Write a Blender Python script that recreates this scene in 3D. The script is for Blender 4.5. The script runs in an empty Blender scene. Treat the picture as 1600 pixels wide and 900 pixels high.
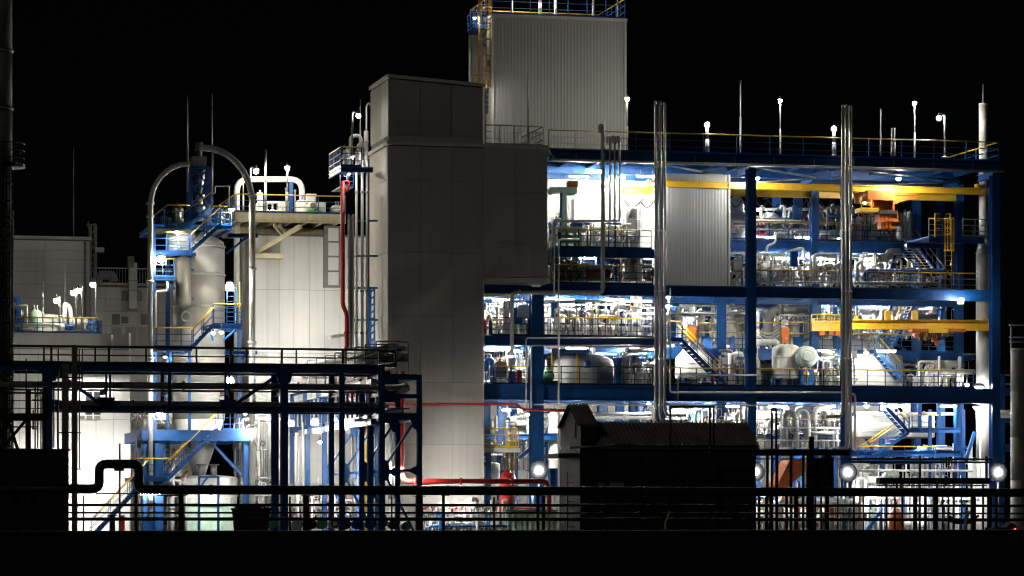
import bpy, math, random
from math import sin, cos, pi, radians, atan2, sqrt, hypot
from mathutils import Vector

S = bpy.context.scene
COL = S.collection
# ------------------------------------------------------------------ camera, night sky, city glow, exposure
F_PX, DIST, EYE, HOR = 5000.0, 192.3, 1.6, 800.0       # telephoto from across the road
TH = radians(13.0)                                      # the plant grid is turned 13 degrees to the view
CT, ST = cos(TH), sin(TH)
cam = bpy.data.cameras.new('camera')
cam.sensor_width = 36.0
cam.lens = F_PX / 1600 * 36
cam.shift_y = (HOR - 450) / 1600
cam.clip_start, cam.clip_end = 1.0, 6000
camo = bpy.data.objects.new('camera', cam); COL.objects.link(camo)
camo.location = (0, -DIST, EYE); camo.rotation_euler = (pi/2, 0, 0)
S.camera = camo
S.view_settings.view_transform = 'Standard'; S.view_settings.look = 'None'
S.view_settings.exposure = 0.0; S.view_settings.gamma = 1.0
S.view_settings.use_curve_mapping = False
S.cycles.use_denoising = True; S.cycles.denoising_prefilter = 'ACCURATE'; S.cycles.denoising_input_passes = 'RGB_ALBEDO_NORMAL'; S.cycles.filter_width = 1.2
S.cycles.max_bounces = 5; S.cycles.diffuse_bounces = 3; S.cycles.glossy_bounces = 2
S.cycles.transmission_bounces = 2; S.cycles.sample_clamp_indirect = 4.0
S.cycles.caustics_reflective = False; S.cycles.caustics_refractive = False
S.cycles.use_light_tree = True
S.cycles.use_adaptive_sampling = True; S.cycles.adaptive_threshold = 0.008

w = bpy.data.worlds.new('World'); S.world = w; w.use_nodes = True
nt = w.node_tree; bg = nt.nodes['Background']
sky = nt.nodes.new('ShaderNodeTexSky'); sky.sky_type = 'NISHITA'; sky.sun_disc = False
GLOW_EL, GLOW_AZ = radians(24), radians(205)
sky.sun_elevation = GLOW_EL; sky.sun_rotation = GLOW_AZ
nt.links.new(sky.outputs[0], bg.inputs[0]); bg.inputs[1].default_value = 0.00012
sl = bpy.data.lights.new('city_glow', 'SUN'); sl.energy = 0.09; sl.angle = radians(0.5); sl.color = (1.0, 0.92, 0.76)  # dim warm sun lamp standing in for ambient city glow
so = bpy.data.objects.new('city_glow', sl); COL.objects.link(so); so.location = (-60, -200, 120)
_d = Vector((sin(GLOW_AZ)*cos(GLOW_EL), cos(GLOW_AZ)*cos(GLOW_EL), sin(GLOW_EL)))
so.rotation_euler = (-_d).to_track_quat('-Z', 'Y').to_euler()

# ------------------------------------------------------------------ pixel column -> plant coordinates (u along the facade, v into depth, z up)
CV = -DIST * CT
def depth(px, v):
    return (v - CV) / (-ST * (px - 800) / F_PX + CT)
def UU(px, v):
    t = depth(px, v)
    return t * (px - 800) / F_PX * CT + (t - DIST) * ST
def ZZ(px, py, v):
    return EYE + depth(px, v) * (HOR - py) / F_PX
def A(px, py, v):
    return (UU(px, v), v, ZZ(px, py, v))
def M(px, v, n):                                        # n photo pixels in metres at that spot
    return n * depth(px, v) / F_PX
def world(p):
    return (p[0]*CT - p[1]*ST, p[0]*ST + p[1]*CT, p[2])

# ------------------------------------------------------------------ materials
MAT = {}
def mat(name, col, rough=0.5, metal=0.0, var=0.12, scale=3.0, streak=0.0, bump=0.0, dirt=(0.5, 0.45, 0.38)):
    m = bpy.data.materials.new(name); m.use_nodes = True
    n, l = m.node_tree.nodes, m.node_tree.links
    b = n['Principled BSDF']; b.inputs['Roughness'].default_value = rough; b.inputs['Metallic'].default_value = metal
    tc = n.new('ShaderNodeTexCoord'); no = n.new('ShaderNodeTexNoise')
    no.inputs['Scale'].default_value = scale; no.inputs['Detail'].default_value = 4
    l.new(tc.outputs['Object'], no.inputs['Vector'])
    cr = n.new('ShaderNodeValToRGB'); cr.color_ramp.elements[0].position = 0.3; cr.color_ramp.elements[1].position = 0.72
    cr.color_ramp.elements[0].color = tuple(c*(1-var) for c in col) + (1,)
    cr.color_ramp.elements[1].color = tuple(min(1, c*(1+var*0.5)) for c in col) + (1,)
    l.new(no.outputs['Fac'], cr.inputs[0]); out = cr.outputs[0]
    if streak:
        mp = n.new('ShaderNodeMapping'); mp.inputs['Scale'].default_value = (2.2, 2.2, 0.10)
        l.new(tc.outputs['Object'], mp.inputs[0])
        n2 = n.new('ShaderNodeTexNoise'); n2.inputs['Scale'].default_value = 2.0; n2.inputs['Detail'].default_value = 5
        l.new(mp.outputs[0], n2.inputs['Vector'])
        r2 = n.new('ShaderNodeValToRGB'); r2.color_ramp.elements[0].position = 0.42; r2.color_ramp.elements[1].position = 0.75
        r2.color_ramp.elements[0].color = (0, 0, 0, 1); r2.color_ramp.elements[1].color = (streak,)*3 + (1,)
        l.new(n2.outputs['Fac'], r2.inputs[0])
        mx = n.new('ShaderNodeMix'); mx.data_type = 'RGBA'; mx.blend_type = 'MULTIPLY'
        l.new(r2.outputs[0], mx.inputs[0]); l.new(out, mx.inputs[6]); mx.inputs[7].default_value = dirt + (1,)
        out = mx.outputs[2]
    oi = n.new('ShaderNodeObjectInfo'); vr = n.new('ShaderNodeMapRange'); vr.inputs[3].default_value = 0.90; vr.inputs[4].default_value = 1.06
    l.new(oi.outputs['Random'], vr.inputs[0])
    hs = n.new('ShaderNodeHueSaturation'); l.new(vr.outputs[0], hs.inputs['Value']); l.new(out, hs.inputs['Color']); out = hs.outputs[0]
    l.new(out, b.inputs['Base Color'])
    rr = n.new('ShaderNodeMapRange'); rr.inputs[3].default_value = max(0.05, rough-0.1); rr.inputs[4].default_value = min(1, rough+0.15)
    l.new(no.outputs['Fac'], rr.inputs[0]); l.new(rr.outputs[0], b.inputs['Roughness'])
    if bump:
        bp = n.new('ShaderNodeBump'); bp.inputs['Strength'].default_value = bump; bp.inputs['Distance'].default_value = 0.02
        l.new(no.outputs['Fac'], bp.inputs['Height']); l.new(bp.outputs[0], b.inputs['Normal'])
    MAT[name] = m
    return m
mat('white_panel', (0.66, 0.66, 0.645), 0.5, 0, 0.07, 0.4, 0.16)
mat('grey_panel', (0.45, 0.44, 0.415), 0.5, 0, 0.10, 0.22, 0.18)
mat('vessel_sheet', (0.17, 0.165, 0.15), 0.5, 0.1, 0.1, 0.6, 0.2)
mat('silo_sheet', (0.36, 0.36, 0.345), 0.5, 0.15, 0.08, 0.5, 0.15)
mat('ribbed_sheet', (0.38, 0.385, 0.38), 0.55, 0, 0.06, 0.4, 0.12)
mat('flashing', (0.58, 0.57, 0.53), 0.45, 0, 0.1, 2)
mat('joint', (0.17, 0.17, 0.16), 0.8)
mat('blue', (0.006, 0.080, 0.29), 0.45, 0, 0.25, 1.5, 0.35)
mat('yellow', (0.78, 0.47, 0.03), 0.4, 0, 0.15, 2, 0.2)
mat('orange', (0.55, 0.13, 0.015), 0.45, 0, 0.2, 2, 0.3)
mat('red', (0.42, 0.018, 0.014), 0.38, 0, 0.15, 2, 0.2)
mat('green', (0.10, 0.42, 0.18), 0.42, 0, 0.15, 2, 0.2)
mat('pale_green', (0.45, 0.62, 0.50), 0.42, 0, 0.1, 2, 0.2)
mat('pale_teal', (0.52, 0.63, 0.60), 0.42, 0, 0.1, 2, 0.2)
mat('white_paint', (0.74, 0.74, 0.71), 0.4, 0, 0.10, 2, 0.3)
mat('jacket', (0.64, 0.64, 0.62), 0.42, 0.25, 0.15, 1.5, 0.3)
mat('steel', (0.50, 0.50, 0.48), 0.36, 1.0, 0.15, 2.0)
mat('standpipe', (0.30, 0.30, 0.29), 0.42, 0.7, 0.2, 2.0, 0.3)
mat('galv', (0.40, 0.41, 0.41), 0.5, 0.5, 0.25, 3)
mat('cream', (0.62, 0.56, 0.38), 0.45, 0, 0.12, 1.5, 0.35)
mat('grey_paint', (0.22, 0.22, 0.21), 0.5, 0, 0.2, 2, 0.3)
mat('dark_steel', (0.020, 0.021, 0.022), 0.5, 0, 0.3, 2, 0.3)
mat('roof_sheet', (0.34, 0.33, 0.31), 0.55, 0, 0.35, 1.2, 0.5)
mat('dark_sheet', (0.020, 0.020, 0.019), 0.6, 0, 0.3, 1.5, 0.5)
mat('dark_rust', (0.035, 0.026, 0.02), 0.75, 0, 0.4, 3)
mat('brown', (0.30, 0.09, 0.04), 0.6, 0, 0.3, 2)
mat('halo_black', (0.010, 0.010, 0.010), 0.9, 0, 0.1, 3)  # for the plates added to carry a halo round the ground floods
mat('cable', (0.015, 0.015, 0.016), 0.5)
mat('concrete', (0.33, 0.32, 0.29), 0.85, 0, 0.25, 0.8, 0.3, 0.3)
mat('yard', (0.10, 0.10, 0.095), 0.85, 0, 0.3, 0.7, 0.3, 0.3)
mat('bund', (0.42, 0.38, 0.29), 0.85, 0, 0.3, 0.9, 0.4, 0.3)
mat('asphalt', (0.05, 0.05, 0.052), 0.85, 0, 0.3, 0.7, 0, 0.3)
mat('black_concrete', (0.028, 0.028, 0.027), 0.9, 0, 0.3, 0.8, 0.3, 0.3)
mat('gravel_roof', (0.2, 0.2, 0.19), 0.9, 0, 0.3, 3)
mat('glass_dark', (0.02, 0.025, 0.03), 0.12, 0, 0.1, 1)
def emit(name, col, power):
    m = bpy.data.materials.new(name); m.use_nodes = True
    n = m.node_tree.nodes; b = n['Principled BSDF']
    b.inputs['Base Color'].default_value = (0.8, 0.8, 0.8, 1)
    b.inputs['Emission Color'].default_value = col + (1,); b.inputs['Emission Strength'].default_value = power
    m.cycles.emission_sampling = 'FRONT_BACK' if False else 'AUTO'
    MAT[name] = m; return name
WARM, NEUT, COOL = (1.0, 0.93, 0.74), (1.0, 0.97, 0.88), (0.93, 0.97, 1.0)
EM = {}
POWER = 1.6
def lens_mat(watt, area, tint):
    L = POWER * watt / (pi * area)
    k = (round(L / 5) * 5 or 5, tint)
    if k not in EM:
        EM[k] = emit('lamp_glow_%d_%s' % (k[0], tint), {'warm': WARM, 'neutral': NEUT, 'cool': COOL, 'red': (1, 0.05, 0.03)}[tint], k[0])
    return EM[k]

# ------------------------------------------------------------------ mesh builder (plant coordinates)
BASE = {}
def vadd(a, b): return (a[0]+b[0], a[1]+b[1], a[2]+b[2])
class MB:
    def __init__(s): s.v = []; s.f = []; s.s = []
    def add(s, vs, fs, smooth=False):
        o = len(s.v); s.v += [tuple(x) for x in vs]
        for q in fs:
            s.f.append(tuple(i+o for i in q)); s.s.append(smooth)
        return s
    def box(s, a, b):
        x0, y0, z0 = (min(a[i], b[i]) for i in range(3)); x1, y1, z1 = (max(a[i], b[i]) for i in range(3))
        return s.add([(x0,y0,z0),(x1,y0,z0),(x1,y1,z0),(x0,y1,z0),(x0,y0,z1),(x1,y0,z1),(x1,y1,z1),(x0,y1,z1)],
              [(0,3,2,1),(4,5,6,7),(0,1,5,4),(1,2,6,5),(2,3,7,6),(3,0,4,7)])
    def cbox(s, c, d):
        return s.box((c[0]-d[0]/2, c[1]-d[1]/2, c[2]-d[2]/2), (c[0]+d[0]/2, c[1]+d[1]/2, c[2]+d[2]/2))
    def frame(s, p, q):
        d = (Vector(q)-Vector(p)).normalized()
        up = Vector((0,0,1)) if abs(d.z) < 0.98 else Vector((0,1,0))
        x = d.cross(up).normalized(); y = x.cross(d).normalized()
        return d, x, y
    def prof(s, p, q, pts, smooth=False):
        d, x, y = s.frame(p, q); n = len(pts)
        vs = [Vector(p)+x*a+y*b for a, b in pts] + [Vector(q)+x*a+y*b for a, b in pts]
        fs = [(i, (i+1) % n, n+(i+1) % n, n+i) for i in range(n)]
        s.add(vs, fs, smooth)
        return s.add([], [tuple(range(len(s.v)-2*n, len(s.v)-n))[::-1], tuple(range(len(s.v)-n, len(s.v)))]) if False else s._caps(n)
    def _caps(s, n):
        o = len(s.v) - 2*n
        s.f.append(tuple(range(o+n-1, o-1, -1))); s.s.append(False)
        s.f.append(tuple(range(o+n, o+2*n))); s.s.append(False)
        return s
    def bar(s, p, q, a, b=None):
        b = b or a
        return s.prof(p, q, [(-a/2,-b/2),(a/2,-b/2),(a/2,b/2),(-a/2,b/2)])
    def ib(s, p, q, wd, h, t=None):
        t = t or max(0.02, h*0.08); k = t*0.6
        a, b = wd/2, h/2
        return s.prof(p, q, [(-a,-b),(a,-b),(a,-b+t),(k,-b+t),(k,b-t),(a,b-t),(a,b),(-a,b),(-a,b-t),(-k,b-t),(-k,-b+t),(-a,-b+t)])
    def tube(s, pts, r, n=8, fil=None):
        P = [Vector(p) for p in pts]
        fil = 2.2*r if fil is None else fil
        if fil and len(P) > 2:
            out = [P[0]]
            for i in range(1, len(P)-1):
                a, b, c = P[i-1], P[i], P[i+1]
                d1, d2 = (a-b), (c-b); l1, l2 = d1.length, d2.length
                if l1 < 1e-6 or l2 < 1e-6: continue
                d1 /= l1; d2 /= l2
                k = min(fil, l1*0.49, l2*0.49)
                s0, s1 = b+d1*k, b+d2*k
                for j in range(5):
                    t = j/4
                    out.append(s0*(1-t)**2 + b*2*t*(1-t) + s1*t*t)
            out.append(P[-1]); P = out
        d0 = (P[1]-P[0]).normalized()
        x = d0.orthogonal().normalized(); rings = []
        for i, p in enumerate(P):
            if i == 0: t = d0
            elif i == len(P)-1: t = (P[i]-P[i-1]).normalized()
            else:
                t = (P[i+1]-P[i]).normalized()+(P[i]-P[i-1]).normalized()
                t = t.normalized() if t.length > 1e-6 else (P[i+1]-P[i]).normalized()
            x = (x - t*x.dot(t)).normalized(); y = t.cross(x)
            rings.append([p+x*(r*cos(2*pi*j/n))+y*(r*sin(2*pi*j/n)) for j in range(n)])
        vs = [q for g in rings for q in g]
        fs = [(i*n+j, i*n+(j+1) % n, (i+1)*n+(j+1) % n, (i+1)*n+j) for i in range(len(P)-1) for j in range(n)]
        o = len(s.v); s.add(vs, fs, True)
        s.f.append(tuple(range(o+n-1, o-1, -1))); s.s.append(False)
        e = o+(len(P)-1)*n; s.f.append(tuple(range(e, e+n))); s.s.append(False)
        return s
    def lathe(s, c, prof, n=20, axis='z'):
        vs = []
        for r, h in prof:
            for j in range(n):
                a = 2*pi*j/n; x, y = r*cos(a), r*sin(a)
                vs.append({'z': (c[0]+x, c[1]+y, c[2]+h), 'u': (c[0]+h, c[1]+x, c[2]+y), 'v': (c[0]+y, c[1]+h, c[2]+x)}[axis])
        m = len(prof)
        fs = [(i*n+j, i*n+(j+1) % n, (i+1)*n+(j+1) % n, (i+1)*n+j) for i in range(m-1) for j in range(n)]
        o = len(s.v); s.add(vs, fs, True)
        s.f.append(tuple(range(o+n-1, o-1, -1))); s.s.append(False)
        s.f.append(tuple(range(o+(m-1)*n, o+m*n))); s.s.append(False)
        return s
    def ball(s, c, r, n=8, m=5):
        return s.lathe(c, [(r*max(0.02, sin(pi*i/m)), -r*cos(pi*i/m)) for i in range(m+1)], n)
    def ring(s, c, R, r, axis='v', n=12, k=5):
        vs = []
        for i in range(n):
            a = 2*pi*i/n
            for j in range(k):
                b = 2*pi*j/k; q = R+r*cos(b); h = r*sin(b)
                vs.append({'v': (c[0]+q*cos(a), c[1]+h, c[2]+q*sin(a)), 'z': (c[0]+q*cos(a), c[1]+q*sin(a), c[2]+h), 'u': (c[0]+h, c[1]+q*cos(a), c[2]+q*sin(a))}[axis])
        return s.add(vs, [(i*k+j, ((i+1) % n)*k+j, ((i+1) % n)*k+(j+1) % k, i*k+(j+1) % k) for i in range(n) for j in range(k)], True)
    def poly(s, pts, v0, v1):                                  # outline in (u, z), extruded in v
        n = len(pts)
        s.add([(a, v0, b) for a, b in pts]+[(a, v1, b) for a, b in pts], [(i, (i+1) % n, n+(i+1) % n, n+i) for i in range(n)])
        return s._caps(n)
    def polyu(s, pts, u0, u1):                                 # outline in (v, z), extruded in u
        n = len(pts)
        s.add([(u0, a, b) for a, b in pts]+[(u1, a, b) for a, b in pts], [(i, (i+1) % n, n+(i+1) % n, n+i) for i in range(n)])
        return s._caps(n)
    def put(s, name, m, parent=None, kind=None):
        b = BASE[parent.name] if parent else (0, 0, 0)
        me = bpy.data.meshes.new(name)
        me.from_pydata([(x-b[0], y-b[1], z-b[2]) for x, y, z in s.v], [], s.f)
        me.polygons.foreach_set('use_smooth', s.s)
        me.materials.append(MAT[m]); me.update()
        o = bpy.data.objects.new(name, me); COL.objects.link(o)
        if parent: o.parent = parent
        else: o.rotation_euler = (0, 0, TH)
        BASE[o.name] = b
        if kind: o['kind'] = kind
        return o
LABELS = set()
def thing(name, label, cat, base, group=None):
    o = bpy.data.objects.new(name, None); o.empty_display_size = 0.3; COL.objects.link(o)
    o.location = world(base); o.rotation_euler = (0, 0, TH)
    o['label'] = label; o['category'] = cat
    if group: o['group'] = group
    BASE[o.name] = base
    if label in LABELS: print('DUPLICATE LABEL', label)
    LABELS.add(label)
    return o
def structure(mb, name, m):
    o = mb.put(name, m); o['kind'] = 'structure'; return o
def copy_tree(o, parent=None):
    c = o.copy(); COL.objects.link(c)
    if parent: c.parent = parent
    BASE[c.name] = BASE[o.name]
    for ch in list(o.children): copy_tree(ch, c)
    return c
def dup(root, base, label):
    c = copy_tree(root); c.location = world(base); c['label'] = label
    if label in LABELS: print('DUPLICATE LABEL', label)
    LABELS.add(label)
    return c

# ------------------------------------------------------------------ shared parts
def railing(par, pts, h=1.1, step=1.6, m='blue', top='yellow', r=0.024, mids=2, close=True, name='railing'):
    mb = MB(); tp = MB()
    mb_pts = []
    for a, b in zip(pts, pts[1:]):
        L = (Vector(b)-Vector(a)).length; n = max(1, round(L/step))
        for i in range(n+(1 if b is pts[-1] else 0)):
            p = Vector(a).lerp(Vector(b), i/n); mb.bar(p, p+Vector((0,0,h-r)), r*2.2)
        for k in range(mids):
            z = h*(k+1)/(mids+1)
            mb.bar(vadd(a, (0,0,z)), vadd(b, (0,0,z)), r*1.6)
        mb.bar(vadd(a, (0,0,0.06)), vadd(b, (0,0,0.06)), 0.02, 0.12)
    o = mb.put(name, m, par)
    tp.tube([vadd(p, (0,0,h)) for p in pts], r*1.6, 6, 0.1); tp.put('top_rail', top, o)
    return o
def stair(par, p, q, wd, along='u', m='blue', hand='yellow', rails=True, st=0.2):
    # p foot, q head; width to the +other axis
    off = (0, wd, 0) if along == 'u' else (wd, 0, 0)
    for k in (0, 1):
        d = tuple(c*k for c in off)
        MB().bar(vadd(p, d), vadd(q, d), 0.07, st).put('stringer', m, par)
        if rails:
            h = MB().tube([vadd(vadd(p, d), (0,0,1.0)), vadd(vadd(q, d), (0,0,1.0))], 0.03, 6).put('handrail', hand, par)
            mb = MB(); n = max(2, int((Vector(q)-Vector(p)).length/1.3))
            for i in range(n+1):
                c = Vector(p).lerp(Vector(q), i/n)+Vector(d); mb.bar(c, c+Vector((0,0,1.0)), 0.04)
            mb.bar(vadd(vadd(p, d), (0,0,0.55)), vadd(vadd(q, d), (0,0,0.55)), 0.03)
            mb.put('baluster', m, h, 'stuff')
    n = max(4, int(abs(q[2]-p[2])/0.21)); src = None
    dz = 0.035
    for i in range(1, n):
        c = Vector(p).lerp(Vector(q), i/n)
        b = BASE[par.name]
        if src is None:
            mb = MB()
            if along == 'u': mb.box((-0.13, 0.03, -dz/2), (0.13, wd-0.03, dz/2))
            else: mb.box((0.03, -0.13, -dz/2), (wd-0.03, 0.13, dz/2))
            me = bpy.data.meshes.new('tread'); me.from_pydata(mb.v, [], mb.f); me.materials.append(MAT['galv' if m == 'blue' else m]); src = me
        o = bpy.data.objects.new('tread', src); COL.objects.link(o); o.parent = par
        o.location = (c.x-b[0], c.y-b[1], c.z-b[2]+0.05); BASE[o.name] = b
def ladder(par, u, v, z0, z1, wd=0.45, m='yellow', cage=True, face=-1, cz=None):
    for k in (-1, 1):
        MB().bar((u+k*wd/2, v, z0), (u+k*wd/2, v, z1), 0.05, 0.06).put('ladder_rail', m, par)
    mb = MB()
    for i in range(int((z1-z0)/0.3)):
        mb.bar((u-wd/2, v, z0+0.2+i*0.3), (u+wd/2, v, z0+0.2+i*0.3), 0.03)
    mb.put('ladder_rung', m, par, 'stuff')
    if cage:
        z = cz or z0+2.2; R = wd*0.75
        hoops = max(2, int((z1-z)/0.9)+1)
        for i in range(hoops):
            zz = z+(z1-z)*i/(hoops-1)
            pts = [(u+R*cos(a), v+face*(R*0.2+R*1.1*sin(a)), zz) for a in [pi*j/8 for j in range(9)]]
            MB().tube(pts, 0.045, 5, 0).put('cage_hoop', m, par)
        for j in range(5):
            a = pi*(j+0.5)/5
            MB().bar((u+R*cos(a), v+face*(R*0.2+R*1.1*sin(a)), z), (u+R*cos(a), v+face*(R*0.2+R*1.1*sin(a)), z1), 0.055, 0.03).put('cage_bar', m, par)
def panels(par, us, zs, v, m, th=0.05, gap=0.02, name='panel', jit=0.004, rnd=random.Random(3), skip=()):
    for i in range(len(us)-1):
        for j in range(len(zs)-1):
            if (i, j) in skip: continue
            d = rnd.uniform(0, jit)
            MB().box((us[i]+gap/2, v-th-d, zs[j]+gap/2), (us[i+1]-gap/2, v-0.003, zs[j+1]-gap/2)).put(name, m, par)
def panels_side(par, vs, zs, u, m, sgn=-1, th=0.05, gap=0.02, name='panel', rnd=random.Random(4)):
    for i in range(len(vs)-1):
        for j in range(len(zs)-1):
            d = rnd.uniform(0, 0.004)
            MB().box((u+sgn*0.003, vs[i]+gap/2, zs[j]+gap/2), (u+sgn*(th+d), vs[i+1]-gap/2, zs[j+1]-gap/2)).put(name, m, par)
def ribbed(u0, u1, v, z0, z1, pitch=0.22, dep=0.009):
    mb = MB(); n = int((u1-u0)/pitch); pts = []
    for i in range(n):
        x = u0+i*(u1-u0)/n; p = (u1-u0)/n
        pts += [(x, v), (x+p*0.45, v), (x+p*0.55, v-dep), (x+p*0.9, v-dep)]
    pts += [(u1, v)]
    k = len(pts); vs = [(a, b, z0) for a, b in pts]+[(a, b, z1) for a, b in pts]
    mb.add(vs, [(i, i+1, k+i+1, k+i) for i in range(k-1)])
    mb.box((u0, v+0.004, z0), (u1, v+0.1, z1))
    return mb
def ribbed_side(v0, v1, u, z0, z1, pitch=0.22, dep=0.009):
    mb = MB(); n = int((v1-v0)/pitch); pts = []
    for i in range(n):
        x = v0+i*(v1-v0)/n; p = (v1-v0)/n
        pts += [(x, u), (x+p*0.45, u), (x+p*0.55, u-dep), (x+p*0.9, u-dep)]
    pts += [(v1, u)]
    k = len(pts); vs = [(b, a, z0) for a, b in pts]+[(b, a, z1) for a, b in pts]
    mb.add(vs, [(i, k+i, k+i+1, i+1) for i in range(k-1)])
    mb.box((u+0.004, v0, z0), (u+0.1, v1, z1))
    return mb
def pipe(label, pts, r, m='jacket', n=8, fil=None, name='pipe', cat='pipe', flanges=(), group=None, clamp=None):
    b = pts[0]
    t = thing(name, label, cat, b, group)
    MB().tube(pts, r, n, fil).put('pipe_run', m, t)
    for p, ax in flanges:
        MB().lathe(p, [(r*1.5, -0.05), (r*1.5, 0.05)], 10, ax).put('flange', m, t)
    return t

# lamps: the emitting glass is a real small body, everything lit comes from these
def pole_lamp(label, px, pyt, pyb, v, watt, r=0.16, tint='neutral', arm=0.0, rp=0.05, vertical=False, name='pole_lamp', cat='lamp', group=None, head=True, base=True):
    r *= 0.82; u, z1, z0 = UU(px, v), ZZ(px, pyt, v), ZZ(px, pyb, v)
    t = thing(name, label, cat, (u-arm, v, z0), group)
    x = u-arm
    if arm:
        MB().tube([(x, v, z0), (x, v, z1+0.25), (u, v, z1+0.25), (u, v, z1+0.12)], rp, 7, abs(arm)*0.6).put('pole', 'galv', t)
    else:
        MB().tube([(x, v, z0), (x, v, (z0+z1)/2)], rp*1.3, 8).put('pole_foot', 'galv', t)
        MB().tube([(x, v, (z0+z1)/2), (x, v, z1-r*0.6)], rp, 8).put('pole', 'galv', t)
    if base: MB().lathe((x, v, z0), [(0.22, 0), (0.22, 0.05), (0.1, 0.09)], 12).put('base_plate', 'galv', t)
    a = 4*pi*r*r
    MB().ball((u, v, z1), r).put('lamp_glass', lens_mat(watt, a, tint), t)
    if head:
        MB().lathe((u, v, z1+r*0.75), [(r*1.25, 0), (r*0.9, r*0.5), (0.05, r*0.9), (0.04, r*1.8)], 12).put('lamp_hood', 'grey_paint', t)
    return t
def flood(label, px, py, v, watt, wd=0.5, h=0.4, tint='cool', m='grey_paint', pole=None, name='floodlight', face=-1, halo=False, visor=False):
    wd *= 0.85; h *= 0.85; u, z = UU(px, v), ZZ(px, py, v)
    t = thing(name, label, 'floodlight', (u, v, z))
    d = 0.2
    if face > 0:
        MB().poly([(u-wd/2, z-h/2), (u+wd/2, z-h/2), (u+wd/2, z+h/2), (u-wd/2, z+h/2)], v, v-face*d).put('housing', m, t)
        MB().poly([(u+wd*0.46*cos(2*pi*i/10), z+h*0.46*sin(2*pi*i/10)) for i in range(10)], v+face*0.005, v+face*0.05).put('lamp_glass', lens_mat(watt, 0.66*wd*h*1.25, tint), t)
        MB().ring((u, v+face*0.03, z), max(wd, h)*0.49, 0.03, 'v', 16).put('front_ring', m, t)
    else:
        # bulb on a black plate added to hold a glow halo and shield the steel behind, or a bare bulb in a cage
        rb = wd*(0.30 if halo else 0.42)
        if halo:
            MB().lathe((u, v, z), [(wd*0.3, 0.012), (wd*0.8, 0.012), (wd*0.82, 0.0), (wd*0.8, -0.008), (wd*0.2, -0.01)], 28, 'v').put('halo_plate', 'halo_black', t)
            MB().lathe((u, v, z), [(wd*0.28, 0.014), (wd*0.28, 0.22), (wd*0.2, 0.3)], 16, 'v').put('housing', m, t)
            MB().ball((u, v-0.03, z), rb, 10, 6).put('lamp_glass', lens_mat(watt, 4*pi*rb*rb, tint), t)
        else:
            MB().lathe((u, v, z+rb*0.75), [(rb*1.2, 0), (rb*1.25, 0.03), (rb*0.8, rb*0.5), (0.04, rb*0.8)], 16).put('housing', m, t)
            MB().ball((u, v, z), rb, 10, 6).put('lamp_glass', lens_mat(watt*0.42, 4*pi*rb*rb, tint), t)
    if visor: MB().box((u-wd*0.7, v, z+h*0.5+0.06), (u+wd*0.7, v+face*0.36, z+h*0.5+0.085)).put('visor', m, t)  # plate added to cut off the light above the lamp
    MB().tube([(u-wd*0.56, v-face*d/2, z+h*0.1), (u-wd*0.56, v-face*d/2, z-h*0.75), (u+wd*0.56, v-face*d/2, z-h*0.75), (u+wd*0.56, v-face*d/2, z+h*0.1)], 0.025, 6).put('bracket', m, t)
    if pole:
        zb = ZZ(px, pole, v)
        MB().tube([(u, v-face*d/2, z-h*0.75), (u, v-face*d/2, zb)], 0.06, 8).put('pole', m, t)
    return t
def globe(label, px, py, v, watt, r=0.17, tint='neutral', hang=0.35, side=0, name='bulkhead_lamp'):
    r *= 0.8; u, z = UU(px, v), ZZ(px, py, v)
    t = thing(name, label, 'lamp', (u, v, z))
    MB().ball((u, v, z), r).put('lamp_glass', lens_mat(watt, 4*pi*r*r, tint), t)
    MB().lathe((u, v, z+r*0.1), [(r*1.7, 0), (r*1.72, r*0.1), (r*1.1, r*0.95), (0.05, r*1.15)], 14).put('lamp_hood', 'grey_paint', t)
    MB().tube([(u, v, z+r*1.2), (u, v, z+r*1.2+hang)] if not side else [(u, v, z+r*1.2), (u, v, z+r*1.2+0.15), (u+side, v, z+r*1.2+0.15)], 0.03, 6).put('bracket', 'grey_paint', t)
    return t
def tube_lamp(label, px, py, v, watt, ln=1.25, tint='neutral'):
    u, z = UU(px, v), ZZ(px, py, v)
    t = thing('tube_lamp', label, 'lamp', (u, v, z))
    MB().box((u-ln/2, v-0.2, z), (u+ln/2, v+0.2, z+0.09)).put('housing', 'white_paint', t)
    MB().tube([(u-ln/2+0.04, v, z-0.05), (u+ln/2-0.04, v, z-0.05)], 0.04, 6).put('lamp_tube', lens_mat(watt, 2*pi*0.04*ln, tint), t)
    for k in (-0.3, 0.3): MB().bar((u+k*ln, v, z+0.09), (u+k*ln, v, z+0.4), 0.03).put('hanger', 'galv', t)
    return t

# ================================================================== GROUND AND FAR SETTING
structure(MB().box((-3000, -1500, -0.5), (3000, 5000, 0)), 'ground', 'asphalt')
structure(MB().box((-40, -24, 0.0), (45, 40, 0.004)), 'plant_floor', 'yard')
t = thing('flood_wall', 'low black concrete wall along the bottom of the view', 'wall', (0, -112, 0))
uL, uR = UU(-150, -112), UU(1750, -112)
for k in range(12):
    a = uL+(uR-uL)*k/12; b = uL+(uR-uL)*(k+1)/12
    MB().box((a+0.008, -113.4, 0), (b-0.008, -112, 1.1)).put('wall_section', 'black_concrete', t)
MB().box((uL, -113.5, 1.103), (uR, -111.9, 1.16)).put('coping', 'black_concrete', t)

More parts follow.
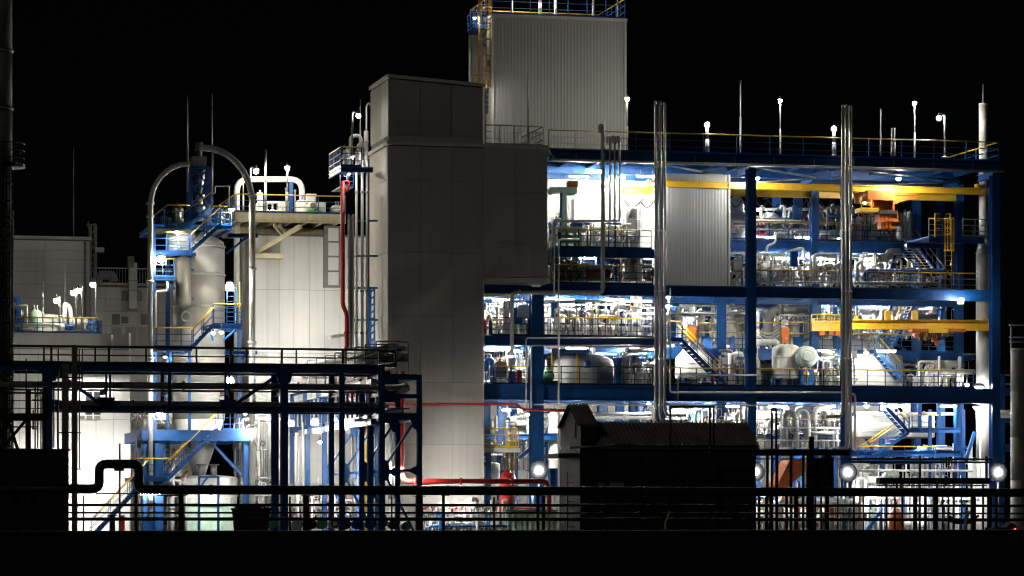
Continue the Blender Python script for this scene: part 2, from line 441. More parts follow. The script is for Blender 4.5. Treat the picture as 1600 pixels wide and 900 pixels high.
# ================================================================== LEFT: far halls
v = 45.0
t = thing('storage_hall', 'plain pale storage hall with horizontal wall bands at far left', 'building', (UU(80, v), v, 0))
u0, u1, z1 = UU(-40, v), UU(139, v), ZZ(80, 374, v)
MB().box((u0, v, 0), (u1, v+14, z1-0.02)).put('wall_core', 'joint', t)
zs = [ZZ(80, y, v) for y in (620, 560, 515, 490, 467, 445, 425, 405, 391, 376)]
panels(t, [u0, UU(70, v), u1], zs, v, 'white_panel', 0.06)
panels_side(t, [v, v+7, v+14], zs, u1, 'white_panel', 1)
MB().box((u0-0.1, v-0.15, z1), (u1+0.15, v+14.2, z1+0.22)).put('roof_coping', 'flashing', t)
MB().tube([(UU(133, v), v-0.15, 0), (UU(133, v), v-0.15, z1)], 0.07).put('downpipe', 'galv', t)
v = 46.0
t = thing('annex_hall', 'lower pale annex with a picket rail along its roof', 'building', (UU(190, v), v, 0))
u0, u1, z1 = UU(141, v), UU(300, v), ZZ(190, 446, v)
MB().box((u0, v, 0), (u1, v+10, z1-0.02)).put('wall_core', 'joint', t)
panels(t, [UU(p, v) for p in (141, 165, 190, 215, 240, 270, 300)], [0]+[ZZ(190, y, v) for y in (540, 509, 487, 467, 449)], v, 'white_panel', 0.06)
MB().box((u0, v-0.12, z1), (u1, v+10.1, z1+0.18)).put('roof_coping', 'flashing', t)
mb = MB()
for k in range(36):
    uu = UU(143+k*4.5, v); mb.bar((uu, v+0.4, z1+0.18), (uu, v+0.4, ZZ(190, 419, v)), 0.035)
o = mb.put('picket_rail', 'galv', t, 'stuff')
MB().bar((UU(141, v), v+0.4, ZZ(190, 418.5, v)), (UU(300, v), v+0.4, ZZ(190, 418.5, v)), 0.07).put('top_rail', 'white_paint', o)
for a in (171, 230): MB().cbox(A(a-45+10, 612 if False else 500, v-0.1), (0.5, 0.2, 0.5)).put('wall_vent', 'grey_paint', t)
for k, p in enumerate((181, 226)): MB().cbox(A(p, 499, v-0.12), (0.55, 0.2, 0.75)).put('louvre_vent', 'grey_paint', t)
for p in (195, 217): MB().tube([A(p-3, 470, v-0.3), A(p-3, 455, v-0.3), A(p+3, 455, v-0.3), A(p+3, 470, v-0.3)], 0.06).put('vent_pipe', 'galv', t)
for a, b in ((174, 190), (196, 213), (216, 232)): MB().poly([(UU(a, v), ZZ(a, 545, v)), (UU(b, v), ZZ(a, 545, v)), (UU(b, v), ZZ(a, 511, v)), (UU(a, v), ZZ(a, 511, v))], v-0.1, v-0.02).put('window', 'ribbed_sheet', t)
t = thing('exhaust_duct', 'tall square exhaust duct climbing the annex wall above the picket rail', 'duct', A(206, 486, v-0.9))
d = M(206, v, 12)
MB().box((UU(206, v)-d/2, v-0.95, ZZ(206, 484, v)), (UU(206, v)+d/2, v-0.2, ZZ(206, 412, v))).put('duct_shaft', 'jacket', t)
for y in (484, 455, 440): MB().box((UU(206, v)-d*0.6, v-1.05, ZZ(206, y, v)-0.05), (UU(206, v)+d*0.6, v-0.13, ZZ(206, y, v)+0.05)).put('duct_flange', 'galv', t)
MB().box((UU(204, v)-d*0.5, v-0.95, ZZ(206, 420, v)), (UU(204, v)+d*0.3, v-0.1, ZZ(206, 402, v))).put('duct_cap', 'grey_paint', t)
t = thing('round_duct', 'fat bent round duct behind the picket rail on the annex roof', 'duct', A(165, 445, v+3))
MB().tube([A(153, 446, v+3), A(154, 430, v+3), A(176, 430, v+3), A(178, 440, v+3)], M(165, v, 7), 14, M(165, v, 9)).put('duct_bend', 'jacket', t)
t = thing('steel_mast', 'dark lattice mast with short arms beside the storage hall', 'mast', A(145, 450, v-0.5))
for p in (141, 149):
    for vv in (v-0.4, v+0.5): MB().bar((UU(p, v), vv, ZZ(p, 446, v)), (UU(p, v), vv, ZZ(p, 352, v)), 0.16).put('mast_leg', 'grey_paint', t)
for k in range(7):
    za, zb = ZZ(145, 440-k*12, v), ZZ(145, 428-k*12, v)
    MB().bar((UU(141, v), v-0.4, za), (UU(149, v), v-0.4, zb), 0.09).put('mast_brace', 'grey_paint', t)
MB().bar(A(135, 352, v-0.2), A(150, 350, v-0.2), 0.1).put('mast_arm', 'grey_paint', t)
MB().bar(A(138, 346, v-0.2), A(138, 358, v-0.2), 0.1).put('mast_hook', 'grey_paint', t)
MB().box(A(149, 394, v-0.5), A(161, 388, v+0.4)).put('mast_box', 'galv', t)

def rod(label, px, y0, y1, v, r=0.035):
    t = thing('lightning_rod', label, 'lightning rod', A(px, y1, v))
    MB().tube([A(px, y1, v), A(px, (y0+y1)/2, v)], r*1.4, 6).put('rod_foot', 'galv', t)
    MB().tube([A(px, (y0+y1)/2, v), A(px, y0, v)], r, 5).put('rod_tip', 'galv', t)
    return t
rod('faint lightning rod rising from the storage hall roof', 115, 230, 376, 47)

# ================================================================== LEFT: low building with a plant deck on its roof
v = 12.0
t = thing('pump_house', 'low flat roofed building with a blazing white wall behind the left pipe rack', 'building', (UU(110, v), v, 0))
u0, u1, zt, zr = UU(-60, v), UU(203, v), ZZ(110, 521, v), ZZ(110, 545, v)
MB().box((u0, v, 0), (u1, v+16, zt-0.3)).put('wall_core', 'joint', t)
panels(t, [UU(p, v) for p in (-60, -30, 0, 30, 60, 90, 120, 150, 177, 203)], [0]+[ZZ(110, y, v) for y in (756, 655, 546)], v, 'white_panel', 0.05)
MB().box((u0, v-0.22, zr), (u1+0.05, v+0.3, zt)).put('parapet', 'grey_panel', t)
MB().box((u0, v+0.32, zt-0.28), (u1, v+16, zt-0.1)).put('roof', 'gravel_roof', t)
MB().tube([(UU(202, v), v-0.35, 0), (UU(202, v), v-0.35, ZZ(202, 521, v))], M(200, v, 1.6), 8).put('downpipe', 'white_paint', t)
MB().tube([(UU(175, v), v-0.4, ZZ(175, 546, v)), (UU(175, v), v-0.4, ZZ(175, 524, v))], M(200, v, 2), 8).put('vent_pipe', 'white_paint', t)
wz0, wz1, wu0, wu1 = ZZ(145, 648, v), ZZ(145, 612, v), UU(132, v), UU(158, v)
wf = MB().box((wu0-0.12, v-0.11, wz0-0.12), (wu1+0.12, v-0.06, wz1+0.12)).put('window', 'white_paint', t)
for k in (0, 1):
    a = wu0+(wu1-wu0)*k/2+0.05; b = wu0+(wu1-wu0)*(k+1)/2-0.05
    MB().box((a, v-0.14, wz0), (b, v-0.113, wz1)).put('pane', 'glass_dark', wf)
for k in range(3):
    a = UU(123+k*12, v); MB().box((a, v-0.12, ZZ(140, 646, v)-0.35), (a+0.36, v-0.06, ZZ(140, 646, v)-0.15)).put('wall_vent', 'grey_paint', t)
dz = ZZ(100, 520, v)
o = railing(t, [(UU(10, v), v+0.3, dz), (UU(156, v), v+0.3, dz), (UU(163, v), v+1.6, dz), (UU(163, v), v+6, dz)], 0.95, 0.9, 'blue', 'yellow')
# roof equipment on it
def vessel_v(label, px, py0, py1, v, w_px, m='white_paint', dome=0.5, n=24, legs=0, nozzles=True, name='vessel', cat='vessel', bands=2, cone=False, extra=None):
    u = UU(px, v); r = M(px, v, w_px)/2; z0, z1 = ZZ(px, py1, v), ZZ(px, py0, v)
    t = thing(name, label, cat, (u, v, z0)); hd = r*dome; b0 = z0+(0.5 if legs else 0)
    if legs:
        for k in range(legs):
            a = 2*pi*(k+0.5)/legs; MB().bar((u+r*0.8*cos(a), v+r*0.8*sin(a), z0), (u+r*0.8*cos(a), v+r*0.8*sin(a), b0+0.3), 0.12).put('leg', 'blue', t)
    pr = [(r*0.97, b0), (r, b0+0.05), (r, z1-hd)]
    if cone: pr += [(r*0.35, z1-hd*0.1), (r*0.3, z1)]
    else: pr += [(r*cos(a), z1-hd+hd*sin(a)) for a in (0.3, 0.6, 0.9, 1.2, 1.5)]
    MB().lathe((u, v, 0), pr, n).put('shell', m, t)
    for k in range(bands):
        zz = b0+(z1-hd-b0)*(k+0.6)/(bands+0.2)
        MB().lathe((u, v, zz), [(r+0.005, -0.04), (r+0.03, -0.035), (r+0.03, 0.035), (r+0.005, 0.04)], n).put('shell_band', m, t)
    if nozzles:
        for k, a in enumerate((-2.0, -1.2)):
            p = (u+r*0.5*cos(a), v+r*0.5*sin(a), z1-hd*0.3)
            MB().tube([p, (p[0], p[1], z1+r*0.3)], r*0.1, 8).put('nozzle', 'galv', t)
            MB().lathe((p[0], p[1], z1+r*0.3), [(r*0.17, 0), (r*0.17, 0.06)], 10).put('nozzle_flange', 'galv', t)
    return t
def drum_h(label, px0, px1, pyc, v, h_px, m='white_paint', axis='u', name='horizontal_vessel', cat='vessel', floor=None):
    r = M(px0, v, h_px)/2; z = ZZ(px0, pyc, v); u0, u1 = UU(px0, v), UU(px1, v)
    t = thing(name, label, cat, ((u0+u1)/2, v, z-r-0.2)); L = u1-u0; k = min(r*0.5, L*0.2)
    pr = [(r*0.1, 0), (r*0.6, k*0.2), (r*0.9, k*0.6), (r, k), (r, L-k), (r*0.9, L-k*0.6), (r*0.6, L-k*0.2), (r*0.1, L)]
    MB().lathe((u0, v, z), pr, 18, 'u').put('shell', m, t)
    for s in (0.25, 0.75): MB().box((u0+L*s-0.07, v-r*0.8, z-r-0.22), (u0+L*s+0.07, v+r*0.8, z-r*0.6)).put('saddle', 'galv', t)
    MB().tube([(u0+L*0.5, v, z+r*0.8), (u0+L*0.5, v, z+r*1.5)], r*0.2, 8).put('nozzle', 'galv', t)
    return t
def pump(label, px, py, v, size=0.5, body='white_paint', motor='green', flip=1, group=None):
    u, z = UU(px, v), ZZ(px, py, v); s = size
    t = thing('pump', label, 'pump', (u, v, z), group)
    MB().box((u-s, v-s*0.4, z), (u+s, v+s*0.4, z+s*0.15)).put('skid', 'galv', t)
    MB().lathe((u-flip*s*0.15, v, z+s*0.6), [(s*0.3, 0), (s*0.33, flip*s*0.1), (s*0.33, flip*s*0.85), (s*0.25, flip*s*0.95)], 12, 'u').put('motor', motor, t)
    MB().lathe((u-flip*s*0.6, v-s*0.15, z+s*0.6), [(s*0.2, -0.02), (s*0.45, s*0.05), (s*0.45, s*0.25), (s*0.2, s*0.32)], 14, 'v').put('volute', body, t)
    MB().tube([(u-flip*s*0.6, v, z+s*0.8), (u-flip*s*0.6, v, z+s*1.7)], s*0.14, 8).put('outlet', body, t)
    MB().lathe((u-flip*s*0.6, v, z+s*1.7), [(s*0.24, 0), (s*0.24, s*0.1)], 10).put('flange', body, t)
    return t
def cabinet(label, px0, px1, py0, py1, v, dep=0.6, m='white_paint', name='cabinet', cat='cabinet', doors=2):
    u0, u1, z0, z1 = UU(px0, v), UU(px1, v), ZZ(px0, py1, v), ZZ(px0, py0, v)
    t = thing(name, label, cat, ((u0+u1)/2, v, z0))
    MB().box((u0, v, z0+0.05), (u1, v+dep, z1)).put('case', m, t)
    MB().box((u0+0.03, v+0.05, z0), (u1-0.03, v+dep-0.05, z0+0.048)).put('plinth', 'grey_paint', t)
    for k in range(doors):
        a = u0+(u1-u0)*k/doors+0.02; b = u0+(u1-u0)*(k+1)/doors-0.02
        d = MB().box((a, v-0.03, z0+0.1), (b, v-0.003, z1-0.04)).put('door', m, t)
        MB().box((b-0.07, v-0.06, (z0+z1)/2-0.08), (b-0.04, v-0.033, (z0+z1)/2+0.08)).put('handle', 'dark_steel', d)
    MB().box((u0-0.03, v-0.05, z1+0.002), (u1+0.03, v+dep+0.02, z1+0.05)).put('lid', m, t)
    return t
v = 15.0
vessel_v('pale cone topped tank on the pump house roof', 55, 482, 520, v, 26, 'pale_green', 0.6, cone=True)
cabinet('wide white ventilation box on the pump house roof', 68, 92, 492, 520, v+1, 1.4, 'white_paint')
vessel_v('squat silver tank at the left end of the pump house roof', 27, 484, 520, v+0.5, 22, 'jacket', 0.2)
drum_h('white horizontal drum behind the roof railing lamps', 112, 138, 503, v+1, 13, 'white_paint')
drum_h('cream horizontal drum low behind the roof railing', 30, 52, 513, v-1, 9, 'cream')
vessel_v('small blue tank at the rounded end of the roof railing', 147, 500, 520, v, 16, 'blue', 0.2)
pump('small pump at the middle of the pump house roof', 104, 520, v-1.2, 0.6, 'white_paint', 'blue')
t = thing('steel_portal', 'blue square steel frame at the left end of the pump house roof', 'frame', A(24, 520, v))
for p in (19, 29): MB().ib(A(p, 520, v), A(p, 466, v), 0.3, 0.3).put('frame_leg', 'blue', t)
MB().ib(A(17, 467, v), A(31, 467, v), 0.25, 0.3).put('frame_beam', 'blue', t)
pipe('white bent pipe next to the blue frame on the pump house roof', [A(20, 478, 14), A(42, 477, 14), A(42, 482, 14), A(42, 518, 14)], 0.07, 'white_paint')
pipe('crooked white pipe stack between the roof lamps', [A(101, 520, v), A(101, 474, v), A(108, 478, v), A(111, 490, v), A(111, 518, v)], 0.14, 'white_paint')
pipe('low white pipe run along the pump house roof', [A(22, 508, 13.2), A(95, 508, 13.2), A(95, 518, 13.2)], 0.1, 'white_paint')
for lab, px, y in (('shortest gooseneck lamp over the pump house roof', 88, 470), ('second gooseneck lamp over the pump house roof beside the storage hall corner', 114, 458), ('third gooseneck lamp over the pump house roof', 123, 454), ('tallest gooseneck lamp over the pump house roof', 145, 445)):
    pole_lamp(lab, px, y, 520, 13.0 + (px % 3)*0.5, 120, 0.2, 'warm', -M(px, 13, 5), 0.07, name='gooseneck_lamp')
rod('thin short rod on the left half of the pump house roof', 67, 441, 520, 14, 0.03)
rod('thin rod between the gooseneck lamps on the pump house roof', 101.5, 415, 520, 16, 0.025)

# ================================================================== LEFT: chimney at the frame edge
v = -20.0
t = thing('chimney', 'slim dark chimney with a ring platform cut off by the left edge', 'chimney', (UU(2, v), v, 0))
u = UU(2, v); r = M(2, v, 17)
for k, (ya, yb) in enumerate(((845, 655), (655, 578), (578, 470), (470, 360), (360, 262), (262, 170), (170, 80), (80, -40))):
    MB().lathe((u, v, 0), [(r, ZZ(2, ya, v)+0.01), (r, ZZ(2, yb, v)-0.01)], 20).put('shell_ring', 'jacket' if k < 2 else 'grey_paint', t)
    MB().lathe((u, v, ZZ(2, yb, v)), [(r+0.02, -0.07), (r+0.08, -0.06), (r+0.08, 0.06), (r+0.02, 0.07)], 20).put('ring_flange', 'galv', t)
zp = ZZ(2, 262, v)
MB().lathe((u, v, zp), [(r+0.1, 0), (r*2.2, 0), (r*2.2, 0.08), (r+0.1, 0.08)], 16).put('platform', 'dark_steel', t)
railing(t, [(u+r*2.15*cos(a), v+r*2.15*sin(a), zp+0.08) for a in [pi*2*j/12 for j in range(13)]], 1.15, 1.0, 'dark_steel', 'dark_steel')
ladder(t, u+r*0.35, v-r*1.05, 1, ZZ(2, 262, v), 0.4, 'dark_steel', True, -1)
MB().tube([(u+r*1.02, v-0.3, 2), (u+r*1.02, v-0.3, ZZ(2, 330, v))], M(2, v, 1.6), 8).put('riser_pipe', 'white_paint', t)

# ================================================================== LEFT: silo with stair tower
v = 5.0
SU, SR = UU(311, v), M(311, v, 40)
t = thing('silo', 'tall round silo in the middle of the left stair tower', 'silo', (SU, v, ZZ(311, 745, v)))
zz = [ZZ(311, y, v) for y in (655, 600, 545, 480, 430, 386)]
for a, b in zip(zz, zz[1:]):
    MB().lathe((SU, v, 0), [(SR, a+0.01), (SR, b-0.01)], 36).put('shell_ring', 'silo_sheet', t)
    MB().lathe((SU, v, b), [(SR+0.003, -0.06), (SR+0.05, -0.05), (SR+0.05, 0.05), (SR+0.003, 0.06)], 36).put('ring_flange', 'silo_sheet', t)
MB().lathe((SU, v, zz[-1]), [(SR, 0), (SR*0.95, 0.3), (SR*0.5, 0.75), (SR*0.2, 0.9)], 36).put('silo_roof', 'silo_sheet', t)
MB().lathe((SU, v, 0), [(SR*0.25, ZZ(311, 742, v)), (SR*0.3, ZZ(311, 735, v)), (SR*0.99, zz[0]-0.02)], 36).put('hopper', 'white_paint', t)
MB().ring((UU(286, v), v-SR*0.87, ZZ(286, 497, v)), 0.28, 0.04, 'v').put('hatch_wheel', 'galv', t)
t = thing('dust_vessel', 'narrow grey vessel hung on the front of the silo', 'vessel', A(286, 480, v-2))
q = M(286, v, 12.5); u = UU(286, v-2.4); vv = v-2.4
MB().lathe((u, vv, 0), [(q*0.3, ZZ(286, 482, vv)), (q*0.8, ZZ(286, 478, vv)), (q, ZZ(286, 472, vv)), (q, ZZ(286, 412, vv)), (q*0.85, ZZ(286, 405, vv)), (q*0.4, ZZ(286, 401, vv))], 24).put('shell', 'vessel_sheet', t)
MB().tube([(u, vv, ZZ(286, 402, vv)), (u, vv, ZZ(286, 394, vv))], 0.12, 8).put('nozzle', 'galv', t)
MB().bar((u+q*0.8, vv, ZZ(286, 420, vv)), (SU-SR*0.3, v-SR*0.8, ZZ(286, 420, vv)), 0.1).put('bracket', 'blue', t)
MB().bar((u+q*0.8, vv, ZZ(286, 465, vv)), (SU-SR*0.3, v-SR*0.8, ZZ(286, 465, vv)), 0.1).put('bracket', 'blue', t)
vessel_v('white vessel blazing under the upper stair platform', 284, 357, 393, v-1.0, 42, 'white_paint', 0.3, bands=3)

t = thing('stair_tower', 'blue steel stair tower with landings around the silo', 'stair tower', (UU(300, v-3), v-3, 0))
vf = v-3.5; vb = v+3.0
for px, y in ((240, 352),):
    MB().ib((UU(px, vf), vf, 0), (UU(px, vf), vf, ZZ(px, y, vf)), 0.24, 0.24).put('column', 'blue', t)
for px, y in ((262, 352), (374, 440)):
    MB().ib((UU(px, vb), vb, 0), (UU(px, vb), vb, ZZ(px, y, vb)), 0.24, 0.24).put('column', 'blue', t)
def slab(par, px0, px1, py, v0, v1, edge=6, m='blue', dm='galv', name='platform'):
    vm = v0; z = ZZ((px0+px1)/2, py, vm); h = M(px0, vm, edge)
    ua, ub = UU(px0, vm), UU(px1, vm)
    o = MB().box((ua+0.05, v0+0.05, z-0.06), (ub-0.05, v1-0.05, z)).put(name, dm, par)
    MB().ib((ua, v0, z-h/2), (ub, v0, z-h/2), 0.15, h).put('edge_beam', m, o)
    MB().ib((ua, v1, z-h/2), (ub, v1, z-h/2), 0.15, h).put('edge_beam', m, o)
    for x in (ua, ub): MB().ib((x, v0+0.08, z-h/2), (x, v1-0.08, z-h/2), 0.12, h*0.9).put('cross_beam', m, o)
    return ua, ub, z
ua, ub, z = slab(t, 238, 362, 351, vf-0.1, vb, 7)
railing(t, [(UU(262, vf), vf, z), (UU(297, vf), vf, z)], 1.15, 1.0)
railing(t, [(UU(330, vf), vf, z), (ub, vf, z), (ub, vb, z)], 1.15, 1.0)
railing(t, [(UU(262, vf), vf, z), (UU(262, vf), vb, z)], 1.15, 1.0)
ua, ub, z = slab(t, 243, 306, 394, vf-0.1, v-1.6, 4.5)
railing(t, [(ua, vf, z), (UU(296, vf), vf, z)], 1.2, 0.8); railing(t, [(ua, vf, z), (ua, v-1.6, z)], 1.2, 0.8)
stair(t, (UU(297, vf), vf-0.9, ZZ(297, 393, vf)), (UU(341, vf), vf-0.9, ZZ(341, 353, vf)), 0.8)
stair(t, (UU(296, vf), vf+1.2, ZZ(297, 352, vf)), (UU(337, vf), vf+1.2, ZZ(337, 322, vf)), 0.8)
ua, ub, z = slab(t, 236, 273, 433, vf-0.1, v-1.8, 5)
railing(t, [(ua, vf, z), (ub, vf, z)], 1.1, 0.7)
MB().bar(A(255, 437, vf), A(273, 452, vf), 0.12).put('knee_brace', 'blue', t)
ua, ub, z = slab(t, 327, 378, 508, vf-0.6, v-1, 6)
railing(t, [(UU(331, vf), vf-0.6, z), (UU(352, vf), vf-0.6, z)], 1.25, 0.8); railing(t, [(UU(352, vf), vf-0.6, z), (ub, vf-0.6, z)], 1.25, 0.5, mids=4); railing(t, [(ub, vf-0.6, z), (ub, v-1, z)], 1.2, 0.8)
for p0, p1 in ((328, 333), (352, 366)): MB().bar(A(p0 if p0 < 340 else 368, 515, vf-0.4), A(p1 if p1 < 340 else 350, 531, vf+0.5), 0.1).put('knee_brace', 'blue', t)
ladder(t, UU(362, vf), vf-0.2, ZZ(362, 508, vf), ZZ(362, 440, vf), 0.62, 'blue', False)
MB().tube([A(374, 508, vf), A(374, 440, vf)], 0.06, 6).put('post', 'yellow', t)
stair(t, (UU(297, vf), vf-1.5, ZZ(297, 543, vf)), (UU(329, vf), vf-1.5, ZZ(329, 509, vf)), 0.85)
ua, ub, z = slab(t, 245, 300, 543, vf-1.7, v-1.7, 5)
railing(t, [(ua, vf-1.7, z), (UU(296, vf), vf-1.7, z)], 1.15, 0.8); railing(t, [(ua, vf-1.7, z), (ua, v-1.8, z)], 1.15, 0.8)
for p in (244, 266): MB().bar(A(p, 546, vf-1), A(p+(2 if p > 250 else -2), 572, vf-0.5), 0.12).put('knee_brace', 'blue', t)
for p in (243, 262, 296):
    MB().ib((UU(p, vf+0.4), vf+0.4, ZZ(p, 700, vf)), (UU(p, vf+0.4), vf+0.4, ZZ(p, 546, vf)), 0.16, 0.16).put('column', 'blue', t)
# lower deck, main blue stair to the ground
ua, ub, z = slab(t, 222, 392, 672, vf-1, vb+2, 17)
for px in (228, 246, 384): MB().ib((UU(px, vf), vf-0.6, 0), (UU(px, vf), vf-0.6, z-0.5), 0.5, 0.5).put('column', 'blue', t)
for px in (232, 380): MB().ib((UU(px, vb), vb+1.6, 0), (UU(px, vb), vb+1.6, z-0.5), 0.35, 0.35).put('column', 'blue', t)
MB().ib((ua, vf-0.6, z-1.9), (UU(262, vf), vf-0.6, z-1.9), 0.2, 0.2).put('edge_beam', 'blue', t)
MB().bar(A(327, 688, vf-0.6), A(380, 745, vf-0.6), 0.16).put('diagonal_brace', 'blue', t)
railing(t, [(UU(345, vf), vf-1, z), (UU(378, vf), vf-1, z)], 1.1, 0.5)
stair(t, (UU(254, vf), vf-1.9, ZZ(254, 752, vf)), (UU(334, vf), vf-1.9, ZZ(334, 672, vf)), 1.0)
stair(t, (UU(135, vf), vf-3.2, 0.1), (UU(222, vf), vf-3.2, ZZ(222, 747, vf)), 1.0)
ua, ub, z = slab(t, 205, 262, 746, vf-2.6, vf+0.8, 6)
railing(t, [(ua, vf-2.6, z), (ub, vf-2.6, z)], 1.1, 0.7)
for p in (225, 236): ladder(t, UU(p-8, vf), vf-0.5, ZZ(p, 745, vf), ZZ(p, 690, vf), 0.4, 'blue', False)
# cyclone tower on top
t = thing('cyclone_tower', 'blue lattice frame holding a cyclone above the silo', 'cyclone tower', (UU(311, v), v, ZZ(311, 351, v)))
z0, z1 = ZZ(311, 351, v), ZZ(311, 263, v); ua, ub = UU(296, v), UU(326, v); dv = (ub-ua)/2
for x in (ua, ub):
    for y in (v-dv, v+dv): MB().ib((x, y, z0), (x, y, z1), 0.24, 0.24).put('column', 'blue', t)
for k in range(3):
    za = z0+(z1-z0)*k/3; zb = z0+(z1-z0)*(k+1)/3
    for y in (v-dv, v+dv):
        MB().bar((ua, y, za), (ub, y, zb), 0.1).put('diagonal_brace', 'blue', t); MB().bar((ub, y, za), (ua, y, zb), 0.1).put('diagonal_brace', 'blue', t)
        MB().bar((ua, y, zb), (ub, y, zb), 0.16).put('cross_beam', 'blue', t)
MB().box((ua+0.1, v-dv, z1+0.02), (ub-0.2, v+dv, ZZ(311, 246, v))).put('filter_box', 'grey_paint', t)
MB().lathe((UU(312, v), v, 0), [(M(312, v, 3), ZZ(312, 303, v)), (M(312, v, 5), ZZ(312, 295, v)), (M(312, v, 9), ZZ(312, 266, v))], 18).put('cyclone', 'steel', t)
MB().lathe((UU(312, v), v, 0), [(M(312, v, 6), ZZ(312, 345, v)), (M(312, v, 9), ZZ(312, 338, v)), (M(312, v, 9), ZZ(312, 324, v)), (M(312, v, 5), ZZ(312, 318, v)), (M(312, v, 5), ZZ(312, 312, v)), (M(312, v, 8), ZZ(312, 309, v)), (M(312, v, 8), ZZ(312, 304, v))], 18).put('rotary_valve', 'steel', t)
MB().lathe((UU(311, v), v, 0), [(M(312, v, 5), ZZ(312, 246, v)), (M(312, v, 5), ZZ(312, 236, v)), (M(312, v, 6), ZZ(312, 236, v)), (M(312, v, 6), ZZ(312, 223, v))], 14).put('inlet_pot', 'grey_paint', t)
vessel_v('small silver vessel with a knob left of the cyclone tower', 278, 322, 351, v-1, 18, 'steel', 0.6, 18)
vessel_v('tiny silver vessel right of the cyclone tower', 346, 330, 351, v-1, 12, 'steel', 0.5, 14)
pump('small blower behind the top stair railing', 264, 351, v, 0.5, 'white_paint', 'white_paint')
pipe('thin square pipe loop over the top stair platform', [A(330, 302, v), A(336, 302, v), A(336, 291, v), A(358, 291, v), A(358, 350, v)], 0.045, 'galv', 6, 0.1)
# arched conveying pipes
vv = v-4.5
t = pipe('left arched conveying pipe bending over to the cyclone', [A(235, 810, vv), A(235, 330, vv)]+[A(235+58*(1-cos(a)), 322-66*sin(a), vv) for a in [pi/2*j/8 for j in range(9)]]+[A(297, 256, vv)], M(235, vv, 4.3), 'jacket', 12, 0.01, 'conveying_pipe')
for y in (318, 338, 440, 560, 650): MB().lathe(A(235, y, vv), [(M(235, vv, 6.3), -0.07), (M(235, vv, 6.3), 0.07)], 14).put('flange', 'jacket', t)
t = pipe('right arched conveying pipe curving from the cyclone top down past the white building', [A(394, 810, vv), A(394, 330, vv)]+[A(394-76*(1-cos(a)), 318-87*sin(a), vv) for a in [pi/2*j/10 for j in range(11)]]+[A(312, 230, vv)], M(394, vv, 5.0), 'jacket', 12, 0.01, 'conveying_pipe')
for y in (306, 420, 535, 665): MB().lathe(A(394, y, vv), [(M(394, vv, 7), -0.07), (M(394, vv, 7), 0.07)], 14).put('flange', 'jacket', t)
t = thing('pipe_bracket', 'blue bracket platform holding the right arched pipe', 'bracket', A(375, 369, vv))
MB().ib(A(356, 368, vv+0.4), A(403, 368, vv+0.4), 0.5, 0.22).put('bracket_beam', 'blue', t)
for k in (0, 0.9): MB().bar(A(385, 371, vv+0.4+k), A(354, 396, vv+0.4+k), 0.12).put('knee_brace', 'blue', t)
t = thing('pipe_bracket', 'blue bracket below the rack rail holding the right arched pipe', 'bracket', A(375, 552, vv))
MB().ib(A(352, 551, vv+0.4), A(402, 551, vv+0.4), 0.4, 0.2).put('bracket_beam', 'blue', t)
MB().bar(A(384, 554, vv+0.4), A(362, 575, vv+0.4), 0.12).put('knee_brace', 'blue', t)
pipe('thin white pipe stepping down beside the left arched pipe', [A(262, 440, 1), A(262, 454, 1), A(243, 456, 1), A(243, 540, 1)], 0.07, 'white_paint', 7)
rod('left lightning rod of the pair above the cyclone tower', 293, 149, 300, v-1.2, 0.04)
rod('right lightning rod of the pair above the cyclone tower', 331.5, 147, 320, v-1.2, 0.04)
globe('round lamp on the right end of the top stair platform', 362, 327, vf-0.5, 350, 0.17, 'warm')
flood('bright floodlight hung under the middle stair platform', 252, 405, vf-1.2, 900, 0.6, 0.5, 'warm')
flood('bright floodlight over the stair landing beside the silo', 359, 446, vf-1.6, 1000, 0.5, 0.45, 'warm')
globe('double lamp under the stair landing on the silo front', 333, 520, vf-0.6, 250, 0.13, 'warm'); globe('second lamp under the stair landing on the silo front', 346, 519, vf-0.8, 250, 0.13, 'warm')
globe('small lamp below the lower left stair landing', 258, 556, vf-1.2, 250, 0.14, 'warm')
globe('lamp above the white vessel under the top platform', 276, 362, vf-0.4, 450, 0.12, 'neutral')
flood('floodlight between the silo and the pipe rack', 359, 594, vf-2.0, 900, 0.55, 0.5, 'neutral')
flood('largest glaring floodlight over the lower blue stair', 250, 645, vf-3.0, 1000, 0.68, 0.6, 'neutral')
globe('lamp on the right arched pipe below the pipe rack', 392, 671, vf-1.6, 500, 0.2, 'neutral')
globe('small lamp above the lower blue deck', 383, 646, vf+1.5, 300, 0.12, 'neutral')
# ground equipment under the silo
vessel_v('wide low white tank under the silo deck', 322, 742, 790, v-1.5, 100, 'white_paint', 0.12, 36)
t = thing('machine_skid', 'pale green machine enclosure under the silo', 'machine', (UU(328, v-3), v-3, 0))
a, b, zt = UU(292, v-3), UU(366, v-3), ZZ(328, 776, v-3)
MB().box((a, v-2.9, 0.15), (b, v-0.5, zt)).put('housing', 'pale_green', t)
for k in range(4): MB().box((a+(b-a)*k/4+0.03, v-2.96, 0.25), (a+(b-a)*(k+1)/4-0.03, v-2.905, zt-0.1)).put('door', 'pale_green', t)
MB().box((a-0.1, v-3, 0), (b+0.1, v-0.4, 0.14)).put('skid', 'galv', t)
t = thing('pipe_gantry', 'small blue gate frame in front of the green machine', 'frame', (UU(322, v-5), v-5, 0))
for p in (311, 341): MB().bar((UU(p, v-5), v-5, 0), (UU(p, v-5), v-5, ZZ(p, 745, v-5)), 0.14).put('frame_leg', 'blue', t)
MB().bar(A(310, 745, v-5), A(342, 745, v-5), 0.14).put('frame_beam', 'blue', t); MB().bar(A(312, 762, v-5), A(324, 746, v-5), 0.1).put('knee_brace', 'blue', t)
pipe('slanting grey chute below the left rack beam', [A(229, 655, 2), A(214, 700, 2)], 0.16, 'galv', 10)
